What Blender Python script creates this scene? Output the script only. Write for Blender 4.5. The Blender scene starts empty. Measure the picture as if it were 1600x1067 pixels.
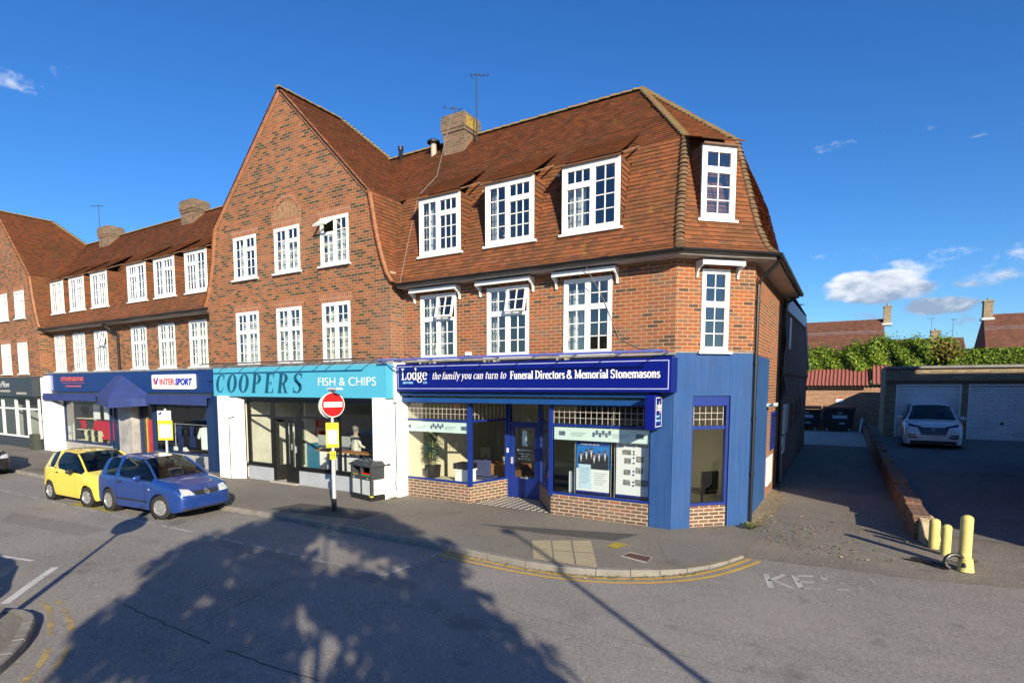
import bpy, bmesh, math, random
from mathutils import Vector, Matrix
from mathutils.bvhtree import BVHTree
R = math.radians
rng = random.Random(11)
sc = bpy.context.scene
col = sc.collection
V = Vector

# ------------------------------------------------------------------ camera, sky, sun, exposure
cam_d = bpy.data.cameras.new('camera'); cam = bpy.data.objects.new('camera', cam_d); col.objects.link(cam)
yw, pt, rl = R(-32.379), R(-4.853), R(-0.149)
fwd = V((math.sin(yw)*math.cos(pt), math.cos(yw)*math.cos(pt), math.sin(pt)))
rt = V((math.cos(yw), -math.sin(yw), 0)); up = rt.cross(fwd)
r2 = rt*math.cos(rl)+up*math.sin(rl); u2 = -rt*math.sin(rl)+up*math.cos(rl)
cm = Matrix((r2, u2, -fwd)).transposed().to_4x4(); cm.translation = V((0, -12.116, 3.05))
cam.matrix_world = cm
cam_d.sensor_width = 36; cam_d.lens = 892.083/1600*36
cam_d.shift_x = (800-758.86)/1600; cam_d.shift_y = (677.25-533.5)/1600
cam_d.clip_end = 5000; cam_d.clip_start = .05
sc.camera = cam
sc.view_settings.view_transform = 'Standard'; sc.view_settings.look = 'None'
sc.view_settings.exposure = .70; sc.view_settings.gamma = 1

SUN_EL = R(21.5)
sdir = V((-.756*math.cos(SUN_EL), .655*math.cos(SUN_EL), -math.sin(SUN_EL)))
sd = bpy.data.lights.new('sun', 'SUN'); sd.energy = 5.0; sd.angle = R(.53); sd.color = (1, .87, .66)
so = bpy.data.objects.new('sun', sd); col.objects.link(so); so.rotation_euler = sdir.to_track_quat('-Z', 'Y').to_euler(); so.location = (30, -30, 40)
w = bpy.data.worlds.new('World'); sc.world = w; w.use_nodes = True
nt = w.node_tree; N = nt.nodes; L = nt.links
for n in list(N): N.remove(n)
def nd(nt, t, **k):
    n = nt.nodes.new(t)
    for a, b in k.items():
        if a.startswith('i_'):
            n.inputs[a[2:].replace('_', ' ')].default_value = b
        else: setattr(n, a, b)
    return n
sky = nd(nt, 'ShaderNodeTexSky', sky_type='NISHITA', sun_disc=False, sun_elevation=SUN_EL, sun_rotation=R(130.9), air_density=1.0, dust_density=.4, ozone_density=3.0, altitude=200)
hs = nd(nt, 'ShaderNodeHueSaturation'); hs.inputs['Saturation'].default_value = 1.22; hs.inputs['Value'].default_value = .98
L.new(sky.outputs[0], hs.inputs['Color'])
# clouds: soft white cumulus low on the right, one scrap upper left, thin cirrus
tc = nd(nt, 'ShaderNodeTexCoord')
def vmath(op, a, b=None):
    n = nd(nt, 'ShaderNodeVectorMath', operation=op)
    for i, x in enumerate((a, b)):
        if x is None: continue
        if isinstance(x, (tuple, list)): n.inputs[i].default_value = x
        else: L.new(x, n.inputs[i])
    return n
def math_(op, a, b=None, clamp=False, nt_=None):
    t = nt_ or nt
    n = nd(t, 'ShaderNodeMath', operation=op, use_clamp=clamp)
    for i, x in enumerate((a, b)):
        if x is None: continue
        if isinstance(x, (int, float)): n.inputs[i].default_value = x
        else: t.links.new(x, n.inputs[i])
    return n.outputs[0]
def cloud_blob(px, py, wx, wz, gain=1.0):
    # direction of the cloud as compass bearing and height, an ellipse round it
    d = (fwd*892.083+r2*(px-758.86)-u2*(py-677.25)).normalized()
    side = V((d.y, -d.x, 0)).normalized(); upv = side.cross(d)
    a = math_('MULTIPLY', vmath('DOT_PRODUCT', tc.outputs['Generated'], tuple(side)).outputs['Value'], 1/wx)
    b = math_('MULTIPLY', vmath('DOT_PRODUCT', tc.outputs['Generated'], tuple(upv)).outputs['Value'], 1/wz)
    f = math_('GREATER_THAN', vmath('DOT_PRODUCT', tc.outputs['Generated'], tuple(d)).outputs['Value'], 0)
    r_ = math_('ADD', math_('MULTIPLY', a, a), math_('MULTIPLY', b, b))
    m = math_('SUBTRACT', 1.0, r_)
    m = math_('MAXIMUM', m, -1.0)
    m = math_('MINIMUM', m, math_('MULTIPLY', m, gain))
    m = math_('MULTIPLY', m, f)
    return math_('SUBTRACT', m, math_('MULTIPLY', math_('SUBTRACT', 1.0, f), 3.0)), b
nz = nd(nt, 'ShaderNodeTexNoise', noise_dimensions='3D'); nz.inputs['Scale'].default_value = 26; nz.inputs['Detail'].default_value = 9; nz.inputs['Roughness'].default_value = .6
mp = nd(nt, 'ShaderNodeMapping'); mp.inputs['Scale'].default_value = (1, 1, 1.9)
L.new(tc.outputs['Generated'], mp.inputs['Vector']); L.new(mp.outputs[0], nz.inputs['Vector'])
tot = None; shade = None
for (px, py, wx, wz, g) in ((1372, 450, .076, .027, 1.0), (1335, 446, .040, .024, 1.0), (1466, 478, .052, .014, .95), (1548, 435, .045, .014, .35), (15, 128, .035, .016, .3), (1375, 492, .05, .010, .12), (1345, 222, .08, .008, .05), (1568, 198, .05, .006, .04), (108, 116, .02, .01, .02), (1520, 405, .16, .022, .16), (1440, 500, .14, .012, .18), (1330, 395, .07, .006, .10)):
    m, b = cloud_blob(px, py, wx, wz, g)
    mm = m
    if tot is None: tot = mm; shade = b
    else: tot = math_('MAXIMUM', tot, mm)
dens = math_('ADD', math_('MULTIPLY', tot, 1.9), math_('MULTIPLY', math_('SUBTRACT', nz.outputs['Fac'], .54), 2.6))
rmp = nd(nt, 'ShaderNodeMapRange', interpolation_type='SMOOTHSTEP'); rmp.inputs['From Min'].default_value = .05; rmp.inputs['From Max'].default_value = .95
L.new(dens, rmp.inputs['Value'])
cl_on = math_('MULTIPLY', rmp.outputs[0], math_('GREATER_THAN', tot, -.6))
# cloud colour: bright heads, grey undersides
nz2 = nd(nt, 'ShaderNodeTexNoise'); nz2.inputs['Scale'].default_value = 45; nz2.inputs['Detail'].default_value = 6
L.new(mp.outputs[0], nz2.inputs['Vector'])
sh = math_('ADD', math_('MULTIPLY', shade, .32), math_('MULTIPLY', nz2.outputs['Fac'], 1.3))
cr = nd(nt, 'ShaderNodeValToRGB'); L.new(sh, cr.inputs[0])
cr.color_ramp.elements[0].position = .35; cr.color_ramp.elements[0].color = (2.2, 2.9, 4.0, 1)
cr.color_ramp.elements[1].position = .95; cr.color_ramp.elements[1].color = (6.6, 6.8, 7.2, 1)
mx = nd(nt, 'ShaderNodeMixRGB'); L.new(math_('MULTIPLY', cl_on, .93), mx.inputs[0]); tn = nd(nt, 'ShaderNodeMixRGB', blend_type='MULTIPLY'); tn.inputs[0].default_value = 1; tn.inputs[2].default_value = (.58, .84, 1.14, 1); L.new(hs.outputs[0], tn.inputs[1]); L.new(tn.outputs[0], mx.inputs[1]); L.new(cr.outputs[0], mx.inputs[2])
bg = nd(nt, 'ShaderNodeBackground'); bg.inputs['Strength'].default_value = .093
L.new(mx.outputs[0], bg.inputs['Color'])
wo = nd(nt, 'ShaderNodeOutputWorld'); L.new(bg.outputs[0], wo.inputs['Surface'])

# ------------------------------------------------------------------ mesh helpers
class MB:
    def __init__(s, M=None):
        s.v = []; s.f = []; s.m = []; s.r = []; s.M = M or Matrix()
    def poly(s, pts, mi=0, r=None):
        b = len(s.v); s.v += [s.M @ V(p) for p in pts]; s.f.append(tuple(range(b, b+len(pts)))); s.m.append(mi); s.r.append(rng.random() if r is None else r)
    def box(s, x0, x1, y0, y1, z0, z1, mi=0, skip=''):
        b = len(s.v)
        s.v += [s.M @ V(p) for p in ((x0,y0,z0),(x1,y0,z0),(x1,y1,z0),(x0,y1,z0),(x0,y0,z1),(x1,y0,z1),(x1,y1,z1),(x0,y1,z1))]
        q = rng.random()
        for k, f in (('b',(0,3,2,1)),('t',(4,5,6,7)),('f',(0,1,5,4)),('r',(1,2,6,5)),('k',(2,3,7,6)),('l',(3,0,4,7))):
            if k in skip: continue
            s.f.append(tuple(b+i for i in f)); s.m.append(mi); s.r.append(q)
    def beam(s, p0, p1, w, h, mi=0):
        p0 = V(p0); p1 = V(p1); d = (p1-p0); l = d.length
        q = d.to_track_quat('X', 'Z').to_matrix().to_4x4(); q.translation = p0
        o = s.M; s.M = o @ q; s.box(0, l, -w/2, w/2, -h/2, h/2, mi); s.M = o
    def cyl(s, p0, p1, r0, r1=None, n=12, mi=0, caps=True):
        r1 = r0 if r1 is None else r1
        p0 = V(p0); p1 = V(p1); q = (p1-p0).to_track_quat('Z', 'Y').to_matrix()
        b = len(s.v)
        for p, r in ((p0, r0), (p1, r1)):
            for i in range(n):
                a = 2*math.pi*i/n; s.v.append(s.M @ (p+q @ V((r*math.cos(a), r*math.sin(a), 0))))
        for i in range(n):
            j = (i+1) % n; s.f.append((b+i, b+j, b+n+j, b+n+i)); s.m.append(mi); s.r.append(.5)
        if caps:
            s.f.append(tuple(b+n+i for i in range(n))); s.m.append(mi); s.r.append(.5)
            s.f.append(tuple(b+i for i in reversed(range(n)))); s.m.append(mi); s.r.append(.5)
    def tube(s, pts, r, n=8, mi=0):
        for a, b in zip(pts[:-1], pts[1:]): s.cyl(a, b, r, r, n, mi, caps=True)
    def lathe(s, prof, n=20, mi=0, org=(0, 0, 0), axis='Z'):
        b = len(s.v); org = V(org)
        for r, z in prof:
            for i in range(n):
                a = 2*math.pi*i/n
                p = V((r*math.cos(a), r*math.sin(a), z))
                if axis == 'Y': p = V((p.x, z, p.y))
                if axis == 'X': p = V((z, p.x, p.y))
                s.v.append(s.M @ (org+p))
        for k in range(len(prof)-1):
            for i in range(n):
                j = (i+1) % n; s.f.append((b+k*n+i, b+k*n+j, b+(k+1)*n+j, b+(k+1)*n+i)); s.m.append(mi); s.r.append(.5)
    def grid(s, fn, nu, nv, mi=0):
        b = len(s.v)
        for j in range(nv+1):
            for i in range(nu+1): s.v.append(s.M @ V(fn(i/nu, j/nv)))
        for j in range(nv):
            for i in range(nu):
                a = b+j*(nu+1)+i; s.f.append((a, a+1, a+nu+2, a+nu+1)); s.m.append(mi); s.r.append(.5)
    def prism(s, pts, y0, y1, mi=0):
        # outline pts in local x,z extruded in y
        n = len(pts); b = len(s.v)
        s.v += [s.M @ V((p[0], y0, p[1])) for p in pts]+[s.M @ V((p[0], y1, p[1])) for p in pts]
        s.f.append(tuple(b+i for i in range(n))); s.f.append(tuple(b+n+i for i in reversed(range(n))))
        for i in range(n):
            j = (i+1) % n; s.f.append((b+j, b+i, b+n+i, b+n+j))
        s.m += [mi]*(n+2); s.r += [.5]*(n+2)
    def split(s, name, mats, parent=None, n=6, **k):
        # every run of n faces (a box has 6, a pane 1) becomes an object of its own
        out = []
        for a in range(0, len(s.f), n):
            fs_ = s.f[a:a+n]; used = sorted(set(i for f in fs_ for i in f)); mp = {u: j for j, u in enumerate(used)}
            m = MB(); m.v = [s.v[u] for u in used]; m.f = [tuple(mp[i] for i in f) for f in fs_]; m.m = s.m[a:a+n]; m.r = s.r[a:a+n]
            out.append(m.build(name, mats, parent, **k))
        return out
    def build(s, name, mats, parent=None, smooth=False, bevel=0):
        me = bpy.data.meshes.new(name); me.from_pydata([tuple(p) for p in s.v], [], s.f); me.update()
        if not isinstance(mats, (list, tuple)): mats = [mats]
        for m in mats: me.materials.append(m)
        me.polygons.foreach_set('material_index', s.m)
        at = me.attributes.new('rnd', 'FLOAT', 'FACE'); at.data.foreach_set('value', s.r)
        uv = me.uv_layers.new(name='uv'); data = [0.0]*(2*len(me.loops))
        for p in me.polygons:
            n = p.normal
            if abs(n.z) > .999 or (abs(n.x)+abs(n.y)) < 1e-4: t = V((1, 0, 0)); b = V((0, 1, 0))
            else:
                t = V((-n.y, n.x, 0)).normalized(); b = n.cross(t)
                if abs(n.z) < .3: b = V((0, 0, 1))
            for li in p.loop_indices:
                c = me.vertices[me.loops[li].vertex_index].co
                data[2*li] = c.dot(t); data[2*li+1] = c.dot(b)
        uv.data.foreach_set('uv', data)
        if smooth: me.polygons.foreach_set('use_smooth', [True]*len(me.polygons))
        o = bpy.data.objects.new(name, me); col.objects.link(o)
        if bevel:
            md = o.modifiers.new('bevel', 'BEVEL'); md.width = bevel; md.segments = 2; md.limit_method = 'ANGLE'; md.angle_limit = R(40)
        if parent is not None: setpar(o, parent)
        return o
def setpar(o, parent):
    o.parent = parent
    o.matrix_parent_inverse = wm(parent).inverted()
def wm(o):
    M = Matrix.LocRotScale(o.location, o.rotation_euler, o.scale)
    return wm(o.parent) @ o.matrix_parent_inverse @ M if o.parent else M
def smooth_angle(o, a=40):
    me = o.data
    me.polygons.foreach_set('use_smooth', [True]*len(me.polygons))
    try: me.set_sharp_from_angle(angle=R(a))
    except Exception: pass
    return o
def thing(name, label, cat, loc=(0, 0, 0), rz=0, group=None):
    o = bpy.data.objects.new(name, None); col.objects.link(o); o.location = loc; o.rotation_euler = (0, 0, rz); o.empty_display_size = .2
    o['label'] = label; o['category'] = cat
    if group: o['group'] = group
    return o
def tag(o, label, cat, group=None, kind=None):
    o['label'] = label; o['category'] = cat
    if group: o['group'] = group
    if kind: o['kind'] = kind
    return o
def struct(o):
    o['kind'] = 'structure'; return o
def clone(root, loc=None, rz=None, label=None):
    r = root.copy(); col.objects.link(r)
    if loc is not None: r.location = loc
    if rz is not None: r.rotation_euler = (0, 0, rz)
    if label: r['label'] = label
    for ch in list(root.children):
        c = ch.copy(); col.objects.link(c); c.parent = r
        for g in list(ch.children):
            d = g.copy(); col.objects.link(d); d.parent = c
    return r
def T(x, y, z, rz=0): return Matrix.Translation((x, y, z)) @ Matrix.Rotation(rz, 4, 'Z')

# ------------------------------------------------------------------ materials
def new_mat(name):
    m = bpy.data.materials.new(name); m.use_nodes = True; nt = m.node_tree
    for n in list(nt.nodes): nt.nodes.remove(n)
    o = nd(nt, 'ShaderNodeOutputMaterial'); b = nd(nt, 'ShaderNodeBsdfPrincipled'); nt.links.new(b.outputs[0], o.inputs[0])
    return m, nt, b
def ramp(nt, fac, stops, const=False):
    r = nd(nt, 'ShaderNodeValToRGB'); nt.links.new(fac, r.inputs[0]); e = r.color_ramp.elements
    if const: r.color_ramp.interpolation = 'CONSTANT'
    while len(e) > 1: e.remove(e[-1])
    e[0].position = stops[0][0]; e[0].color = tuple(stops[0][1])+(1,)
    for p, c in stops[1:]:
        q = e.new(p); q.color = tuple(c)+(1,)
    return r.outputs[0]
def noise(nt, vec, scale, detail=4, rough=.55):
    n = nd(nt, 'ShaderNodeTexNoise'); n.inputs['Scale'].default_value = scale; n.inputs['Detail'].default_value = detail; n.inputs['Roughness'].default_value = rough
    if vec is not None: nt.links.new(vec, n.inputs['Vector'])
    return n.outputs['Fac']
def mixc(nt, fac, a, b, mode='MIX'):
    m = nd(nt, 'ShaderNodeMixRGB', blend_type=mode)
    for i, x in enumerate((fac, a, b)):
        if isinstance(x, (int, float)): m.inputs[i].default_value = x
        elif isinstance(x, (tuple, list)): m.inputs[i].default_value = tuple(x)+(1,)
        else: nt.links.new(x, m.inputs[i])
    return m.outputs[0]
def bump(nt, b, h, strength=.3, dist=.01):
    n = nd(nt, 'ShaderNodeBump'); n.inputs['Strength'].default_value = strength; n.inputs['Distance'].default_value = dist
    nt.links.new(h, n.inputs['Height']); nt.links.new(n.outputs[0], b.inputs['Normal'])
def gpos(nt): return nd(nt, 'ShaderNodeNewGeometry').outputs['Position']
def ocoord(nt): return nd(nt, 'ShaderNodeTexCoord').outputs['Object']
def mr(nt, x, a, b, c=0, d=1):
    n = nd(nt, 'ShaderNodeMapRange'); nt.links.new(x, n.inputs[0])
    for i, k in enumerate((a, b, c, d)): n.inputs[i+1].default_value = k
    return n.outputs[0]
def paint(name, c, rough=.5, metal=0, var=.12, vscale=3, dirt=.0, coat=0, bmp=0, spec=.5, streak=0):
    m, nt, b = new_mat(name)
    p = ocoord(nt)
    f = noise(nt, p, vscale, 5)
    v = mixc(nt, mr(nt, f, .3, .7), tuple(x*(1-var) for x in c), tuple(min(1, x*(1+var)) for x in c))
    if streak:
        mp_ = nd(nt, 'ShaderNodeMapping'); mp_.inputs['Scale'].default_value = (5, 5, .35); nt.links.new(p, mp_.inputs[0]); v = mixc(nt, mr(nt, noise(nt, mp_.outputs[0], 2.5, 6, .65), .42, .72, 0, streak), v, tuple(min(1, x*1.35+.03) for x in c))
        v = mixc(nt, mr(nt, noise(nt, p, 7, 8, .75), .62, .72, 0, streak*1.4), v, tuple(x*.55 for x in c))
    if dirt:
        f2 = noise(nt, p, 1.3, 8, .7)
        v = mixc(nt, mr(nt, f2, .5, .8, 0, dirt), v, (.12, .10, .08))
    nt.links.new(v, b.inputs['Base Color']); b.inputs['Roughness'].default_value = rough; b.inputs['Metallic'].default_value = metal
    b.inputs['Coat Weight'].default_value = coat; b.inputs['Coat Roughness'].default_value = .05
    b.inputs['Specular IOR Level'].default_value = spec
    if bmp: bump(nt, b, noise(nt, p, 60, 3), bmp, .004)
    return m
def brick(name, stops, mortar, stain=.35, bw=.235, rh=.0785, ms=.0095, soot=None):
    m, nt, b = new_mat(name)
    uv = nd(nt, 'ShaderNodeTexCoord').outputs['UV']
    br = nd(nt, 'ShaderNodeTexBrick'); br.offset = .5
    dist = nd(nt, 'ShaderNodeVectorMath', operation='ADD'); dz = nd(nt, 'ShaderNodeTexNoise'); dz.inputs['Scale'].default_value = 9
    sc_ = nd(nt, 'ShaderNodeVectorMath', operation='SCALE'); nt.links.new(dz.outputs['Color'], sc_.inputs[0]); sc_.inputs['Scale'].default_value = .006
    nt.links.new(uv, dz.inputs['Vector']); nt.links.new(uv, dist.inputs[0]); nt.links.new(sc_.outputs[0], dist.inputs[1]); nt.links.new(dist.outputs[0], br.inputs['Vector'])
    br.inputs['Color1'].default_value = (0, 0, 0, 1); br.inputs['Color2'].default_value = (1, 1, 1, 1); br.inputs['Mortar'].default_value = (.5, .5, .5, 1)
    for k, x in (('Scale', 1), ('Mortar Size', ms), ('Mortar Smooth', .3), ('Bias', 0), ('Brick Width', bw), ('Row Height', rh)): br.inputs[k].default_value = x
    c = ramp(nt, br.outputs['Color'], stops, True)
    p = gpos(nt)
    c = mixc(nt, mr(nt, noise(nt, p, 13, 5, .7), .38, .68, 0, .55), c, mixc(nt, .6, c, (.15, .085, .06)))
    c = mixc(nt, mr(nt, noise(nt, p, 38, 4), .3, .7, 0, .4), c, mixc(nt, .55, c, (.05, .03, .025)))
    c = mixc(nt, mr(nt, noise(nt, p, .9, 5), .35, .75, 0, stain), c, mixc(nt, .5, c, (.06, .045, .035)))
    mps = nd(nt, 'ShaderNodeMapping'); mps.inputs['Scale'].default_value = (1, 1, .16); nt.links.new(p, mps.inputs[0])
    c = mixc(nt, mr(nt, noise(nt, mps.outputs[0], 2.4, 6, .65), .50, .74, 0, .5), c, mixc(nt, .55, c, (.05, .04, .034)))
    c = mixc(nt, mr(nt, noise(nt, p, .55, 5, .6), .52, .72, 0, .35), c, mixc(nt, .5, c, (.42, .30, .22)))
    f2 = mixc(nt, mr(nt, noise(nt, p, 2.2, 4), .3, .7, 0, .5), mortar, tuple(x*.6 for x in mortar))
    c = mixc(nt, br.outputs['Fac'], c, f2)
    if soot: c = soot(nt, c)
    nt.links.new(c, b.inputs['Base Color']); b.inputs['Roughness'].default_value = .9; b.inputs['Specular IOR Level'].default_value = .2
    h = mixc(nt, .35, mixc(nt, 1, (1, 1, 1), br.outputs['Fac'], 'SUBTRACT'), noise(nt, p, 45, 3))
    bump(nt, b, h, .7, .008)
    return m
M_ = {}
RB = [(0, (.10, .062, .045)), (.13, (.30, .105, .050)), (.30, (.39, .13, .055)), (.48, (.33, .12, .062)), (.60, (.19, .11, .072)), (.70, (.44, .145, .052)), (.82, (.28, .115, .07)), (.93, (.125, .085, .062))]
M_['brick'] = brick('red_brick', [(0, (.085, .055, .045)), (.09, (.30, .098, .047)), (.30, (.36, .112, .048)), (.50, (.28, .10, .054)), (.68, (.20, .105, .07)), (.76, (.39, .112, .04)), (.90, (.22, .12, .08))], (.45, .30, .165), .38)
def soot_streak(nt, c):
    p = gpos(nt); sx = nd(nt, 'ShaderNodeSeparateXYZ'); nt.links.new(p, sx.inputs[0])
    a = mr(nt, sx.outputs[0], -11.5, -10.5); z = mr(nt, sx.outputs[2], 6.0, 5.2)
    n = mr(nt, noise(nt, p, 1.6, 5), .3, .7, .3, 1)
    f = math_('MULTIPLY', math_('MULTIPLY', a, z, True, nt), n, True, nt)
    f = math_('MULTIPLY', f, .55, False, nt)
    return mixc(nt, f, c, mixc(nt, .7, c, (.30, .20, .15)))
M_['gable_brick'] = brick('gable_brick', [(0, (.065, .05, .033)), (.17, (.31, .10, .045)), (.40, (.38, .13, .056)), (.62, (.28, .10, .052)), (.74, (.18, .10, .058)), (.81, (.41, .135, .052)), (.92, (.085, .062, .042))], (.39, .265, .15), .42, soot=soot_streak)
M_['soldier'] = brick('soldier_brick', [(0, (.36, .12, .06)), (.5, (.44, .15, .07)), (.8, (.28, .11, .07))], (.50, .36, .24), .2, bw=.078, rh=.24)
M_['stall_brick'] = brick('stall_riser_brick', [(0, (.13, .085, .07)), (.3, (.20, .115, .095)), (.5, (.24, .11, .085)), (.62, (.15, .105, .09)), (.84, (.32, .12, .075)), (.90, (.12, .09, .08))], (.50, .40, .27), .15, bw=.245, rh=.08, ms=.013)
M_['alley_brick'] = brick('dark_alley_brick', [(0, (.22, .08, .06)), (.5, (.32, .11, .075)), (.8, (.18, .08, .065))], (.40, .30, .24), .4)
M_['tan_brick'] = brick('tan_brick', [(0, (.30, .24, .15)), (.4, (.38, .30, .18)), (.7, (.26, .22, .15)), (.85, (.45, .36, .22))], (.45, .38, .28), .25)
M_['pink_brick'] = brick('pale_red_brick', [(0, (.40, .20, .12)), (.4, (.48, .25, .14)), (.7, (.36, .19, .13)), (.85, (.52, .32, .18))], (.50, .40, .30), .25)
M_['old_brick'] = brick('old_chimney_brick', [(0, (.14, .10, .07)), (.3, (.24, .15, .10)), (.6, (.30, .17, .11)), (.8, (.18, .13, .09))], (.26, .22, .16), .6)

def tilem(name, dark=1.0, moss=.5):
    m, nt, b = new_mat(name)
    at = nd(nt, 'ShaderNodeAttribute', attribute_name='rnd')
    c = ramp(nt, at.outputs['Fac'], [(0, (.13, .058, .034)), (.25, (.18, .072, .038)), (.5, (.225, .085, .042)), (.75, (.275, .098, .045)), (.9, (.20, .09, .052)), (1, (.12, .07, .05))])
    p = gpos(nt)
    c = mixc(nt, mr(nt, noise(nt, p, .55, 6, .6), .42, .72, 0, .6), c, (.105, .062, .036))
    c = mixc(nt, mr(nt, noise(nt, p, 2.3, 7, .7), .60, .74, 0, moss), c, (.16, .14, .035))
    c = mixc(nt, mr(nt, noise(nt, p, 22, 3), .35, .7, 0, .4), c, mixc(nt, .5, c, (.04, .025, .02)))
    mps = nd(nt, 'ShaderNodeMapping'); mps.inputs['Scale'].default_value = (1, 1, .2); nt.links.new(p, mps.inputs[0])
    c = mixc(nt, mr(nt, noise(nt, mps.outputs[0], 1.8, 7, .7), .48, .70, 0, .55), c, mixc(nt, .6, c, (.09, .07, .035)))
    c = mixc(nt, mr(nt, noise(nt, mps.outputs[0], 3.5, 5, .6), .64, .72, 0, .5), c, (.26, .20, .04))
    c = mixc(nt, 1.0, c, dark, 'MULTIPLY')
    nt.links.new(c, b.inputs['Base Color']); b.inputs['Roughness'].default_value = .88; b.inputs['Specular IOR Level'].default_value = .25
    bump(nt, b, noise(nt, p, 70, 3), .4, .006)
    return m
M_['tile'] = tilem('clay_tile', (1.0, .93, .80))
M_['tile_up'] = tilem('clay_tile_upper', (.80, .66, .52), .75)
M_['hip'] = paint('mossy_hip_tile', (.17, .105, .055), .9, var=.4, vscale=9, dirt=.5)
def mossy():
    m, nt, b = new_mat('ridge_tile_lichen'); p = gpos(nt)
    c = ramp(nt, noise(nt, p, 5, 6, .7), [(.3, (.16, .08, .05)), (.45, (.24, .15, .07)), (.6, (.22, .18, .075)), (.75, (.14, .11, .07))])
    nt.links.new(c, b.inputs['Base Color']); b.inputs['Roughness'].default_value = .95; return m
M_['ridge'] = mossy()
M_['verge'] = paint('orange_verge_tile', (.36, .165, .085), .85, var=.25, vscale=6)
M_['white'] = paint('white_upvc', (.80, .80, .79), .35, var=.02)
M_['render'] = paint('white_render', (.80, .80, .78), .8, var=.04, vscale=1.5, dirt=.22, bmp=.15)
M_['hood'] = paint('white_painted_hood', (.74, .75, .76), .5, var=.04, dirt=.15)
M_['black'] = paint('black_gutter', (.012, .012, .014), .35, var=.2)
M_['soffit'] = paint('grey_white_soffit', (.42, .38, .34), .8, var=.12, dirt=.3)
M_['lead'] = paint('grey_lead', (.24, .24, .24), .6, var=.25, dirt=.3)
M_['royal'] = paint('royal_blue_sign', (.001, .006, .17), .32, var=.05)
M_['blue'] = paint('blue_shopfront_paint', (.006, .026, .20), .4, var=.1)
M_['mid_blue'] = paint('mid_blue_render', (.008, .058, .20), .75, var=.08, vscale=2, dirt=.12, streak=.35, bmp=.15)
M_['side_blue'] = paint('blue_side_render', (.008, .062, .20), .75, var=.12, vscale=2, dirt=.15, streak=.4, bmp=.15)
M_['pale_blue'] = paint('pale_blue_bar', (.10, .14, .48), .4)
M_['cyan'] = paint('cyan_sign', (.075, .40, .57), .4, var=.03)
M_['teal'] = paint('teal_letter', (.006, .075, .15), .4)
M_['navy'] = paint('navy_sign', (.004, .03, .15), .4, var=.08)
M_['navy_frame'] = paint('navy_frame', (.010, .030, .10), .4, var=.1)
M_['canvas'] = paint('blue_canvas_awning', (.022, .042, .17), .8, var=.15, vscale=2, dirt=.15)
M_['black_frame'] = paint('black_frame', (.010, .010, .011), .35)
M_['grey_riser'] = paint('grey_painted_riser', (.34, .37, .42), .7, var=.08, dirt=.15)
M_['slate'] = paint('dark_grey_sign', (.035, .045, .055), .45, var=.1)
M_['letter'] = paint('white_letter', (.85, .85, .85), .5, var=0)
M_['sky_letter'] = paint('light_blue_letter', (.25, .55, .85), .5, var=0)
M_['red'] = paint('sign_red', (.62, .01, .012), .35, var=.03)
M_['orange_red'] = paint('letter_red', (.60, .10, .08), .5)
M_['yellow'] = paint('sign_yellow', (.75, .60, .02), .4, var=.05)
M_['galv'] = paint('galvanised_steel', (.50, .54, .56), .45, .3, var=.1, vscale=8)
M_['grey_metal'] = paint('dark_grey_metal', (.045, .05, .055), .4, var=.1)
M_['panel'] = paint('pale_grey_panel', (.52, .57, .57), .45, var=.05, dirt=.1)
M_['cream'] = paint('cream_wall', (.72, .66, .48), .9, var=.03)
M_['beige'] = paint('beige_room', (.42, .37, .28), .95, var=.05)
M_['carpet'] = paint('dark_carpet', (.05, .055, .08), .95, var=.2)
M_['wood'] = paint('orange_wood', (.40, .17, .055), .45, var=.2, vscale=6)
M_['dark_wood'] = paint('brown_wood', (.14, .065, .03), .5, var=.2)
M_['plastic_black'] = paint('black_plastic', (.015, .015, .017), .45)
M_['rubber'] = paint('rubber', (.02, .02, .02), .8, var=.2)
M_['concrete'] = paint('concrete', (.42, .39, .34), .9, var=.15, dirt=.35, bmp=.4)
def cloth(name, c):
    return paint(name, c, .95, var=.12, vscale=14, spec=.1)
def voile():
    m, nt, b = new_mat('net_curtain'); b.inputs['Base Color'].default_value = (.78, .78, .74, 1); b.inputs['Roughness'].default_value = .95
    tr = nd(nt, 'ShaderNodeBsdfTransparent'); tl = nd(nt, 'ShaderNodeBsdfTranslucent'); tl.inputs[0].default_value = (.75, .75, .7, 1)
    m1 = nd(nt, 'ShaderNodeMixShader'); m1.inputs[0].default_value = .25; nt.links.new(b.outputs[0], m1.inputs[1]); nt.links.new(tl.outputs[0], m1.inputs[2])
    m2 = nd(nt, 'ShaderNodeMixShader'); m2.inputs[0].default_value = .12; nt.links.new(m1.outputs[0], m2.inputs[1]); nt.links.new(tr.outputs[0], m2.inputs[2])
    nt.links.new(m2.outputs[0], nt.nodes['Material Output'].inputs[0]); return m
M_['voile'] = voile()
M_['curtain'] = cloth('cream_curtain', (.62, .57, .42))
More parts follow.
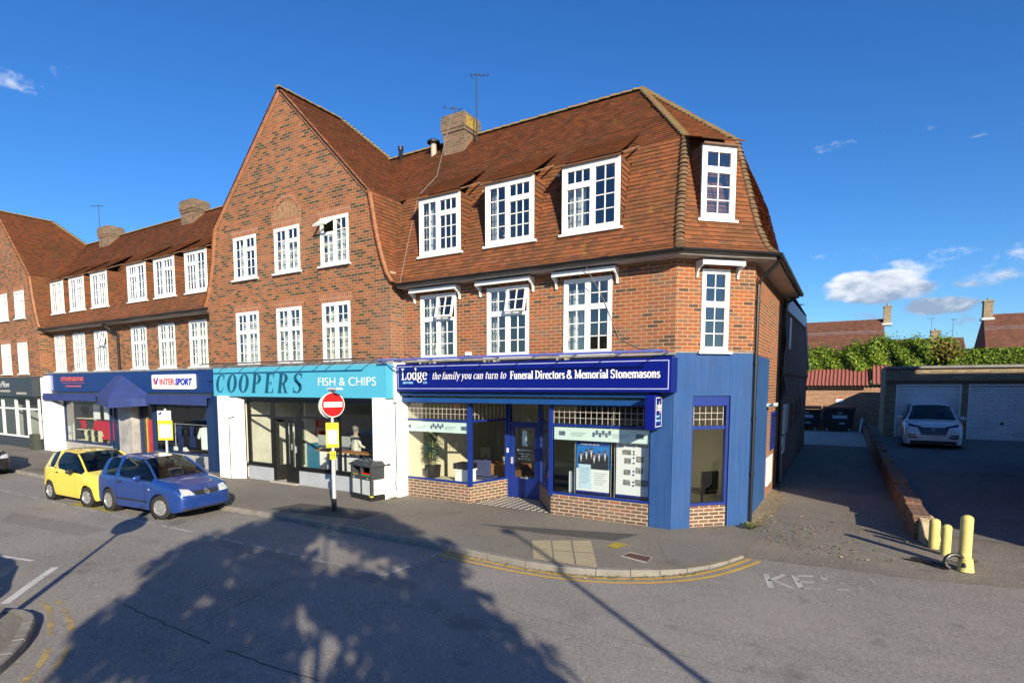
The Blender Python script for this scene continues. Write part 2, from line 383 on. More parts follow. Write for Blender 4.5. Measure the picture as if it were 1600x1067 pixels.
def glass(name, tint=(.80, .86, .86), k=1.0, base=.04):
    m = bpy.data.materials.new(name); m.use_nodes = True; nt = m.node_tree
    for n in list(nt.nodes): nt.nodes.remove(n)
    o = nd(nt, 'ShaderNodeOutputMaterial'); tr = nd(nt, 'ShaderNodeBsdfTransparent'); tr.inputs[0].default_value = tuple(tint)+(1,)
    gl = nd(nt, 'ShaderNodeBsdfGlossy'); gl.inputs['Roughness'].default_value = .0; gl.inputs[0].default_value = (1, 1, 1, 1)
    fr = nd(nt, 'ShaderNodeFresnel'); gm = nd(nt, 'ShaderNodeNewGeometry')
    nt.links.new(math_('SUBTRACT', 1.52, math_('MULTIPLY', gm.outputs['Backfacing'], 1.52-1/1.52, False, nt), False, nt), fr.inputs[0])
    # ripple so that reflections waver a little from pane to pane
    bp = nd(nt, 'ShaderNodeBump'); bp.inputs['Strength'].default_value = .06; bp.inputs['Distance'].default_value = .02
    nt.links.new(noise(nt, gpos(nt), 2.2, 1), bp.inputs['Height']); nt.links.new(bp.outputs[0], gl.inputs['Normal'])
    f = math_('MULTIPLY', fr.outputs[0], k, True, nt); f = math_('ADD', f, base, True, nt)
    mx = nd(nt, 'ShaderNodeMixShader'); nt.links.new(f, mx.inputs[0]); nt.links.new(tr.outputs[0], mx.inputs[1]); nt.links.new(gl.outputs[0], mx.inputs[2])
    nt.links.new(mx.outputs[0], o.inputs[0]); return m
M_['glass'] = glass('window_glass', k=1.7, base=.09)
M_['shop_glass'] = glass('shop_glass', (.88, .92, .90), 1.2, .02)
M_['car_glass'] = glass('car_glass', (.30, .36, .38), .75, .015)
# ------------------------------------------------------------------ builders for building parts
def wall(mb, M, top, z0, ops, reveal=.10, mi=0, rmi=None):
    """top: [(x,z)...] upper outline; ops: openings (x0,x1,za,zb) in the local wall plane y=0, outside towards -y"""
    o = mb.M; mb.M = M
    xs = sorted(set([p[0] for p in top]+[a for q in ops for a in q[:2]]))
    xmin, xmax = top[0][0], top[-1][0]; xs = [x for x in xs if xmin-1e-6 <= x <= xmax+1e-6]
    def tz(x):
        for a, b in zip(top[:-1], top[1:]):
            if a[0] <= x <= b[0]+1e-9: return a[1]+(b[1]-a[1])*(x-a[0])/max(1e-9, b[0]-a[0])
        return top[-1][1]
    for a, b in zip(xs[:-1], xs[1:]):
        if b-a < 1e-5: continue
        mid = (a+b)/2; cuts = sorted([q[2:4] for q in ops if q[0] <= mid <= q[1]]); z = z0
        for c0, c1 in cuts:
            if c0 > z+1e-5: mb.poly([(a, 0, z), (b, 0, z), (b, 0, c0), (a, 0, c0)], mi)
            z = c1
        ta, tb = tz(a+1e-6), tz(b-1e-6)
        if max(ta, tb) > z: mb.poly([(a, 0, z), (b, 0, z), (b, 0, max(tb, z)), (a, 0, max(ta, z))], mi)
    r = mi if rmi is None else rmi
    for x0, x1, a, b in ops:
        mb.poly([(x0, 0, a), (x0, reveal, a), (x0, reveal, b), (x0, 0, b)], r); mb.poly([(x1, reveal, a), (x1, 0, a), (x1, 0, b), (x1, reveal, b)], r)
        mb.poly([(x0, 0, b), (x0, reveal, b), (x1, reveal, b), (x1, 0, b)], r); mb.poly([(x0, reveal, a), (x0, 0, a), (x1, 0, a), (x1, reveal, a)], r)
    mb.M = o

def light_frame(mb, gl, x0, x1, z0, z1, cols, rows, y, sw=.042, bar=.020):
    mb.box(x0, x0+sw, y-.022, y+.03, z0, z1); mb.box(x1-sw, x1, y-.022, y+.03, z0, z1)
    mb.box(x0+sw, x1-sw, y-.022, y+.03, z0, z0+sw); mb.box(x0+sw, x1-sw, y-.022, y+.03, z1-sw, z1)
    a, b, c, d = x0+sw, x1-sw, z0+sw, z1-sw
    for i in range(1, cols): x = a+(b-a)*i/cols; mb.box(x-bar/2, x+bar/2, y-.006, y+.022, c, d)
    for j in range(1, rows): z = c+(d-c)*j/rows; mb.box(a, b, y-.004, y+.020, z-bar/2, z+bar/2)
    gl.poly([(a-.005, y+.012, c-.005), (b+.005, y+.012, c-.005), (b+.005, y+.012, d+.005), (a-.005, y+.012, d+.005)])
def curtain_mesh(mb, x0, x1, z0, z1, y, amp=.03, waves=7):
    mb.grid(lambda u, v: (x0+(x1-x0)*u, y+amp*math.sin(u*waves*6.28)+amp*.4*math.sin(u*17+v), z0+(z1-z0)*v), max(8, int(waves*6)), 2)
def window(parent, M, x0, x1, z0, z1, lights, fw=.055, proud=.02, curtains=(), sill=True, depth=.08, hood=False, sillw=.07):
    """lights: (u0,u1,v0,v1,cols,rows,open) fractions of the inner frame"""
    fr = MB(M); gl = MB(M); y = -proud
    W, H = x1-x0, z1-z0
    fr.box(x0, x0+fw, y, depth, z0, z1); fr.box(x1-fw, x1, y, depth, z0, z1); fr.box(x0+fw, x1-fw, y, depth, z0, z0+fw); fr.box(x0+fw, x1-fw, y, depth, z1-fw, z1)
    a, b, c, d = x0+fw, x1-fw, z0+fw, z1-fw
    op = []
    seen = set()
    for (u0, u1, v0, v1, cs, rs, an) in lights:
        X0, X1, Z0, Z1 = a+(b-a)*u0, a+(b-a)*u1, c+(d-c)*v0, c+(d-c)*v1
        if u0 > 0: fr.box(X0-.018, X0+.018, y+.006, depth-.004, Z0, Z1)
        if v0 > 0: fr.box(X0+.018 if u0 > 0 else X0, X1-.018 if u1 < 1 else X1, y+.004, depth-.002, Z0-.02, Z0+.02)
        xx0 = X0+(.018 if u0 > 0 else 0); xx1 = X1-(.018 if u1 < 1 else 0); zz0 = Z0+(.02 if v0 > 0 else 0); zz1 = Z1-(.02 if v1 < 1 else 0)
        if an: op.append((xx0, xx1, zz0, zz1, cs, rs, an))
        else: light_frame(fr, gl, xx0, xx1, zz0, zz1, cs, rs, y+.03)
    o = fr.build('window', M_['white'], parent)
    gl.build('pane', M_['glass'], o) if gl.f else None
    for (X0, X1, Z0, Z1, cs, rs, an) in op:
        Mo = M @ Matrix.Translation((0, y-.005, Z1)) @ Matrix.Rotation(-R(an), 4, 'X') @ Matrix.Translation((0, 0, -Z1))
        c1 = MB(Mo); g1 = MB(Mo); light_frame(c1, g1, X0-.01, X1+.01, Z0-.02, Z1, cs, rs, .0)
        co = c1.build('casement', M_['white'], o); g1.build('pane', M_['glass'], o)
    if curtains:
        cb = MB(M)
        for (u0, u1, v0, v1) in curtains: curtain_mesh(cb, a+(b-a)*u0, a+(b-a)*u1, c+(d-c)*v0, c+(d-c)*v1, depth+.10, .022, max(2, int((u1-u0)*8)))
        cb.build('curtain', M_['voile'] if rng.random() < .7 else M_['curtain'], o)
    if sill:
        s = MB(M); s.box(x0-.07, x1+.07, y-sillw, .02, z0-.055, z0-.002); s.build('sill', M_['white'], o, bevel=.004)
    return o
# light patterns (fractions)
def p_first(k=0, op=0):
    t = .63
    L_ = [(0, .5, 0, t, 2, 3, 0), (.5, 1, 0, t, 2, 3, 0), (0, .5, t, 1, 2, 2, 0), (.5, 1, t, 1, 2, 2, 0)]
    if op: L_[3] = (.5, 1, t, 1, 2, 2, op)
    return L_
def p_dormer(flip=False):
    L_ = [(0, .46, 0, 1, 2, 4, 0), (.46, 1, 0, .72, 3, 3, 0), (.46, 1, .72, 1, 3, 1, 0)]
    if flip: L_ = [(1-b, 1-a, c, d, e, f, g) for a, b, c, d, e, f, g in L_]
    return L_
def p_two(op=0): return [(0, .5, 0, 1, 2, 4, 0), (.5, 1, 0, .7, 2, 3, 0), (.5, 1, .7, 1, 2, 1, op)]
def p_twof(op=0): return [(0, .5, 0, .7, 2, 3, 0), (0, .5, .7, 1, 2, 1, op), (.5, 1, 0, 1, 2, 4, 0)]

def tiles(mb, org, du, dv, U, Vl, keep=None, gauge=.100, tw=.165, lift=.020):
    org = V(org); du = V(du).normalized(); dv = V(dv).normalized(); n = du.cross(dv).normalized()
    rows = max(1, int(round(Vl/gauge))); g = Vl/rows; cols = int(U/tw)+2
    for j in range(rows):
        sag = rng.random()
        for i in range(-1, cols):
            u0 = i*tw+(tw/2 if j % 2 else 0); u1 = u0+tw
            u0 = max(0, u0); u1 = min(U, u1)
            if u1-u0 < .02: continue
            v0 = j*g; v1 = v0+g*1.02
            c = org+du*((u0+u1)/2)+dv*((v0+v1)/2)
            if keep and not keep(c): continue
            k = lift+rng.uniform(-.004, .006); kl = k+rng.uniform(-.003, .003); dz = rng.uniform(-.004, .004)
            A = org+du*u0+dv*(v0+dz)+n*k; B = org+du*u1+dv*(v0+dz)+n*kl
            C = org+du*u1+dv*v1+n*.003; D = org+du*u0+dv*v1+n*.003
            r = min(1, max(0, rng.random()*.85+.15*sag))
            mb.poly([A, B, C, D], 0, r)
            mb.poly([A-n*(k+.004), B-n*(kl+.004), B, A], 0, r)
def tile_profile(mb, prof, frame, u0, u1, keep=None, **k):
    """prof: [(o,z)...] from eave up; frame(u,o,z)->world"""
    for (oa, za), (ob, zb) in zip(prof[:-1], prof[1:]):
        A = V(frame(u0, oa, za)); B = V(frame(u1, oa, za)); C = V(frame(u0, ob, zb)); D = V(frame(u1, ob, zb))
        tiles(mb, A, B-A, C-A, (B-A).length, (C-A).length, keep, **k)
def hips(mb, pts, step=.105, r=.085, rise=.03, n=7):
    """overlapping half-round bonnet tiles up a line"""
    for a, b in zip(pts[:-1], pts[1:]):
        a = V(a); b = V(b); d = (b-a); l = d.length; d.normalize()
        s = V((-d.y, d.x, 0));
        s = s.normalized() if s.length > .01 else V((1, 0, 0))
        nn = s.cross(d); nn = nn if nn.z > 0 or abs(nn.z) < .02 else -nn
        k = int(l/step)+1
        for i in range(k):
            t = i*step; q0 = a+d*t; q1 = a+d*min(l, t+step*1.5)
            jr = r*rng.uniform(.93, 1.07); ring = []
            for q, rr, up_ in ((q0, jr*1.12, rise), (q1, jr*.85, .0)):
                ring.append([q+s*(rr*math.cos(an))+nn*(rr*.75*math.sin(an)+up_-.02) for an in [math.pi*m/n for m in range(n+1)]])
            for m in range(n):
                mb.poly([ring[0][m+1], ring[0][m], ring[1][m], ring[1][m+1]], 0)
            mb.poly(list(reversed(ring[0])), 0)
def gutter(mb, pts, r=.06):
    for a, b in zip(pts[:-1], pts[1:]):
        a = V(a); b = V(b); d = (b-a).normalized(); s = V((-d.y, d.x, 0)); n = 6
        ra = []
        for q in (a, b): ra.append([q+s*(r*math.cos(math.pi*m/n))-V((0, 0, r*1.1*math.sin(math.pi*m/n))) for m in range(n+1)])
        for m in range(n): mb.poly([ra[0][m], ra[0][m+1], ra[1][m+1], ra[1][m]]); mb.poly([x+V((0,0,.004)) for x in (ra[1][m], ra[1][m+1], ra[0][m+1], ra[0][m])])
        mb.poly(ra[0]); mb.poly(list(reversed(ra[1])))
def text_mesh(s, size, depth=.004, bold=0.0, shear=0.0, sx=1.0, align='LEFT', space=1.0):
    cu = bpy.data.curves.new('t', 'FONT'); cu.body = s; cu.size = size; cu.extrude = depth; cu.offset = bold; cu.shear = shear; cu.align_x = align; cu.space_character = space; cu.resolution_u = 3
    o = bpy.data.objects.new('t', cu); col.objects.link(o)
    dg = bpy.context.evaluated_depsgraph_get(); me = bpy.data.meshes.new_from_object(o.evaluated_get(dg))
    bpy.data.objects.remove(o); bpy.data.curves.remove(cu)
    for v in me.vertices: v.co.x *= sx
    return me
def lettering(name, s, size, M, mat, parent=None, width=None, **k):
    """M: local x right, z up, -y out"""
    me = text_mesh(s, size, **k); me.name = name
    if width:
        xs = [v.co.x for v in me.vertices]; w0 = max(xs)-min(xs); m0 = min(xs) if k.get('align') != 'CENTER' else (max(xs)+min(xs))/2
        for v in me.vertices: v.co.x = (v.co.x-m0)*width/w0
    me.transform(Matrix.Rotation(R(90), 4, 'X')); me.transform(M)
    me.materials.clear(); me.materials.append(mat)
    o = bpy.data.objects.new(name, me); col.objects.link(o)
    if parent is not None: setpar(o, parent)
    return o
def serif_line(mb, s, x0, z0, h, width, wt=.19, slant=0.0, serif=.14, y=-.004):
    """hand drawn roman letters from strokes: wide stems, thin curves, slab serifs; fitted to the given width"""
    def seg(pts, w1=wt, w2=None):
        w2 = w1 if w2 is None else w2
        for i, (a, b) in enumerate(zip(pts[:-1], pts[1:])):
            dx, dz = b[0]-a[0], b[1]-a[1]; l = math.hypot(dx, dz) or 1; nx, nz = -dz/l, dx/l
            # pen held upright: vertical strokes thick, level strokes thin
            v_ = abs(dz/l); w_ = w1*(.30+.70*v_)
            e = .02; ax, az, bx, bz = a[0]-dx/l*e, a[1]-dz/l*e, b[0]+dx/l*e, b[1]+dz/l*e
            out.append([(ax+nx*w_/2, az+nz*w_/2), (ax-nx*w_/2, az-nz*w_/2), (bx-nx*w_/2, bz-nz*w_/2), (bx+nx*w_/2, bz+nz*w_/2)])
    def arc(cx, cz, rx, rz, a0, a1, n=12): return [(cx+rx*math.cos(R(a0+(a1-a0)*i/n)), cz+rz*math.sin(R(a0+(a1-a0)*i/n))) for i in range(n+1)]
    def sf(x, z, w_=.34): out.append([(x-w_/2, z-.03), (x+w_/2, z-.03), (x+w_/2, z+.03), (x-w_/2, z+.03)])
    xh = .66; glyphs = []; pen = 0
    for ch in s:
        out = []; w_ = .5
        st = wt
        if ch == ' ': w_ = .26
        elif ch == '&':
            w_ = .86; seg(arc(.38, .74, .17, .22, -60, 250)); seg([(.24, .58), (.78, .03)]); seg(arc(.36, .26, .28, .26, 110, 380))
        elif ch in 'bdhklfti' or ch in 'acegmnopqrsuvwxyz':
            if ch == 'o': w_ = .6; seg(arc(.3, .33, .22, .31, 0, 360, 16))
            elif ch == 'a': w_ = .54; seg(arc(.24, .47, .18, .17, 30, 160, 6)); seg([(.42, .5), (.42, .06)]); sf(.47, .03, .16); seg(arc(.24, .2, .17, .18, 20, 340, 10))
            elif ch == 'c': w_ = .5; seg(arc(.3, .33, .22, .31, 50, 310, 12))
            elif ch == 'e': w_ = .54; seg(arc(.3, .33, .22, .31, 10, 320, 12)); seg([(.1, .36), (.5, .36)])
            elif ch == 'd': w_ = .62; seg(arc(.28, .33, .2, .31, 0, 360, 14)); seg([(.48, 1), (.48, .04)]); sf(.42, .97, .2); sf(.53, .03, .18)
            elif ch == 'g': w_ = .60; seg(arc(.28, .43, .18, .22, 0, 360, 12)); seg(arc(.30, -.05, .24, .17, 0, 360, 12)); seg([(.14, .24), (.2, .12), (.45, .08)]); seg([(.42, .6), (.58, .64)], st*.8)
            elif ch == 'h': w_ = .64; seg([(.14, .96), (.14, .04)]); sf(.08, .96, .2); sf(.14, .03, .3); seg(arc(.32, .42, .18, .22, 150, 0, 6)); seg([(.5, .44), (.5, .04)]); sf(.5, .03, .3)
            elif ch == 'l': w_ = .34; seg([(.16, .98), (.16, .04)]); sf(.1, .97, .2); sf(.16, .03, .32)
            elif ch == 'i': w_ = .34; seg([(.16, .62), (.16, .04)]); sf(.1, .62, .2); sf(.16, .03, .32); seg([(.16, .96), (.16, .82)], st*1.1)
            elif ch == 't': w_ = .4; seg([(.18, .86), (.18, .1)]); seg([(.02, .62), (.36, .62)], st*1.1); seg(arc(.28, .12, .1, .1, 180, 300, 5))
            elif ch == 'f': w_ = .36; seg([(.16, .82), (.16, .04)]); sf(.16, .03, .32); seg(arc(.28, .82, .12, .15, 180, 40, 6)); seg([(.0, .62), (.34, .62)], st*1.1)
            elif ch in 'nmr':
                seg([(.14, .62), (.14, .04)]); sf(.08, .62, .2); sf(.14, .03, .3)
                if ch == 'r': w_ = .46; seg(arc(.30, .42, .16, .2, 150, 50, 6), st*1.2)
                else:
                    for k in range(2 if ch == 'm' else 1): seg(arc(.32+.36*k, .42, .18, .22, 150, 0, 6)); seg([(.5+.36*k, .44), (.5+.36*k, .04)]); sf(.5+.36*k, .03, .28)
                    w_ = .64+(.36 if ch == 'm' else 0)
            elif ch == 'u': w_ = .64; seg([(.14, .62), (.14, .22)]); sf(.08, .62, .2); seg(arc(.31, .22, .17, .2, 180, 330, 6)); seg([(.48, .62), (.48, .04)]); sf(.42, .62, .2); sf(.54, .03, .16)
            elif ch == 'y': w_ = .56; seg([(.1, .64), (.3, .06)]); seg([(.5, .64), (.3, .06), (.18, -.28)], st*.7); sf(.1, .64, .26); sf(.5, .64, .22)
            elif ch == 's': w_ = .46; seg(arc(.23, .48, .15, .15, 30, 270, 8)); seg(arc(.23, .18, .16, .16, 90, -150, 8))
        elif ch == 'L': w_ = .66; seg([(.16, .97), (.16, .03)]); sf(.16, .97, .4); sf(.28, .03, .6); seg([(.56, .03), (.58, .22)], st*.6)
        elif ch == 'F': w_ = .66; seg([(.18, .97), (.18, .03)]); sf(.32, .97, .6); sf(.18, .03, .42); sf(.32, .5, .32); seg([(.58, .97), (.6, .78)], st*.6); seg([(.46, .4), (.46, .6)], st*.5)
        elif ch == 'D': w_ = .84; seg([(.18, .97), (.18, .03)]); seg(arc(.3, .5, .44, .46, 90, -90, 14)); sf(.2, .97, .4); sf(.2, .03, .4)
        elif ch == 'M': w_ = 1.06; seg([(.16, .97), (.16, .03)], st*.6); seg([(.18, .95), (.52, .06)]); seg([(.52, .06), (.86, .95)], st*.6); seg([(.88, .97), (.88, .03)]); [sf(x, z, .3) for x, z in ((.12, .97), (.92, .97), (.16, .03), (.88, .03))]
        elif ch == 'S': w_ = .64; seg(arc(.31, .72, .22, .24, 20, 270, 10)); seg(arc(.31, .26, .24, .24, 90, -150, 10)); seg([(.53, .96), (.53, .76)], st*.5); seg([(.08, .05), (.08, .26)], st*.5)
        glyphs.append((pen, out)); pen += w_+.03
    k = width/pen
    for p, o_ in glyphs:
        for i_, q in enumerate(o_):
            mb.poly([(x0+(p+a)*k+slant*b*h, y-.0004*i_, z0+b*h) for a, b in q])
def rect_lines(mb, x0, x1, z0, z1, t, y, mi=0):
    mb.box(x0, x1, y, y+.004, z0, z0+t, mi); mb.box(x0, x1, y, y+.004, z1-t, z1, mi); mb.box(x0, x0+t, y, y+.004, z0+t, z1-t, mi); mb.box(x1-t, x1, y, y+.004, z0+t, z1-t, mi)
# ------------------------------------------------------------------ roof geometry of the terrace
RZ, RY = 10.55, 2.95            # main ridge
MAN = [(-.42, 5.66), (-.22, 5.86), (0.0, 6.32), (.22, 6.95), (.72, 8.25)]       # steep tile-hung slope, bell-cast at the eave
UP = [(.72, 8.25), (RY, RZ)]
GX, GZ, GR = -14.48, 11.72, 3.46    # gable apex and half width at the shoulder
def gz(x):
    d = abs(x-GX); return GZ-d*(GZ-8.22)/GR if d <= GR else 8.22-(d-GR)*4
front = lambda u, o, z: (u, o, z)
XS = -1.763; CH = 3.057
def chimney(parent, x0, x1, y0, y1, z0, z1, lichen=False):
    b = MB(); b.box(x0, x1, y0, y1, z0, z1-.42); b.box(x0-.05, x1+.05, y0-.05, y1+.05, z1-.42, z1-.06); b.box(x0-.02, x1+.02, y0-.02, y1+.02, z1-.06, z1)
    b.box(x0-.03, x1+.03, y0-.03, y1+.03, z1-.52, z1-.42)
    o = b.build('chimney', M_['old_brick'], parent)
    if lichen: b = MB(); b.box(x1+.04, x1+.056, y0+.05, y0+.62, z1-.40, z1-.10); b.box(x1-.1, x1+.053, y0-.053, y0-.04, z1-.40, z1-.08) if False else None; b.build('lichen', paint('yellow_lichen', (.30, .21, .04), .95, var=.5, vscale=9, dirt=.5), o)
    return o
def aerial(loc, h, label, rz=0, bars=5, group=None):
    t = thing('tv_aerial', label, 'aerial', loc, rz, group)
    m = MB(); m.cyl((0, 0, 0), (0, 0, h), .02, .015, 6); m.build('mast', M_['grey_metal'], t)
    a = MB(); a.cyl((-.38, 0, h-.10), (.22, 0, h-.02), .012, .012, 5)
    for i in range(bars):
        x = -.35+.5*i/(bars-1); l = .09+.05*(i == bars-1)
        a.cyl((x, -l, h-.06), (x, l, h-.06), .008, .008, 4)
    a.build('boom', M_['grey_metal'], t); 
    # placed in world coordinates: children follow the empty
    for c in t.children: c.matrix_parent_inverse = Matrix()
    return t
def gable_roof(parent, gx, y1=RY, depth_hip=1.93):
    tb = MB(); ub = MB()
    hw = GR
    for s in (1, -1):
        fr = (lambda u, o, z, s=s: (gx+s*o, u, z)) 
        # steep flank
        pf = [(4.22, 5.74), (4.04, 5.98), (3.86, 6.45), (3.68, 7.10), (3.46, 8.22)]
        for (oa, za), (ob, zb) in zip(pf[:-1], pf[1:]):
            A = V(fr(-.60 if s > 0 else 1.2, oa, za)); B = V(fr(1.2 if s > 0 else -.60, oa, za)); C = V(fr(-.60 if s > 0 else 1.2, ob, zb))
            tiles(tb, A, B-A, C-A, 1.8, (C-A).length)
        A = V(fr(-.60 if s > 0 else 3.2, 3.46, 8.22)); B = V(fr(3.2 if s > 0 else -.60, 3.46, 8.22)); C = V(fr(-.60 if s > 0 else 3.2, 0, GZ))
        tiles(ub, A, B-A, C-A, 3.8, (C-A).length, keep=lambda c: c.z < GZ-(c.y-depth_hip)*1.04)
    tb.build('tile_hanging', M_['tile'], parent); ub.build('roof', M_['tile_up'], parent)
    # back hip slope, ridge and hip tiles
    h = MB(); zb = 9.5; yb = depth_hip+(GZ-zb)/1.04; o_ = (GZ-zb)*GR/(GZ-8.22)
    h.poly([(gx+o_, yb, zb), (gx-o_, yb, zb), (gx, depth_hip, GZ)]); h.build('back_slope', M_['tile_up'], parent)
    rd = MB(); hips(rd, [(gx, -.6, GZ+.02), (gx, depth_hip, GZ+.02)], .30, .10, .01)
    for s in (1, -1): hips(rd, [(gx+s*o_, yb, zb), (gx, depth_hip, GZ)], .13, .09, .045)
    rd.build('ridge_tiles', M_['ridge'], parent)
def gable_outline(gx):
    r = [(3.46, 8.16), (3.66, 7.12), (3.84, 6.47), (4.02, 5.98), (4.20, 5.74)]
    pts = [(gx-o, z) for o, z in reversed(r)]+[(gx, GZ-.06)]+[(gx+o, z) for o, z in r]
    return pts
def gable_wall(parent, gx, ops, yw=-.5, xl=None, xr=None, mat='gable_brick', zb=3.70):
    wb = MB(); M = T(0, yw, 0)
    # body below the kneelers
    L0, L1 = gx-4.02 if xl is None else xl, gx+4.02 if xr is None else xr
    low = [o for o in ops if o[3] < 5.6]; hi = [o for o in ops if o[3] >= 5.6]
    wall(wb, M, [(L0, 5.50), (L1, 5.50)], zb, low)
    # kneeler: two short corbelled bands
    wall(wb, M, [(gx-4.12, 5.74), (gx+4.12, 5.74)], 5.50, [])
    wall(wb, M, gable_outline(gx), 5.74, hi)
    # underside and returns
    for s in (1, -1):
        X = L1 if s > 0 else L0; Xk = gx+s*4.12
        q = [(X, yw, zb), (X, .7, zb), (X, .7, 5.5), (X, yw, 5.5)]; wb.poly(q if s > 0 else q[::-1])
        q = [(Xk, yw, 5.5), (Xk, .7, 5.5), (Xk, .7, 5.74), (Xk, yw, 5.74)]; wb.poly(q if s > 0 else q[::-1])
        q = [(X, yw, 5.5), (Xk, yw, 5.5), (Xk, .7, 5.5), (X, .7, 5.5)]; wb.poly(q if s < 0 else q[::-1])
    o = wb.build('wall', M_[mat], parent)
    # soldier-course lintels
    sb = MB()
    for x0, x1, z0, z1 in ops: sb.box(x0-.10, x1+.10, yw-.004, yw+.02, z1+.005, z1+.245)
    sb.split('lintel', M_['soldier'], parent)
    # verge: thin tile strips round the gable edge
    vb = MB(); outl = gable_outline(gx)
    for a, b in zip(outl[:-1], outl[1:]):
        d = V((b[0]-a[0], 0, b[1]-a[1])).normalized(); n = V((-d.z, 0, d.x))
        if n.z < 0: n = -n
        A = V((a[0], 0, a[1])); B = V((b[0], 0, b[1]))
        for yy, o0, o1, in ((yw-.055, .005, .055), (yw-.035, -.05, .005)):
            pts = [A+n*o0, B+n*o0, B+n*o1, A+n*o1]
            f = [V((p.x, yy, p.z)) for p in pts]; k = [V((p.x, yw+.03, p.z)) for p in pts]
            vb.poly(f); vb.poly([f[0], k[0], k[1], f[1]]); vb.poly([f[3], f[2], k[2], k[3]])
    vb.build('verge', M_['verge'], parent)
    return o

# =================================================================== CORNER BUILDING (funeral director's)
corner = thing('shop_building', 'corner brick building with blue funeral director shopfront and white dormers in its steep tiled roof', 'building', (-6, 3, 0))
MF = T(0, 0, 0); MC = T(-CH, 0, 0, R(45)); MS = T(XS, 1.294, 0, R(90))
CW = 1.294*math.sqrt(2)
W1 = [(-9.72, -8.56), (-7.63, -6.46), (-5.56, -4.42)]
wb = MB()
wall(wb, MF, [(-10.45, 5.95), (-CH, 5.95)], 3.70, [(a, b, 3.74, 5.41) for a, b in W1])
wall(wb, MC, [(0, 5.95), (CW, 5.95)], 3.70, [(.575, 1.217, 3.74, 5.42)])
wall(wb, MS, [(0, 5.95), (6.3, 5.95)], 3.70, [])
wall(wb, MS, [(0, 3.70), (3.12, 3.70), (3.13, 3.70), (6.3, 3.70)], -.1, [(0, 3.11, -.2, 3.70), (3.9, 5.1, 1.24, 2.29)])
wb.build('wall', M_['brick'], corner)
# painted render: pier, chamfer and the first bay of the side
rb = MB()
rb.box(-3.52, -CH-.012, -.02, .35, 0, 3.66)
wall(rb, MC @ Matrix.Translation((0, -.006, 0)), [(-.01, 3.71), (CW+.006, 3.71)], -.1, [(.44, 1.335, -.2, 2.81)], reveal=.14)
rb.build('painted_pier', M_['mid_blue'], corner)
rb = MB(); wall(rb, MS, [(-.006, 3.70), (3.11, 3.70)], -.1, [], reveal=.1)
rb.poly([MS @ V((3.11, 0, -.1)), MS @ V((3.11, .02, -.1)), MS @ V((3.11, .02, 3.7)), MS @ V((3.11, 0, 3.7))])
rb.build('painted_side', M_['side_blue'], corner)
lg = MB(); lg.box(-10.42, -CH+.02, -.10, .0, 3.66, 3.71); lg.M = MC; lg.box(0, CW, -.02, 0, 3.705, 3.73); lg.build('lead_flashing', M_['lead'], corner)
# first-floor windows and their hoods
cur1 = [[(0, .24, 0, 1), (.46, .56, 0, .62)], [(0, .16, 0, 1)], [(0, .36, 0, .9)]]
for i, (a, b) in enumerate(W1):
    window(corner, MF, a, b, 3.74, 5.41, p_first(op=14 if i < 2 else 0), curtains=cur1[i])
    h = MB(); zt = 5.52
    h.box(a-.20, b+.14, -.26, -.0, zt, zt+.035); h.box(a-.20, b+.14, -.26, -.235, zt-.065, zt)
    h.box(a-.20, a-.175, -.235, 0, zt-.065, zt); h.box(b+.115, b+.14, -.235, 0, zt-.065, zt)
    for x in (a-.20, b+.10):
        h.prism([(0, 0), (0, 0)], 0, 0) if False else None
        o_ = h.M; h.M = T(x+.035, 0, 0, R(-90))
        h.prism([(0, zt-.3), (.05, zt-.3), (.06, zt-.2), (.12, zt-.13), (.22, zt-.09), (.22, zt-.06), (0, zt-.06)], -.035, 0); h.M = o_
    h.build('window_hood', M_['hood'], corner)
window(corner, MC, .575, 1.217, 3.74, 5.42, [(0, 1, 0, .58, 2, 3, 0), (0, 1, .58, 1, 2, 2, 0)], curtains=())
h = MB(MC); zt = 5.53; h.box(.42, 1.40, -.26, 0, zt, zt+.035); h.box(.42, 1.40, -.26, -.235, zt-.07, zt); h.box(.42, .445, -.235, 0, zt-.07, zt); h.box(1.375, 1.40, -.235, 0, zt-.07, zt)
for x in (.42, 1.365):
    o_ = h.M; h.M = MC @ T(x+.035, 0, 0, R(-90)); h.prism([(0, zt-.3), (.05, zt-.3), (.06, zt-.2), (.12, zt-.13), (.22, zt-.09), (.22, zt-.06), (0, zt-.06)], -.035, 0); h.M = o_
h.build('window_hood', M_['hood'], corner)
# eaves: soffit and gutter
def eave_pt(o, z):
    """front/chamfer and chamfer/side corners of the outline offset outwards by -o"""
    k = .4142
    return V((-CH+o*k*-1*-1 if False else -CH - o*(-k), o, z)), V((XS-o, 1.294-o*(-k)*-1 if False else 1.294+o*k, z))
def ring(o, z):
    a = V((-CH+(-o)*.4142, o, z)); b = V((XS+(-o), 1.294-(-o)*.4142, z)); return a, b
a0, b0 = ring(-.40, 5.60); a1, b1 = ring(0.02, 5.60)
sf = MB()
for q in ([V((-10.2, -.40, 5.60)), V((-10.2, .02, 5.60)), a1, a0], [a0, a1, b1, b0], [b0, b1, V((XS-.02, 7.5, 5.60)), V((XS+.40, 7.5, 5.60))]): sf.poly(q)
a2, b2 = ring(-.40, 5.68)
for q in ([V((-10.2, -.40, 5.60)), a0, a2, V((-10.2, -.40, 5.68))], [a0, b0, b2, a2], [b0, V((XS+.40, 7.5, 5.60)), V((XS+.40, 7.5, 5.68)), b2]): sf.poly(q)
sf.poly([V((XS+.4, 7.5, 5.6)), V((XS-.02, 7.5, 5.6)), V((XS-.02, 7.5, 5.9)), V((XS+.4, 7.5, 5.7))])
sf.build('soffit', M_['soffit'], corner)
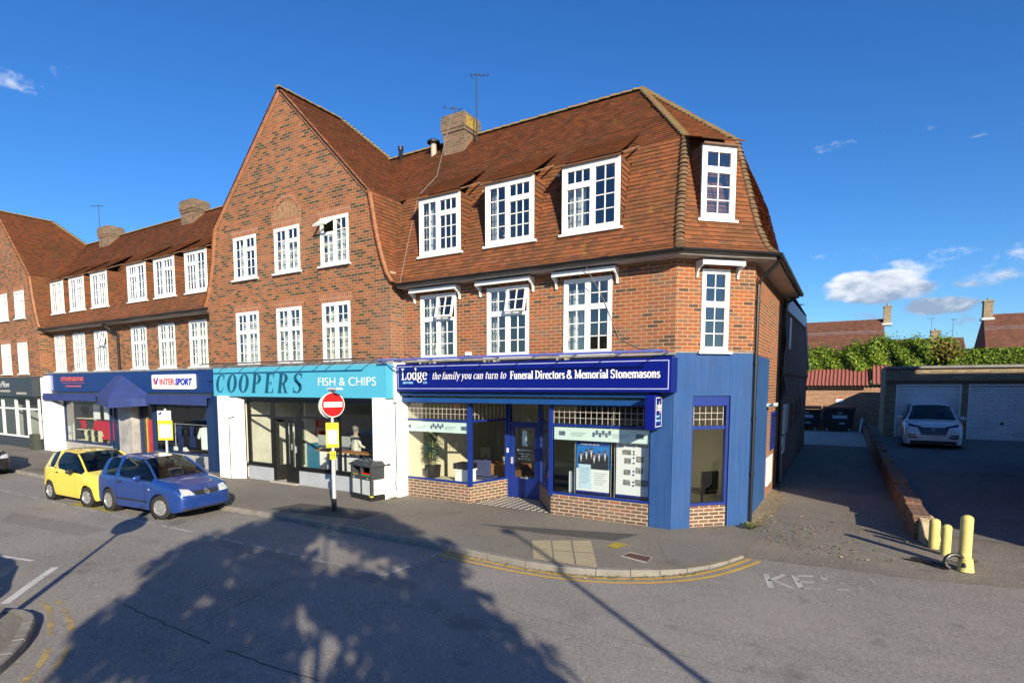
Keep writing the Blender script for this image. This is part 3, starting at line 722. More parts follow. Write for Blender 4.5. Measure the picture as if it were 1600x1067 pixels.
g = MB(); a, b = ring(-.465, 5.70); gutter(g, [V((-10.25, -.465, 5.70)), a, b, V((XS+.465, 7.5, 5.70))]); g.build('gutter', M_['black'], corner)
# tile slopes: front, chamfer, side
def off_f(z, pr):
    for (a, za), (b, zb) in zip(pr[:-1], pr[1:]):
        if za <= z <= zb: return a+(b-a)*(z-za)/(zb-za)
    return pr[-1][0] if z > pr[-1][1] else pr[0][0]
MANc = [(-.42, 5.66), (-.22, 5.86), (-.02, 6.32), (.16, 6.95), (.56, 8.25)]
MANs = [(-.42, 5.66), (-.22, 5.86), (-.02, 6.32), (.15, 6.95), (.50, 8.25)]
AP = V((-4.80, RY, RZ))
AF = MAN+[(RY, RZ)]; AC = MANc+[((RY-AP.x-CH)/math.sqrt(2), RZ)]; AS = MANs+[(XS-AP.x, RZ)]
inC = lambda c, e=0: (c.x-c.y) <= -CH-off_f(c.z, AC)*math.sqrt(2)+e
inF = lambda c, e=0: c.y >= off_f(c.z, AF)-e
inS = lambda c, e=0: c.x <= XS-off_f(c.z, AS)+e
chm = lambda u, o, z: tuple(MC @ V((u, o, z)))
sid = lambda u, o, z: (XS-o, u, z)
DW = [(-9.72, -8.42), (-7.66, -6.34), (-5.62, -4.28)]
def dorm_cut(c): return any(a-.02 < c.x < b+.02 and 6.42 < c.z < 7.9 for a, b in DW)
t = MB(); tile_profile(t, MAN, front, -10.75, -2.6, lambda c: inC(c) and not dorm_cut(c))
tile_profile(t, MANc, chm, -1.2, 3.1, lambda c: inF(c) and inS(c))
tile_profile(t, MANs, sid, .6, 7.4, lambda c: inC(c) and c.y < 7.35-max(0, c.z-6)*.18)
t.build('tile_hanging', M_['tile'], corner)
t = MB(); tile_profile(t, UP, front, GX, -3.0, lambda c: inC(c, .02) and inS(c) and c.z > gz(c.x)-.25)
tile_profile(t, AC[-2:], chm, -3.2, 4.2, lambda c: inF(c, .02) and inS(c, .02))
tile_profile(t, AS[-2:], sid, -1, 6.95, lambda c: inC(c, .02) and inF(c) and c.y < 2*RY+.9-off_f(c.z, AF))
# swept slopes over the dormers
def dorm_roof(tb, M, a, b, oy, oz, yt, zt_, flare=.06):
    # from the dormer head up to the main slope; local frame
    A = M @ V((a-flare, oy, oz)); B = M @ V((b+flare, oy, oz)); C = M @ V((a-flare, yt, zt_))
    tiles(tb, A, B-A, C-A, (B-A).length, (C-A).length, lift=.022)
for a, b in DW: dorm_roof(t, MF, a, b, -.12, 7.92, 1.12, 8.70)
dorm_roof(t, MC, .44, 1.34, -.14, 7.95, 1.20, 8.55, .04)
t.build('roof', M_['tile_up'], corner)
# solid core below the tiles so nothing shows between them
core = MB()
def corep(o, z, pf): return pf(o, z)
def ringm(z, e=.05):
    of, oc, os_ = off_f(z, AF)+e, off_f(z, AC)+e, off_f(z, AS)+e
    # front y=of ; chamfer x-y=-CH-oc*1.414 ; side x=XS-os
    k = -CH-oc*math.sqrt(2)
    return [V((-10.9, of, z)), V((of+k, of, z)), V((XS-os_, XS-os_-k, z)), V((XS-os_, 6.9-max(0, z-6)*.1, z))]
zs = [5.7, 5.9, 6.32, 6.95, 8.25, 9.4, 10.45]
for za, zb in zip(zs[:-1], zs[1:]):
    A, B = ringm(za), ringm(zb)
    for i in range(3):
        if i == 0 and za >= 6 and za < 8: continue
        core.poly([A[i], A[i+1], B[i+1], B[i]])
for (a, b) in zip([-10.9]+[q[1]-.03 for q in DW], [q[0]+.03 for q in DW]+[-3.2]):
    for za, zb in zip(zs[2:4], zs[3:5]):
        e = .05; core.poly([V((a, off_f(za, AF)+e, za)), V((b, off_f(za, AF)+e, za)), V((b, off_f(zb, AF)+e, zb)), V((a, off_f(zb, AF)+e, zb))])
core.build('roof_lining', M_['dark_wood'], corner)
hp = MB()
def hipline(prA, prB, fn):
    zz = [5.68, 5.86, 6.32, 6.95, 7.6, 8.25]; return [fn(z) for z in zz]
fc = lambda z: V((off_f(z, AF)-CH-off_f(z, AC)*math.sqrt(2), off_f(z, AF), z))
cs = lambda z: V((XS-off_f(z, AS), XS-off_f(z, AS)+CH+off_f(z, AC)*math.sqrt(2), z))
hips(hp, hipline(AF, AC, fc), .1, .088, .035); hp.build('bonnet_hip_tiles', M_['hip'], corner); hp = MB(); hips(hp, hipline(AC, AS, cs), .1, .078, .03); hp.build('bonnet_hip_tiles', M_['hip'], corner)
hp = MB(); hips(hp, [fc(8.25), AP+V((0, 0, .02))], .16, .078, .035); hips(hp, [cs(8.25), AP+V((0, 0, .02))], .16, .078, .035)
hips(hp, [V((-13.4, RY, RZ+.01)), AP+V((0, 0, .02))], .30, .10, .01)
hp.build('ridge_tiles', M_['ridge'], corner)
# dormers: box, cheeks, window
def dormer(parent, M, a, b, lights, yb=.75, zb=6.42, zt_=7.87, cur=(), flip=False, fw=.075):
    ck = MB(M)
    for x, s in ((a-.01, -1), (b+.01, 1)):
        n = 13
        for k in range(n):
            z0 = zb+(zt_-zb)*k/n; z1 = zb+(zt_-zb)*(k+1)/n
            ya, yb_ = -.0, off_f((z0+z1)/2, AF)+.12
            d = s*.018
            q = [(x+d, ya, z0), (x+d, yb_, z0), (x, yb_, z1), (x, ya, z1)]; ck.poly(q if s > 0 else q[::-1])
            q = [(x, ya, z0), (x, yb_, z0), (x+d, yb_, z0), (x+d, ya, z0)]; ck.poly(q if s < 0 else q[::-1])
        ck.build('dormer_cheek', M_['tile'], parent); ck = MB(M)
    o = window(parent, M, a, b, zb, zt_, lights, fw=fw, curtains=cur, proud=.03, sillw=.03)
    l = MB(M); l.box(a-.01, b+.01, -.10, .05, zt_+.0, zt_+.03); l.build('dormer_head', M_['dark_wood'], parent)
    return o
dcur = [[(0, .40, 0, 1)], [(0, .12, 0, 1), (.9, 1, 0, .7)], [(0, .36, 0, .7)]]
for i, (a, b) in enumerate(DW): dormer(corner, MF, a, b, p_dormer(i == 2), cur=dcur[i])
dormer(corner, MC, .49, 1.27, [(0, 1, 0, .70, 2, 3, 0), (0, 1, .70, 1, 2, 1, 0)], fw=.08)
vg = MB()
for a, b in DW: vg = MB(); hips(vg, [(b+.03, -.05, 7.93), (b+.16, .66, 8.26)], .2, .035, .0); vg.build('mortar_fillet', M_['hip'], corner)
chimney(corner, -10.66, -9.90, 2.35, 3.15, 9.9, 11.08, True)
# flue and vent on the roof slope
f = MB(); f.cyl((-11.22, 2.6, 9.9), (-11.22, 2.6, 10.52), .09, .09, 12); f.build('flue', M_['concrete'], corner)
f = MB(); f.lathe([(.0, 10.66), (.10, 10.64), (.20, 10.58), (.20, 10.53), (.0, 10.52)], 16, org=(-11.22, 2.6, 0)); f.build('flue_cap', M_['black'], corner)
f = MB(); f.cyl((-12.72, 2.8, 10.3), (-12.72, 2.8, 10.72), .07, .07, 8); f.lathe([(.0, 10.86), (.09, 10.82), (.09, 10.70), (.0, 10.69)], 10, org=(-12.72, 2.8, 0)); f.build('vent_pipe', M_['black'], corner)
# downpipes
def pipe(parent, pts, r=.034, n=8, name='downpipe', mat='black'):
    p = MB(); p.tube(pts, r, n)
    zz = [q for q in (1.1, 2.3, 3.5, 4.8) if min(pts[-1][2], pts[-2][2]) < q < max(pts[-1][2], pts[-2][2])]
    for z in zz: p.cyl((pts[-1][0], pts[-1][1], z-.03), (pts[-1][0], pts[-1][1], z+.03), r*1.35, r*1.35, n)
    return smooth_angle(p.build(name, M_[mat], parent))
pipe(corner, [(XS+.44, 1.35, 5.66), (XS+.40, 1.40, 5.56), (XS+.12, 1.42, 5.30), (XS+.055, 1.42, 5.16), (XS+.055, 1.42, .02)], .037)
pipe(corner, [(XS+.42, 7.2, 5.66), (XS+.10, 7.25, 5.45), (XS+.06, 7.25, 5.3), (XS+.06, 7.25, .02)], .05)
pipe(corner, [(XS+.12, 7.05, 5.45), (XS+.10, 7.05, 3.2)], .03, name='cable')
# air vent and cable details on the front
v = MB(); v.box(-4.10, -3.83, -.012, .02, 5.42, 5.53); v.build('air_vent', M_['dark_wood'], corner)
cb = MB(); cb.tube([(-10.06, -.44, 5.7), (-10.30, .3, 7.2), (-10.32, .70, 8.28), (-10.05, 1.2, 8.9), (-10.6, 2.3, 10.2), (-10.3, 2.3, 11.05)], .010, 5)
cb.tube([(-10.28, -.02, 5.6), (-10.26, -.02, 4.2), (-10.22, -.02, 3.9), (-9.9, -.03, 3.78), (-4.0, -.03, 3.76)], .011, 5)
cb.tube([(-4.95, -.45, 5.74), (-4.6, -.03, 4.9), (-4.25, -.02, 4.05), (-3.8, -.02, 3.82), (-3.2, -.02, 3.76)], .007, 4)
cb.build('cable', paint('grey_cable', (.22, .19, .17), .8), corner)
sl = MB(); sl.box(-8.25, -8.10, -.08, 0, 3.80, 3.88); sl.build('security_light', M_['white'], corner)

# ---- shopfront of the corner building
GB = M_['blue']
fs = MB(); fs.box(-10.22, -2.99, -.44, -.02, 2.89, 3.60); fs.build('fascia_sign', M_['royal'], corner, bevel=.01)
fr = MB(); rect_lines(fr, -10.17, -3.05, 2.955, 3.545, .018, -.449); 
fr.build('sign_border', paint('pale_sign_border', (.42, .45, .72), .5), corner)
for s_, x_, z_, h_, w_, wt_, sl_ in (('Lodge', -10.04, 3.19, .30, .86, .14, 0), ('the family you can turn to', -9.03, 3.20, .18, 2.20, .13, .25), ('Funeral Directors & Memorial Stonemasons', -6.72, 3.19, .185, 3.50, .20, 0)):
    lt = MB(); serif_line(lt, s_, x_, z_, h_, w_, wt=wt_, slant=sl_)
    for p in lt.v: p.y -= .4435
    lt.build('sign_lettering', M_['letter'], corner)
lettering('small_lettering', 'BROTHERS                 LTD', .075, T(-9.99, -.446, 3.09), M_['sky_letter'], corner, width=.80, bold=.002)
# pale bar and arms in front of the fascia
br = MB(); br.cyl((-10.42, -.94, 3.70), (-3.02, -.94, 3.70), .026, .026, 8)
for i in range(8):
    x = -10.30+i*1.02; br.cyl((x, -.94, 3.70), (x, -.06, 3.72), .012, .012, 6)
br.cyl((-10.38, -.94, 3.69), (-10.22, -.40, 3.50), .014, .014, 6)
smooth_angle(br.build('awning_bar', M_['pale_blue'], corner))
hd = MB(); hd.box(-10.26, -3.5, -.30, .02, 2.78, 2.84); hd.box(-10.26, -3.5, -.22, .02, 2.60, 2.72)
hd.box(-10.24, -3.5, -.26, .02, 2.84, 2.89)
hd.build('shop_header', paint('header_blue', (.008, .06, .22), .4), corner, bevel=.006)
# stall risers
rs = MB()
rs.box(-10.48, -8.17, 0, .12, -.1, .49)
def slab(mb, p, q, th, z0, z1, side=1):
    p = V(p+(0,)); q = V(q+(0,)); d = (q-p).normalized(); n = V((-d.y, d.x, 0))*th*side
    b = [p, q, q+n, p+n]
    pts0 = [V((c.x, c.y, z0)) for c in b]; pts1 = [V((c.x, c.y, z1)) for c in b]
    if side < 0: pts0.reverse(); pts1.reverse()
    mb.poly(pts0[::-1]); mb.poly(pts1)
    for i in range(4): j = (i+1) % 4; mb.poly([pts0[i], pts0[j], pts1[j], pts1[i]])
slab(rs, (-8.17, .0), (-7.80, 1.30), .12, -.1, .49)
slab(rs, (-6.82, 1.30), (-5.86, .0), .12, -.1, .49)
rs.box(-5.86, -3.5, 0, .12, -.1, .49)
rs.M = MC; rs.box(.44, 1.335, .05, .14, -.1, .47); rs.M = Matrix()
rs.split('stall_riser', M_['stall_brick'], corner)
fm = MB()
def shop_frame(mb, p, q, z0, z1, th=.06, w_=.05, trans=(2.12,), mull=()):
    p = V(p+(0,)); q = V(q+(0,)); l = (q-p).length; a = math.atan2(q.y-p.y, q.x-p.x)
    o = mb.M; mb.M = o @ T(p.x, p.y, 0, a)
    mb.box(0, l, -.02, th, z0, z0+w_); mb.box(0, l, 0, th, z1-w_, z1)
    for x in (0, l-w_): mb.box(x, x+w_, 0, th, z0+w_, z1-w_)
    for t_ in trans: mb.box(w_, l-w_, .004, th-.004, t_-w_/2, t_+w_/2)
    for m in mull: mb.box(m-w_/2, m+w_/2, -.004, th+.004, z0+w_, z1-w_)
    mb.M = o; return T(p.x, p.y, 0, a), l
gl = MB()
def pane(mb, M, l, z0, z1): mb.poly([M @ V((.03, .035, z0)), M @ V((l-.03, .035, z0)), M @ V((l-.03, .035, z1)), M @ V((.03, .035, z1))])
for p, q in (((-10.49, .0), (-8.17, .0)), ((-8.17, .0), (-7.80, 1.30)), ((-6.82, 1.30), (-5.86, 0)), ((-5.86, 0), (-3.5, 0))):
    M, l = shop_frame(fm, p, q, .49, 2.62); pane(gl, M, l, .5, 2.6)
fm.box(-8.22, -8.12, -.03, .07, .44, 2.62); fm.box(-5.91, -5.81, -.03, .07, .44, 2.62)
# door in the recess
fm.box(-7.86, -7.72, 1.30, 1.42, 0, 2.62); fm.box(-6.88, -6.78, 1.30, 1.42, 0, 2.62); fm.box(-7.72, -6.88, 1.30, 1.42, 1.98, 2.06); fm.box(-7.72, -6.88, 1.30, 1.42, 2.54, 2.62)
gl.poly([(-7.72, 1.36, 2.06), (-6.88, 1.36, 2.06), (-6.88, 1.36, 2.54), (-7.72, 1.36, 2.54)])
M, l = shop_frame(fm, (-2.734, .311), (-2.118, .939), .47, 2.60, trans=(2.14,)) if False else (None, None)
fm.M = MC; fm.box(.44, 1.335, .03, .13, 2.60, 2.80); fm.box(.44, 1.335, .02, .12, .47, .52); fm.box(.44, .49, .05, .12, .52, 2.60); fm.box(1.27, 1.335, .03, .12, .52, 2.60); fm.box(.49, 1.27, .05, .11, 2.10, 2.17); fm.M = Matrix()
gl.poly([MC @ V(p) for p in ((.49, .08, .5), (1.27, .08, .5), (1.27, .08, 2.6), (.49, .08, 2.6))])
sfr = fm.build('shopfront_frame', GB, corner, bevel=.004)
gl.split('shop_window', M_['shop_glass'], sfr, 1)
dr = MB()
dr.box(-7.72, -7.61, 1.33, 1.39, .01, 1.98); dr.box(-6.99, -6.88, 1.33, 1.39, .01, 1.98); dr.box(-7.61, -6.99, 1.33, 1.39, .01, .56); dr.box(-7.61, -6.99, 1.33, 1.39, 1.90, 1.98)
dr.box(-7.50, -7.10, 1.318, 1.335, .12, .46)
dro = dr.build('door', GB, corner, bevel=.006)
d2 = MB(); d2.poly([(-7.61, 1.36, .56), (-6.99, 1.36, .56), (-6.99, 1.36, 1.9), (-7.61, 1.36, 1.9)]); d2.build('pane', M_['shop_glass'], dro)
d2 = MB(); d2.box(-7.68, -7.64, 1.27, 1.33, .92, 1.10); d2.build('handle', M_['galv'], dro); d2 = MB(); d2.box(-7.42, -7.18, 1.315, 1.33, .53, .58); d2.build('letter_box', M_['galv'], dro)
nt_ = MB(); nt_.box(-7.36, -7.22, 1.335, 1.345, 1.42, 1.83); nt_.build('notice', paint('pale_notice', (.45, .60, .68), .6), dro)
lettering('door_lettering', 'Opening Times', .07, T(-7.30, 1.345, 1.28), M_['letter'], dro, align='CENTER')
for k in range(3): lettering('door_lettering', ('Monday to Friday', '9.00 - 5.00', 'Saturday 9.00 - 12.30')[k], .045, T(-7.30, 1.345, 1.19-.07*k), M_['letter'], dro, align='CENTER')
bell = MB(); bell.box(-7.82, -7.77, 1.27, 1.30, 1.22, 1.34); bell.build('door_bell', M_['white'], corner)
# leaded top lights
def leaded(mb, M, l, z0, z1, n, skip=0):
    mb = MB(); o = mb.M; mb.M = M
    for i in range(n+1):
        if i/n < skip: continue
        x = .06+(l-.12)*i/n; mb.box(x-.006, x+.006, .02, .028, z0, z1)
    for k in (1, 2): mb.box(.06+(l-.12)*skip, l-.06, .018, .026, z0+(z1-z0)*k/3-.006, z0+(z1-z0)*k/3+.006)
    mb.build('leaded_light', M_['soffit'], corner)
leaded(None, T(-10.49, 0, 0), 2.32, 2.16, 2.56, 16); leaded(None, T(-8.17, 0, 0, math.atan2(1.3, .37)), 1.35, 2.16, 2.56, 9)
leaded(None, T(-5.86, 0, 0), 2.36, 2.16, 2.56, 17); leaded(None, MC @ T(.46, .05, 0), .82, 2.18, 2.58, 5)
# ceiling of the recess, lobby tiles, banners stuck inside the glass
rc = MB(); rc.box(-10.4, -3.55, -.02, 5.6, 2.64, 2.70); rc.build('ceiling', M_['cream'], corner)
def checker():
    m, nt, b = new_mat('checker_lobby_tiles'); c = nd(nt, 'ShaderNodeTexChecker'); c.inputs['Scale'].default_value = 1; mp = nd(nt, 'ShaderNodeMapping'); mp.inputs['Scale'].default_value = (8, 8, 8); mp.inputs['Rotation'].default_value = (0, 0, R(45))
    nt.links.new(gpos(nt), mp.inputs[0]); nt.links.new(mp.outputs[0], c.inputs[0]); c.inputs[1].default_value = (.62, .58, .50, 1); c.inputs[2].default_value = (.03, .03, .03, 1)
    nt.links.new(c.outputs[0], b.inputs['Base Color']); b.inputs['Roughness'].default_value = .5; return m
lb = MB(); lb.poly([(-8.10, .02, .008), (-5.92, .02, .008), (-6.86, 1.30, .008), (-7.78, 1.30, .008)]); lb.build('lobby_floor', checker(), corner)
bn = MB(); pbl = paint('pale_banner', (.62, .76, .74), .7, var=.02)
bn.box(-10.42, -8.24, .045, .05, 1.80, 2.08); bn.box(-5.80, -3.56, .045, .05, 1.78, 2.07)
bno = bn.split('window_banner', pbl, corner)[0]
mk = MB()
for x0 in (-10.42, -5.80):
    for dx, w_, n_ in ((.12, .16, 1), (.95, .06, 6), (1.95, .17, 1)):
        for k in range(n_):
            a = x0+dx+k*.075; zc = 1.88+(.05 if k % 2 else 0); mk.box(a, a+w_, .0405, .0445, zc, zc+.10)
    for dx in (.42, 1.42):
        for k in range(3): mk.box(x0+dx, x0+dx+.38-.05*k, .041, .0445, 1.95-.035*k, 1.957-.035*k)
mk.build('banner_pictures', paint('banner_picture', (.10, .13, .20), .7, var=.8, vscale=22), bno)
# projecting box sign
ps = MB(); ps.box(-3.47, -3.27, -.62, -.10, 2.14, 2.84); pso = ps.build('projecting_sign', M_['royal'], corner, bevel=.012)
rb = MB(T(-3.262, -.62, 0, R(90))); rect_lines(rb, .05, .47, 2.19, 2.79, .014, -.004); rb.build('sign_border', M_['letter'], pso)
ll = MB(T(-3.266, -.56, 0, R(90))); serif_line(ll, 'Lodge', 0, 2.52, .19, .38, wt=.17); ll.build('sign_lettering', M_['letter'], pso)
lettering('small_lettering', 'Funeral\nDirectors', .085, T(-3.266, -.54, 2.38, R(90)), M_['sky_letter'], pso)
bk = MB(); bk.box(-3.40, -3.34, -.10, .0, 2.25, 2.30); bk.box(-3.40, -3.34, -.10, .0, 2.65, 2.70); bk.build('bracket', M_['royal'], pso)
# rooms behind the windows
it = MB()
it.box(-10.35, -2.9, 5.5, 5.6, 0, 7.6)       # rear wall
it.box(-10.40, -10.32, .15, 5.6, 0, 5.9); it.box(-10.40, -10.32, .95, 5.0, 5.9, 8.3)
it.box(-3.60, -3.52, .20, 5.6, 0, 2.64)
it.box(-10.35, -3.3, .12, 5.6, 5.98, 6.06); it.box(-10.35, -3.3, .14, 5.6, 2.72, 2.86); it.box(-3.3, -2.1, 1.5, 5.6, 5.98, 6.06); it.box(-3.3, -2.1, 1.5, 5.6, 2.72, 2.86)
it.box(-3.5, -1.95, 2.6, 2.7, 0, 2.7); it.box(-8.14, -8.06, .2, 3.6, 3.0, 6.0); it.box(-6.05, -5.97, .2, 3.6, 3.0, 6.0)
it.box(-8.14, -8.06, .6, 3.6, 6.1, 8.0); it.box(-6.05, -5.97, .6, 3.6, 6.1, 8.0)
it.build('room_walls', M_['cream'], corner)
it = MB(); it.box(-10.35, -3.55, .13, 5.6, -.1, .003); it.box(-3.5, XS-.1, 1.4, 5, -.1, .02)
it.build('floor', M_['carpet'], corner)
# side alley fittings that belong to the building
sw = MB(MS); sw.box(3.9, 5.1, -.03, .08, 1.24, 1.32); sw.box(3.9, 5.1, -.03, .08, 2.21, 2.29); sw.box(3.9, 3.98, -.03, .08, 1.32, 2.21); sw.box(5.02, 5.1, -.03, .08, 1.32, 2.21)
s_ = sw.build('side_window', GB, corner); sw = MB(MS); sw.poly([(3.98, .03, 1.32), (5.02, .03, 1.32), (5.02, .03, 2.21), (3.98, .03, 2.21)]); sw.build('pane', M_['glass'], s_)
sw = MB(MS); sw.box(3.2, 4.25, -.05, 0, .35, 1.12); sw.build('white_meter_cover', M_['white'], corner, bevel=.01)
# =================================================================== GABLED BUILDING (fish and chip shop)
gab = thing('gabled_building', 'tall brick gable-fronted building over the light blue fish and chip shop sign', 'building', (GX, 2, 0))
G1 = [(-17.0, -15.85), (-14.97, -13.83), (-12.94, -11.82)]
ops = [(a, b, 3.72, 5.40) for a, b in G1]+[(a, b, 6.44, 7.77) for a, b in G1]
gable_wall(gab, GX, ops, xl=-18.50, xr=-10.35)
gable_roof(gab, GX)
MG = T(0, -.5, 0)
cg = [[(0, .5, 0, .85), (.5, 1, 0, 1)], [(.08, .45, 0, 1), (.55, 1, 0, .8)], [(0, .4, 0, 1), (.5, 1, 0, .75)]]
for i, (a, b) in enumerate(G1): window(gab, MG, a, b, 3.72, 5.40, p_first(), curtains=cg[i])
cg = [[(0, .4, 0, .9)], [(0, .5, 0, .8), (.55, 1, 0, .7)], [(0, .5, 0, .72), (.52, 1, 0, .75)]]
for i, (a, b) in enumerate(G1): window(gab, MG, a, b, 6.44, 7.77, p_twof(55) if i == 2 else p_two(), curtains=cg[i])
# blind arch (brick rings and tan infill) above the middle window
ra = MB(MG)
def arcring(mb, cx, cz, r0, r1, y0, y1, n=18):
    for i in range(n):
        a, b = math.pi*i/n+.015, math.pi*(i+1)/n-.015
        P_ = [(cx+r*math.cos(t), cz+r*math.sin(t)) for r, t in ((r0, a), (r1, a), (r1, b), (r0, b))]; mb.prism(P_, y0, y1)
arcring(ra, -14.40, 8.02, .58, .70, -.006, .02); ra.build('brick_arch', M_['soldier'], gab)
ra = MB(MG); ra.prism([(-14.40+.56*math.cos(math.pi*i/14), 8.02+.50*math.sin(math.pi*i/14)) for i in range(15)], -.004, .02); ra.build('arch_infill', paint('tan_arch_infill', (.30, .17, .09), .9, var=.4, vscale=12), gab)
lb_ = MB(MG); lb_.box(-14.98, -13.82, -.012, .02, 8.30, 8.33); lb_.build('arch_band', M_['soldier'], gab) if False else None
# structure behind
it = MB(); it.box(-18.4, -10.45, 5.4, 5.5, 0, 8.2); it.box(-18.4, -10.45, -.36, 5.4, 6.0, 6.08); it.box(-18.4, -10.45, -.36, 5.4, 3.0, 3.12); it.box(-18.4, -18.3, -.3, 5.4, 0, 5.6); it.box(-10.55, -10.48, -.3, 5.4, 0, 5.6)
it.box(-15.4, -15.32, -.1, 5.4, 3.1, 8.1); it.box(-13.4, -13.32, -.1, 5.4, 3.1, 8.1); it.box(-17.6, -11.3, -.3, 5.4, 8.05, 8.12)
it.build('room_walls', M_['beige'], gab)
# fascia, piers and shopfront
fs = MB(); fs.box(-18.02, -10.28, -.76, -.30, 2.70, 3.62); fs.build('fascia_sign', M_['cyan'], gab, bevel=.008)
lg = MB(); lg.box(-18.3, -10.28, -.72, -.48, 3.62, 3.70); lg.box(-17.0, -10.8, -.62, -.45, 3.70, 3.725); lg.build('lead_flashing', M_['lead'], gab)
tm = MB()
def fat(pts, wa, wb, x, z, h, sl): pass
def curve_letter(mb, outer, inner=None, y=-.775, t=.015):
    pass
# tall slanted roman capitals, thick and thin: filled ring shapes
def E_(mb, x, z, w_, h, sl, kind, y=-.762, d=.014):
    S = lambda a, b: (x+a*w_+sl*b*h, z+b*h)
    def bar(p): mb.prism([S(*q) for q in p], y-d, y)
    def ringseg(cx, cz, rx, rz, ix, a0, a1, n=18, iz=.93):
        for i in range(n):
            a, b = R(a0+(a1-a0)*i/n), R(a0+(a1-a0)*(i+1)/n)
            bar([(cx+rx*math.cos(a), cz+rz*math.sin(a)), (cx+rx*math.cos(b), cz+rz*math.sin(b)), (cx+rx*ix*math.cos(b), cz+rz*iz*math.sin(b)), (cx+rx*ix*math.cos(a), cz+rz*iz*math.sin(a))])
    if kind == 'O': ringseg(.5, .5, .49, .5, .44, 0, 360, 28)
    if kind == 'C': ringseg(.55, .5, .54, .5, .48, 55, 300, 22); bar([(.86, .70), (.90, .70), (.90, .98), (.84, .88)]); bar([(.80, .08), (.84, .1), (.88, .28), (.85, .28)])
    if kind in 'PRE':
        bar([(.12, .03), (.40, .03), (.40, .97), (.12, .97)]); bar([(.04, 0), (.52, 0), (.52, .035), (.04, .035)]); bar([(.04, .965), (.45, .965), (.45, 1), (.04, 1)])
    if kind in 'PR':
        ringseg(.44, .73, .50, .27, .42, -90, 90, 14, .88); bar([(.38, .965), (.46, .965), (.46, 1), (.38, 1)]); bar([(.38, .46), (.46, .46), (.46, .49), (.38, .49)])
    if kind == 'R': bar([(.46, .48), (.66, .48), (.98, .03), (.76, .03)]); bar([(.72, 0), (1.06, 0), (1.06, .035), (.72, .035)])
    if kind == 'E':
        bar([(.38, .965), (.88, .965), (.88, 1), (.38, 1)]); bar([(.38, 0), (.92, 0), (.92, .035), (.38, .035)]); bar([(.38, .49), (.66, .49), (.66, .525), (.38, .525)])
        bar([(.82, .78), (.87, .78), (.88, .97), (.80, .97)]); bar([(.84, .03), (.92, .03), (.92, .24), (.88, .24)]); bar([(.62, .4), (.66, .4), (.66, .62), (.62, .62)])
    if kind == 'S':
        ringseg(.46, .76, .40, .24, .40, 35, 270, 14, .84); ringseg(.48, .26, .44, .26, .42, -140, 90, 14, .86)
        bar([(.24, .56), (.34, .72), (.80, .44), (.70, .28)]); bar([(.78, .74), (.82, .74), (.82, 1), (.76, .92)]); bar([(.10, 0), (.16, .08), (.14, .28), (.10, .28)])
for ch, x in zip('COOPERS', (-17.90, -17.30, -16.68, -16.00, -15.36, -14.74, -14.06)): tm = MB(); E_(tm, x, 2.83, .46 if ch != 'O' else .52, .59, .20, ch); tm.build('sign_letter', M_['teal'], gab)
lettering('small_lettering', 'FISH & CHIPS', .34, T(-12.90, -.768, 3.04), M_['letter'], gab, width=2.24, bold=-.004)
# thin wires and the light bar whose shadow falls on the sign
lbm = MB(); lbm.cyl((-18.0, -1.24, 3.74), (-10.62, -1.24, 3.74), .022, .022, 6)
for x in (-17.2, -16.1, -15.3, -14.3, -13.2, -12.6, -12.1, -11.3, -10.66): lbm.cyl((x, -1.24, 3.74), (x, -.5, 3.78), .013, .013, 5)
lbm.tube([(-18.1, -.80, 3.70), (-10.4, -.80, 3.71)], .012, 5)
smooth_angle(lbm.build('light_bar', M_['grey_metal'], gab))
pr = MB()
pr.box(-17.72, -17.22, -.84, -.3, -.1, 2.72); pr.poly([(-17.22, -.84, -.1), (-16.68, -.56, -.1), (-16.68, -.56, 2.66), (-17.22, -.84, 2.66)]); pr.build('white_pier', M_['render'], gab); pr = MB()
pr.box(-10.80, -10.36, -.78, -.3, -.1, 2.72)
pr.box(-10.36, -10.24, -.36, .05, -.1, 3.66); pr.box(-10.28, -10.24, -.50, -.36, 2.6, 3.66)
pr.build('white_pier', M_['render'], gab)
pipe(gab, [(-16.95, -.74, 2.05), (-17.12, -.84, 2.0), (-17.12, -.84, .02)], .012, 6, 'cable', 'grey_metal')
pipe(gab, [(-10.31, -.42, 3.3), (-10.31, -.39, .9), (-10.33, -.42, .35), (-10.28, -.42, .2)], .012, 6, 'cable', 'grey_metal')
YS = -.46
rsr = MB(); rsr.box(-16.68, -15.42, YS-.02, YS+.12, -.1, .46); rsr.box(-14.18, -10.80, YS-.02, YS+.12, -.1, .46); rsr.split('stall_riser', M_['grey_riser'], gab)
st = MB(); st.box(-15.42, -14.18, -.62, .0, -.1, .03); st.build('door_step', M_['concrete'], gab)
fm = MB(T(0, YS, 0)); gl = MB(T(0, YS, 0))
def bay(x0, x1, z0, muls=()):
    fm.box(x0, x1, -.03, .06, z0, z0+.07); fm.box(x0, x1, -.01, .06, 2.52, 2.64); fm.box(x0, x0+.07, -.01, .06, z0+.07, 2.52); fm.box(x1-.07, x1, -.01, .06, z0+.07, 2.52); fm.box(x0+.07, x1-.07, -.006, .05, 2.05, 2.12)
    for m in muls: fm.box(m-.04, m+.04, -.006, .055, z0+.07, 2.52)
    gl.poly([(x0+.05, .03, z0+.05), (x1-.05, .03, z0+.05), (x1-.05, .03, 2.55), (x0+.05, .03, 2.55)])
bay(-16.68, -15.42, .50); bay(-14.18, -10.82, .50, (-12.42,))
fm.box(-16.78, -15.36, -.07, .02, .46, .50); fm.box(-14.24, -10.8, -.07, .02, .46, .50)
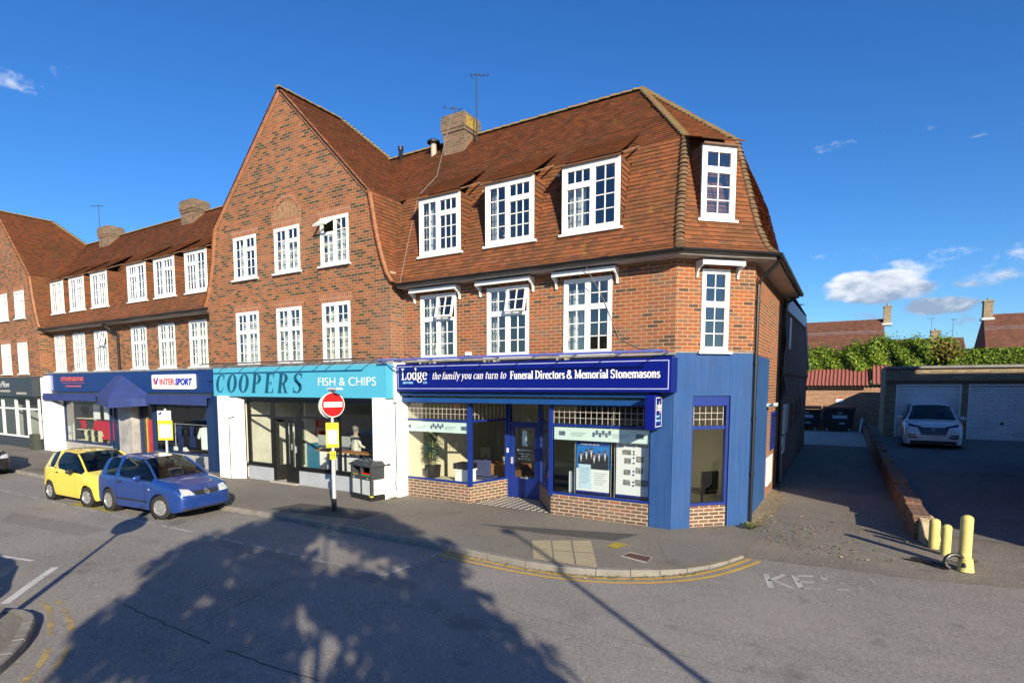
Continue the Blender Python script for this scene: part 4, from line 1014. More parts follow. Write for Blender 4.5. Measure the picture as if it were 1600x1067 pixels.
fm.box(-15.42, -14.18, -.01, .06, 2.52, 2.64); fm.box(-15.42, -14.18, -.006, .05, 2.00, 2.08); fm.box(-15.42, -15.34, -.004, .06, 0, 2.52); fm.box(-14.26, -14.18, -.004, .06, 0, 2.52)
gl.poly([(-15.36, .03, 2.06), (-14.24, .03, 2.06), (-14.24, .03, 2.54), (-15.36, .03, 2.54)])
sfr = fm.build('shopfront_frame', M_['black_frame'], gab, bevel=.004); gl.split('shop_window', M_['shop_glass'], sfr, 1)
def door(parent, M, w_, h, mat, panel=.5, st_=.10):
    d = MB(M); d.box(0, st_, 0, .045, 0, h); d.box(w_-st_, w_, 0, .045, 0, h); d.box(st_, w_-st_, 0, .045, h-st_, h); d.box(st_, w_-st_, 0, .045, 0, .10); d.box(st_, w_-st_, .002, .043, panel-.06, panel)
    d.box(st_, w_-st_, .012, .033, .10, panel-.06)
    o = d.build('door', M_[mat], parent, bevel=.003)
    g = MB(M); g.poly([(st_, .022, panel), (w_-st_, .022, panel), (w_-st_, .022, h-st_), (st_, .022, h-st_)]); g.build('pane', M_['shop_glass'], o)
    g = MB(M); g.box(w_-.07, w_-.04, -.04, 0, .95, 1.15); g.build('handle', M_['galv'], o)
    return o
door(gab, T(-14.80, YS, .03), .54, 1.96, 'black_frame')
door(gab, T(-15.34, YS+.06, .03, R(68)), .54, 1.96, 'black_frame')
sh_ = MB(); sh_.box(-16.75, -10.8, -.62, -.40, 2.62, 2.70); sh_.build('shutter_box', M_['slate'], gab)
# inside the shop
it = MB(); it.box(-17.0, -10.6, YS+.1, 5.4, -.1, .02); it.build('floor', paint('tiled_floor', (.22, .16, .11), .4), gab)
it = MB(); it.box(-17.0, -10.6, YS+.08, 5.4, 2.64, 2.70); it.box(-17.0, -16.9, YS+.1, 5.4, 0, 2.64); it.box(-15.9, -15.82, 1.2, 4.5, 0, 2.6); it.box(-13.9, -10.6, 3.0, 3.1, 0, 2.6); it.build('shop_walls', paint('shop_white_wall', (.62, .60, .52), .8), gab)
it = MB(); it.box(-15.81, -15.80, 1.21, 4.4, 0, 1.05); it.box(-13.9, -10.6, 2.985, 2.998, 0, 1.1); it.build('wall_dado', paint('blue_dado', (.03, .16, .30), .6), gab)

def shop_poster(par, M, w_, h, mat, name='poster'):
    m = MB(M); m.box(0, w_, 0, .01, 0, h); return m.build(name, mat, par)
# =================================================================== TERRACE BUILDING (two blue shops)
ter = thing('terrace_building', 'long brick terrace with six white dormers over the navy blue sportswear and schoolwear shops', 'building', (-25, 3, 0))
LW = [(-31.75, -30.70), (-29.85, -28.75), (-27.85, -26.72), (-24.72, -23.57), (-22.66, -21.54), (-20.57, -19.46)]
LD = [(-31.82, -30.55), (-29.92, -28.55), (-27.87, -26.48), (-24.78, -23.40), (-22.77, -21.38), (-20.66, -19.32)]
wb = MB(); wall(wb, MF, [(-32.4, 5.9), (-18.4, 5.9)], 3.66, [(a, b, 3.74, 5.41) for a, b in LW]); wb.box(-32.4, -18.4, 5.4, 5.5, 0, 5.9); wb.build('wall', M_['gable_brick'], ter)
for i, (a, b) in enumerate(LW): window(ter, MF, a, b, 3.74, 5.41, p_first(op=14 if i == 2 else 0), curtains=[(0, .5, 0, 1), (.5, 1, 0, .6+.4*(i % 2))])
lcut = lambda c: any(a-.02 < c.x < b+.02 and 6.42 < c.z < 7.9 for a, b in LD)
t = MB(); tile_profile(t, MAN, front, -32.4, -18.2, lambda c: not lcut(c)); t.build('tile_hanging', M_['tile'], ter)
t = MB(); tile_profile(t, UP, front, -36.4, GX, lambda c: (c.z > gz(c.x)-.25) and c.z > gz(c.x+21.68)-.25, gauge=.105)
for a, b in LD: dorm_roof(t, MF, a, b, -.12, 7.92, 1.12, 8.70)
t.build('roof', M_['tile_up'], ter)
cr_ = MB()
for za, zb in zip(zs[:-1], zs[1:]):
    for (a, b) in ([(-33, -17.6)] if za > 8 or za < 6.4 else list(zip([-33]+[q[1]-.03 for q in LD], [q[0]+.03 for q in LD]+[-18.0]))):
        cr_.poly([(a, off_f(za, AF)+.05, za), (b, off_f(za, AF)+.05, za), (b, off_f(zb, AF)+.05, zb), (a, off_f(zb, AF)+.05, zb)])
cr_.poly([(-36, RY, RZ-.05), (-36, 6.4, 7.0), (-3.5, 6.4, 7.0), (-4.8, RY, RZ-.05)]); cr_.build('roof_lining', M_['dark_wood'], ter)
for i, (a, b) in enumerate(LD): dormer(ter, MF, a, b, p_dormer(i in (3, 5)), cur=[(0, .45, 0, 1), (.46, 1, 0, .7)] if i != 4 else [(0, .4, 0, 1)])
vg = MB()
for a, b in LD: vg = MB(); hips(vg, [(b+.03, -.05, 7.93), (b+.16, .66, 8.26)], .2, .035, .0); vg.build('mortar_fillet', M_['hip'], ter)
rd = MB(); hips(rd, [V((-34.9, RY, RZ+.01)), V((-15.6, RY, RZ+.01))], .30, .10, .01); rd.build('ridge_tiles', M_['ridge'], ter)
sf = MB(); sf.poly([(-32.2, -.4, 5.6), (-18.6, -.4, 5.6), (-18.6, .02, 5.6), (-32.2, .02, 5.6)]); sf.poly([(-32.2, -.4, 5.6), (-18.6, -.4, 5.6), (-18.6, -.4, 5.68), (-32.2, -.4, 5.68)]); sf.build('soffit', M_['soffit'], ter)
g = MB(); gutter(g, [(-32.2, -.465, 5.70), (-18.55, -.465, 5.70)], .075); g.build('gutter', M_['black'], ter)
pipe(ter, [(-26.2, -.44, 5.66), (-26.0, -.2, 5.35), (-25.72, -.06, 5.2), (-25.72, -.06, 3.65)], .05)
chimney(ter, -24.9, -23.95, 2.4, 3.1, 9.9, 11.02); chimney(ter, -32.3, -31.3, 2.4, 3.1, 9.9, 10.98)
it = MB(); it.box(-32.2, -18.6, .12, 5.4, 6.0, 6.06); it.box(-32.2, -18.6, .12, 5.4, 2.86, 2.96)
for x in (-30.2, -28.3, -25.7, -23.1, -21.1): it.box(x-.04, x+.04, .3, 5.4, 3.0, 6.0); it.box(x-.04, x+.04, 1.0, 5.0, 6.06, 8.0)
it.build('room_walls', M_['beige'], ter)
# fascia boards
fs = MB(); fs.box(-32.05, -18.75, -.34, -.02, 2.80, 3.62); fs.build('fascia_sign', M_['navy'], ter, bevel=.008)
lg = MB(); lg.box(-32.1, -18.72, -.36, 0, 3.62, 3.69); lg.build('lead_flashing', M_['lead'], ter)
pb = MB(); pb.box(-32.0, -31.35, -.352, -.342, 2.86, 3.56); pb.build('pale_panel', paint('pale_blue_panel', (.30, .36, .60), .6), ter)
pb = MB(); pts = []
def rrect(x0, x1, z0, z1, r, n=5):
    o = []
    for cx, cz, a0 in ((x1-r, z1-r, 0), (x0+r, z1-r, 90), (x0+r, z0+r, 180), (x1-r, z0+r, 270)):
        for k in range(n+1): a = R(a0+90*k/n); o.append((cx+r*math.cos(a), cz+r*math.sin(a)))
    return o
pb.prism(rrect(-22.62, -19.72, 2.93, 3.47, .07), -.385, -.342); lgb = pb.build('sign_panel', M_['white'], ter)
BL_ = paint('logo_blue', (.02, .04, .42), .5, var=0); RD_ = paint('logo_red', (.65, .02, .03), .5, var=0)
lettering('sign_lettering', 'INTER', .32, T(-22.05, -.392, 3.09), RD_, lgb, width=1.02, bold=.006)
lettering('sign_lettering', 'SPORT', .32, T(-21.0, -.392, 3.09), BL_, lgb, width=1.12, bold=.016, shear=.2)
e = MB(); e.prism([(-22.50, 3.32), (-22.40, 3.36), (-22.30, 3.16), (-22.33, 3.10), (-22.40, 3.10)], -.395, -.386); e.build('emblem', RD_, lgb)
e = MB(); e.prism([(-22.32, 3.10), (-22.26, 3.12), (-22.12, 3.36), (-22.22, 3.34), (-22.34, 3.16)], -.397, -.386); e.build('emblem', BL_, lgb)
lettering('sign_lettering', 'STEVENSONS', .25, T(-30.5, -.348, 3.28), M_['orange_red'], ter, width=2.2, bold=.008)
e = MB(); e.box(-30.45, -28.2, -.346, -.342, 3.185, 3.20)
for k in range(9): e.box(-30.05+.17*k, -29.92+.17*k, -.346, -.342, 3.02, 3.08)
e.build('sign_line', M_['orange_red'], ter)
# awnings
aw = MB()
for x0, x1, zt_, zb_, yo in ((-32.1, -26.9, 2.66, 2.40, -.52), (-22.9, -18.85, 2.66, 2.36, -.52)):
    aw.box(x0, x1, -.50, -.10, 2.62, 2.72); aw.box(x0, x1, yo-.01, yo+.01, zb_, 2.62)
ap0, ap1 = V((-25.75, -.12, 3.70)), V((-25.2, -.12, 3.70))
base = [V((-27.1, -.40, 2.62)), V((-25.6, -.90, 2.56)), V((-24.1, -1.30, 2.50)), V((-23.2, -.85, 2.56)), V((-22.7, -.36, 2.60))]
vl = [p-V((0, 0, .30)) for p in base]
aw.poly([ap0, base[0], base[1]]); aw.poly([ap0, base[1], base[2]]); aw.poly([ap1, ap0, base[2]]); aw.poly([ap1, base[2], base[3]]); aw.poly([ap1, base[3], base[4]])
for i in range(4): aw.poly([base[i+1], base[i], vl[i], vl[i+1]])
aw.build('awning', M_['canvas'], ter)
hb = MB(); hb.box(-32.1, -18.8, -.30, -.02, 2.72, 2.80); hb.build('awning_box', M_['slate'], ter)
# ground-floor of the two shops
fm = MB(); gl = MB()
def bay2(x0, x1, z0, muls=(), y=0.0, w_=.09):
    fm.box(x0, x1, y-.03, y+.06, z0, z0+.07); fm.box(x0, x1, y-.01, y+.06, 2.40, 2.60); fm.box(x0, x0+w_, y-.01, y+.06, z0+.07, 2.40); fm.box(x1-w_, x1, y-.01, y+.06, z0+.07, 2.40)
    for m in muls: fm.box(m-.04, m+.04, y-.006, y+.055, z0+.07, 2.40)
    gl.poly([(x0+.05, y+.03, z0+.05), (x1-.05, y+.03, z0+.05), (x1-.05, y+.03, 2.45), (x0+.05, y+.03, 2.45)])
bay2(-31.25, -26.85, .46); bay2(-23.35, -19.0, .46, (-20.95,) if False else ())
for x in (-26.55, -26.25, -24.35, -23.45): fm.box(x-.05, x+.05, .0, .08, -.1, 2.5)
fm.box(-26.6, -23.3, .0, .08, 2.4, 2.6); fm.box(-19.16, -18.70, -.36, .1, -.1, 2.72)
fm.box(-26.9, -26.6, .02, .08, -.1, .46); gl.poly([(-26.85, .04, 0), (-26.3, .04, 0), (-26.3, .04, 2.4), (-26.85, .04, 2.4)]); gl.poly([(-24.3, .04, 0), (-23.45, .04, 0), (-23.45, .04, 2.4), (-24.3, .04, 2.4)])
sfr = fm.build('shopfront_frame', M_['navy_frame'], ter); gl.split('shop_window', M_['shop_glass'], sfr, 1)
rs = MB(); rs.box(-31.3, -26.85, 0, .1, -.1, .46); rs.box(-23.35, -19.1, -.02, .1, -.1, .46); rs.split('stall_riser', paint('grey_speckled_riser', (.36, .35, .33), .7, var=.2, vscale=30), ter)
pl = MB(); pl.box(-25.55, -24.45, -.30, .02, -.1, 2.5); pl.build('grey_pillar', paint('marbled_grey_pillar', (.36, .35, .34), .6, var=.35, vscale=2.2), ter, bevel=.02)
wp = MB(); wp.box(-32.52, -31.62, -.42, .12, -.1, 3.52); wp.box(-32.55, -31.3, -.05, .12, -.1, 2.4); wp.prism([(-31.62, 2.5), (-31.35, 2.2), (-31.35, 0), (-31.62, 0)], -.38, -.05); wp.build('white_pier', M_['render'], ter)
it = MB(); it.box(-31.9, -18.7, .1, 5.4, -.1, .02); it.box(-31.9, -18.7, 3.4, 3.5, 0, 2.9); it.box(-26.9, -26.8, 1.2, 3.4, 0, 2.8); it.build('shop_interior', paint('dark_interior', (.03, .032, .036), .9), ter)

# =================================================================== FAR GABLED BUILDING
GX2 = GX-21.68
far = thing('gabled_building', 'brick gabled building at the far left edge over the dark grey shop sign', 'building', (GX2, 2, 0))
F1 = [(-38.7, -37.6), (-36.62, -35.48), (-34.58, -33.47)]
ops = [(a, b, 3.66, 5.16) for a, b in F1]+[(a, b, 6.32, 7.62) for a, b in F1]
gable_wall(far, GX2, ops, xl=-40.2, xr=-32.15, mat='gable_brick', zb=3.5)
gable_roof(far, GX2)
for a, b in F1:
    window(far, MG, a, b, 3.66, 5.16, p_first(), curtains=[(0, 1, 0, .9)]); window(far, MG, a, b, 6.32, 7.62, p_two(), curtains=[(0, 1, 0, .8)])
it = MB(); it.box(-40, -32.2, 2.4, 2.5, 0, 8.2); it.box(-40, -32.2, -.3, 2.4, 5.8, 5.9); it.box(-40, -32.2, -.3, 2.4, 3.0, 3.1); it.build('room_walls', M_['beige'], far)
fs = MB(); fs.box(-40.0, -32.6, -.74, -.3, 2.55, 3.50); fs.build('fascia_sign', M_['slate'], far)
lettering('sign_lettering', 'ynworth', .50, T(-38.05, -.75, 2.98), M_['letter'], far, width=1.7, bold=-.006, shear=.25)
lettering('sign_lettering', 'Flon', .44, T(-36.2, -.75, 3.00), M_['letter'], far, width=.95, bold=-.006, shear=.25)
e = MB()
for k in range(7): e.box(-36.45+.19*k, -36.31+.19*k, -.75, -.742, 2.77, 2.86)
for k in range(6): e.box(-34.4+.2*k, -34.26+.2*k, -.75, -.742, 2.66, 2.76)
e.build('small_lettering', M_['soffit'], far)
fm = MB(T(0, -.45, 0)); gl = MB(T(0, -.45, 0))
for x0, x1 in ((-40, -37.2), (-37.2, -35.5), (-35.5, -34.1), (-34.1, -32.75)):
    fm.box(x0, x1, -.03, .06, .52, .60); fm.box(x0, x0+.10, -.01, .06, .6, 2.5); fm.box(x1-.10, x1, -.012, .058, .6, 2.5); fm.box(x0+.1, x1-.1, -.006, .05, 1.90, 1.98)
gl.poly([(-40, .03, .55), (-32.75, .03, .55), (-32.75, .03, 2.5), (-40, .03, 2.5)])
sfr = fm.build('shopfront_frame', M_['white'], far); gl.split('shop_window', M_['shop_glass'], sfr, 1)
rs = MB(); rs.box(-40, -32.75, -.46, -.3, -.1, .52); rs.box(-40, -32.7, -.6, -.3, 2.45, 2.55); rs.build('stall_riser', M_['slate'], far)
it = MB(); it.box(-40, -32.6, 2.0, 2.1, 0, 3); it.box(-40, -32.6, -.3, 2.0, -.1, .02); it.box(-36.3, -36.2, -.2, 2, 0, 3); it.build('shop_interior', paint('pale_interior', (.34, .36, .34), .9), far)
bx = MB(); bx.box(-33.35, -32.75, -.72, -.46, -.1, .75); tag(bx.build('planter_box', paint('dark_green_box', (.05, .055, .04), .8), None, bevel=.01), 'dark square planter box beside the white pier of the far shop', 'planter')

aerial((-33.25, 2.9, 10.5), 1.9, 'thin tv aerial on the farthest left chimney', R(40))
aerial((-9.62, 2.6, 10.2), 1.95, 'tall tv aerial on the mast beside the main chimney', R(200))
a_ = aerial((-10.25, 2.4, 11.05), .24, 'short stubby aerial bracket standing on the main chimney', R(60), 3)
# =================================================================== GROUND
def asphalt(name, c, warm=(1.0, .97, .93), speck=.5, patches=.25, gum=0):
    m, nt, b = new_mat(name); p = gpos(nt)
    c0 = tuple(c*w_ for w_ in warm)
    col_ = mixc(nt, mr(nt, noise(nt, p, .35, 6, .6), .35, .65, 0, patches*2), tuple(x*1.12 for x in c0), tuple(x*.72 for x in c0))
    v = nd(nt, 'ShaderNodeTexVoronoi'); v.inputs['Scale'].default_value = 55; nt.links.new(p, v.inputs['Vector'])
    sx = nd(nt, 'ShaderNodeSeparateXYZ'); nt.links.new(v.outputs['Color'], sx.inputs[0])
    col_ = mixc(nt, mr(nt, sx.outputs[0], .55, 1, 0, speck), col_, tuple(min(1, x*1.9) for x in c0))
    col_ = mixc(nt, mr(nt, sx.outputs[1], .6, 1, 0, speck), col_, tuple(x*.35 for x in c0))
    col_ = mixc(nt, mr(nt, noise(nt, p, 9, 5), .35, .7, 0, .35), col_, tuple(x*.7 for x in c0))
    w_ = nd(nt, 'ShaderNodeTexNoise'); w_.inputs['Scale'].default_value = 1.1; w_.inputs['Detail'].default_value = 8; nt.links.new(p, w_.inputs['Vector'])
    col_ = mixc(nt, mr(nt, w_.outputs['Fac'], .60, .72, 0, .35), col_, (.045, .04, .035))
    if gum:
        v2 = nd(nt, 'ShaderNodeTexVoronoi'); v2.inputs['Scale'].default_value = 2.3; nt.links.new(p, v2.inputs['Vector']); col_ = mixc(nt, mr(nt, v2.outputs['Distance'], .045, .065, gum, 0), col_, tuple(x*.45 for x in c0))
        v3 = nd(nt, 'ShaderNodeTexVoronoi'); v3.inputs['Scale'].default_value = 1.7; nt.links.new(p, v3.inputs['Vector']); col_ = mixc(nt, mr(nt, v3.outputs['Distance'], .028, .045, gum, 0), col_, tuple(min(1, x*1.9) for x in c0))
    mp_ = nd(nt, 'ShaderNodeMapping'); mp_.inputs['Scale'].default_value = (.12, 1.0, 1); nt.links.new(p, mp_.inputs[0])
    col_ = mixc(nt, mr(nt, noise(nt, mp_.outputs[0], 1.6, 5, .55), .42, .68, 0, .28), col_, tuple(min(1, x*1.25) for x in c0))
    col_ = mixc(nt, mr(nt, noise(nt, p, 3.1, 3, .5), .66, .72, 0, .45), col_, tuple(x*.55 for x in c0))
    nt.links.new(col_, b.inputs['Base Color']); b.inputs['Roughness'].default_value = .9; b.inputs['Specular IOR Level'].default_value = .25
    h = mixc(nt, .5, sx.outputs[2], noise(nt, p, 120, 2)); bump(nt, b, h, .55, .008); return m
A_ROAD = asphalt('road_asphalt', .25, (1.0, .94, .87), .5, .35)
A_PAVE = asphalt('pavement_asphalt', .205, (1.0, .91, .78), .35, .45, .6)
A_PATCH = asphalt('newer_asphalt', .085, (1.0, .96, .93), .3, .2)
A_ALLEY = asphalt('gravelly_alley', .20, (1.0, .90, .77), .6, .5)
A_YARD = asphalt('forecourt_asphalt', .17, (1.0, .96, .90), .6, .4)
KZ = -.10
def rd(x, y): k = 3.15/3.05; return (x*k, -12.116+(y+12.116)*k)
gr = MB(); gr.poly([(-900, -900, -.16), (900, -900, -.16), (900, 900, -.16), (-900, 900, -.16)]); struct(gr.build('ground', asphalt('far_ground', .10, (.85, 1, .6))))
rdm = MB(); rdm.poly([(-120, -34, KZ), (70, -34, KZ), (70, -.2, KZ), (-120, -.2, KZ)]); struct(rdm.build('road', A_ROAD))
kl = [(-60, -3.9), (-27, -3.88), (-19.8, -3.87), (-16, -3.74), (-13.1, -3.61), (-11, -3.50), (-6.34, -3.50), (-5.4, -3.56), (-4.6, -3.58), (-4.0, -3.52), (-3.4, -3.36), (-2.9, -3.10), (-2.5, -2.80), (-2.15, -2.42), (-1.88, -1.98), (-1.66, -1.48), (-1.48, -.98)]
pv = MB()
W_ = [(x, .0 if x < -3.1 else min(1.2, (x+3.1)*1.0)) for x, y in kl]
for (a, b), (c, d) in zip(zip(kl[:-1], kl[1:]), zip(W_[:-1], W_[1:])):
    if b[0] > -3.35: continue
    pv.poly([(a[0], a[1]+.12, 0), (b[0], b[1]+.12, 0), (b[0], max(d[1]+.35, b[1]+.13), 0), (a[0], max(c[1]+.35, a[1]+.13), 0)])
pv.poly([(-3.40, -3.24, 0), (-2.84, -2.99, 0), (-2.46, -2.68, 0), (-2.10, -2.30, 0), (-1.82, -1.86, 0), (-1.60, -1.4, 0), (-1.48, -.98, 0), (-1.42, .2, 0), (-1.72, 1.45, 0), (-3.40, .35, 0)])
pv.poly([(-8.3, .3, 0), (-5.8, .3, 0), (-5.8, 1.4, 0), (-8.3, 1.4, 0)])
struct(pv.build('pavement', A_PAVE))
kb = MB()
def offs(pts, d):
    o = []
    for i, p in enumerate(pts):
        a = pts[max(0, i-1)]; b = pts[min(len(pts)-1, i+1)]; t_ = V((b[0]-a[0], b[1]-a[1])).normalized(); o.append((p[0]-t_.y*d, p[1]+t_.x*d))
    return o
ki = offs(kl, .125)
def resample(pts, st):
    o = [pts[0]]
    for a, b in zip(pts[:-1], pts[1:]):
        l = math.dist(a, b); n = max(1, int(round(l/st)))
        for k in range(1, n+1): o.append((a[0]+(b[0]-a[0])*k/n, a[1]+(b[1]-a[1])*k/n))
    return o
def kerbstones(kb, line, wd=.125, z1=.006, z0=-.16, st=.9, drop=None):
    l1 = resample(line, st); l2 = offs(l1, wd)
    for i in range(len(l1)-1):
        g = .006/ max(.2, math.dist(l1[i], l1[i+1]))
        f = lambda a, b, t: (a[0]+(b[0]-a[0])*t, a[1]+(b[1]-a[1])*t)
        P_ = [f(l1[i], l1[i+1], g), f(l1[i], l1[i+1], 1-g), f(l2[i], l2[i+1], 1-g), f(l2[i], l2[i+1], g)]
        za = zb = z1+rng.uniform(-.004, .004)
        if drop: za -= drop(P_[0]); zb -= drop(P_[1])
        zt_ = [za, zb, zb, za]; top = [V((p[0], p[1], z)) for p, z in zip(P_, zt_)]; bot = [V((p[0], p[1], z0)) for p in P_]
        # rounded nose: chamfered front edge
        nrm = V((P_[3][0]-P_[0][0], P_[3][1]-P_[0][1], 0)).normalized()*.02
        t0 = [top[0]+nrm, top[1]+nrm, top[2], top[3]]; f0 = [top[0]-V((0, 0, .02)), top[1]-V((0, 0, .02))]
        kb.poly(t0); kb.poly([f0[0], f0[1], t0[1], t0[0]]); kb.poly([bot[0], bot[1], f0[1], f0[0]]); kb.poly([bot[1], bot[2], top[2], t0[1], f0[1]]); kb.poly([bot[3], bot[0], f0[0], t0[0], top[3]])
kerbstones(kb, kl, drop=lambda p: max(0, min(.085, (p[0]+2.7)*.06)))
kerb_m = paint('kerb_concrete', (.22, .205, .18), .9, var=.2, vscale=4, dirt=.4, bmp=.5)
struct(kb.build('kerb', kerb_m))
# gutter strip, slightly greener and dirtier, in front of the kerb
# alley and garage forecourt
al = MB()
jl = [(-1.95, -1.0), (-1.48, -.98), (-.09, -.82), (1.21, -.76), (2.42, -.42), (3.5, -.2), (7, .0), (40, .0)]
ys = [0, .5, 1.0, 1.6, 3, 6, 12, 18.6, 24, 46]
ALZ = {12: .02, 18.6: .12, 24: .34, 46: .36}
rowp = []
for k, yy in enumerate(ys):
    row = []
    for x, y in jl:
        Y_ = y if k == 0 else max(y+.3*k, yy if yy > 1 else y+yy+.15)
        zz = KZ+.004+(.096-.004)*min(1, (Y_-y)/1.6)
        row.append((x, Y_, (zz if yy < 12 else ALZ[yy]) if k else KZ+.004))
    rowp.append(row)
for k in range(len(ys)-1):
    for i in range(len(jl)-1): al.poly([rowp[k][i], rowp[k][i+1], rowp[k+1][i+1], rowp[k+1][i]])
struct(al.build('alley_surface', A_ALLEY))
def yz(y): return .004 if y < 2.3 else (.004+.65*(y-2.3)/12.2 if y < 14.5 else min(.80, .654+.15*(y-14.5)/3.5))
yd = MB()
yy_ = [2.3, 5, 8, 11, 14.5, 18, 30]
for a, b in zip(yy_[:-1], yy_[1:]):
    xa, xb = 1.42-.018*a, 1.42-.018*b; yd.poly([(xa, a, yz(a)), (40, a, yz(a)), (40, b, yz(b)), (xb, b, yz(b))])
yd.poly([(1.378, 2.3, -.1), (1.378, 2.3, .004), (.88, 30, .8), (.88, 30, -.1)])
struct(yd.build('garage_forecourt', A_YARD))
sl = MB(); sl.poly([(-2.2, 19.2, .165), (.86, 19.2, .165), (.78, 24, .348), (-2.4, 24, .348)]); sl.poly([(-2.4, 24, .348), (.78, 24, .348), (.74, 26.2, .352), (-2.4, 26.2, .352)]); struct(sl.build('concrete_slab', M_['concrete']))
def wearpaint(name, c, wear=.5, sc_=7):
    m, nt, b = new_mat(name); p = gpos(nt); b.inputs['Base Color'].default_value = c+(1,); b.inputs['Roughness'].default_value = .8
    cc = mixc(nt, mr(nt, noise(nt, p, 3, 5), .3, .7, 0, .5), c, tuple(x*.6 for x in c)); nt.links.new(cc, b.inputs['Base Color'])
    tr = nd(nt, 'ShaderNodeBsdfTransparent'); ms = nd(nt, 'ShaderNodeMixShader')
    f = mr(nt, math_('ADD', noise(nt, p, sc_, 8, .7), math_('MULTIPLY', noise(nt, p, 90, 2), .25, False, nt), False, nt), .5+.28*(1-wear), .62+.28*(1-wear))
    f = math_('ADD', f, wear*.25, True, nt)
    nt.links.new(f, ms.inputs[0]); nt.links.new(b.outputs[0], ms.inputs[1]); nt.links.new(tr.outputs[0], ms.inputs[2]); nt.links.new(ms.outputs[0], nt.nodes['Material Output'].inputs[0]); return m
Y_MARK = wearpaint('yellow_road_paint', (.60, .38, .07), .10, 9); Y_OLD = wearpaint('faded_yellow_road_paint', (.48, .35, .13), .78, 3)
W_MARK = wearpaint('white_road_paint', (.62, .62, .60), .25, 6); K_OLD = wearpaint('worn_lettering_paint', (.50, .49, .47), .42, 4); W_OLD = wearpaint('worn_white_road_paint', (.46, .45, .43), .58, 4); W_FAINT = wearpaint('faint_white_road_paint', (.42, .41, .40), .85, 4)
def strip(mb, pts, wd, z=KZ+.004, conv=True, st=.25):
    pts = [rd(*p) for p in pts] if conv else pts
    l = resample(pts, st); a = offs(l, wd/2); b = offs(l, -wd/2)
    for i in range(len(l)-1): mb.poly([(b[i][0], b[i][1], z), (b[i+1][0], b[i+1][1], z), (a[i+1][0], a[i+1][1], z), (a[i][0], a[i][1], z)])
def smooth_line(pts, n=6):
    o = []
    for i in range(len(pts)-1):
        p0 = pts[max(0, i-1)]; p1 = pts[i]; p2 = pts[i+1]; p3 = pts[min(len(pts)-1, i+2)]
        for k in range(n):
            t = k/n; o.append(tuple(.5*((2*p1[j])+(-p0[j]+p2[j])*t+(2*p0[j]-5*p1[j]+4*p2[j]-p3[j])*t*t+(-p0[j]+3*p1[j]-3*p2[j]+p3[j])*t**3) for j in (0, 1)))
    return o+[pts[-1]]
ym = MB()
kk = smooth_line([(-6.35, -3.50)]+[p for p in kl if p[0] > -5.5])
kk = [p for p in kk if p[0] < -1.50 or True]
strip(ym, offs(kk, -.11), .075, conv=False); strip(ym, offs(kk, -.29), .075, conv=False)
struct(ym.build('double_yellow_lines', Y_MARK))
yp = MB(); strip(yp, [(-17.0, -5.45), (-15.0, -5.38)], .22, st=.5); struct(yp.build('yellow_road_strip', wearpaint('patchy_yellow', (.50, .42, .03), .55, 3)))  # patchy yellow strip on the road along the parked cars
wm_ = MB(); strip(wm_, [(-14.6, -5.60), (-11.76, -5.50), (-8.53, -5.44), (-6.2, -5.43)], .085); strip(wm_, [(-6.2, -5.43), (-6.16, -4.83), (-6.18, -3.9)], .085); strip(wm_, [(-30, -5.75), (-20.14, -5.70), (-15.4, -5.62)], .085)
struct(wm_.build('parking_bay_line', W_OLD))
wm_ = MB(); strip(wm_, [(-9.91, -9.15), (-10.66, -8.53), (-11.2, -8.05)], .12); strip(wm_, [(-9.0, -9.95), (-9.91, -9.15)], .12) if False else None; strip(wm_, [(-13.5, -8.45), (-11.95, -8.1)], .07); strip(wm_, [(-11.5, -9.15), (-10.7, -8.95)], .07)
struct(wm_.build('white_road_line', W_MARK))
yo = MB(); strip(yo, smooth_line([(-9.81, -9.0), (-9.55, -8.86), (-9.15, -8.90), (-8.72, -9.05), (-8.06, -9.28), (-7.48, -9.58), (-7.0, -9.98), (-6.7, -10.4)]), .075); strip(yo, smooth_line([(-9.4, -8.70), (-8.9, -8.82), (-8.3, -8.98), (-7.54, -9.32), (-6.93, -9.78), (-6.5, -10.2)]), .07)
struct(yo.build('faded_yellow_lines', Y_OLD))
# island kerb at the lower left
isl = smooth_line([(-6.6, -12.4), (-6.9, -11.2), (-7.45, -10.2), (-8.05, -9.62), (-8.7, -9.24), (-9.2, -9.08), (-9.8, -9.25), (-11.2, -9.9)][::-1])
kb = MB(); kerbstones(kb, isl[::-1], z1=.015, st=.5, wd=.13); struct(kb.build('island_kerb', kerb_m))
il = MB(); c = [(p[0], p[1], .0) for p in offs(isl[::-1], .11)]; il.poly(c+[(-12, -12.6, 0)]); struct(il.build('island_surface', A_PAVE))
# KEEP at the mouth of the alley, its end worn away
kp = MB()
def kletter(ch, o_, mb):
    ex, ey = V((.90, .42)).normalized(), V((-.22, .975)).normalized(); h, w_ = .66, .30
    def q(x0, z0, x1, z1, t=.075):
        a = V(o_)+ex*x0*w_+ey*z0*h; b = V(o_)+ex*x1*w_+ey*z1*h; strip(mb, [tuple(a), tuple(b)], t, st=5)
    if ch == 'K': q(.0, 0, .0, 1, .09); q(.05, .48, .95, 1); q(.25, .55, 1.05, 0)
    if ch == 'E': q(0, 0, 0, 1, .09); q(0, .04, .95, .04, .07); q(0, .5, .8, .5, .06); q(0, .96, .95, .96, .07)
    if ch == 'P': q(0, 0, 0, 1, .09); q(0, .96, .8, .96, .07); q(.8, .96, .85, .5, .09); q(.85, .5, 0, .5, .06)
o0 = V((-.86, -2.75)); ex = V((.90, .42)).normalized()
for i, ch in enumerate('KE'): kletter(ch, o0+ex*(.43*i), kp)
struct(kp.build('road_lettering', K_OLD))
kp = MB()
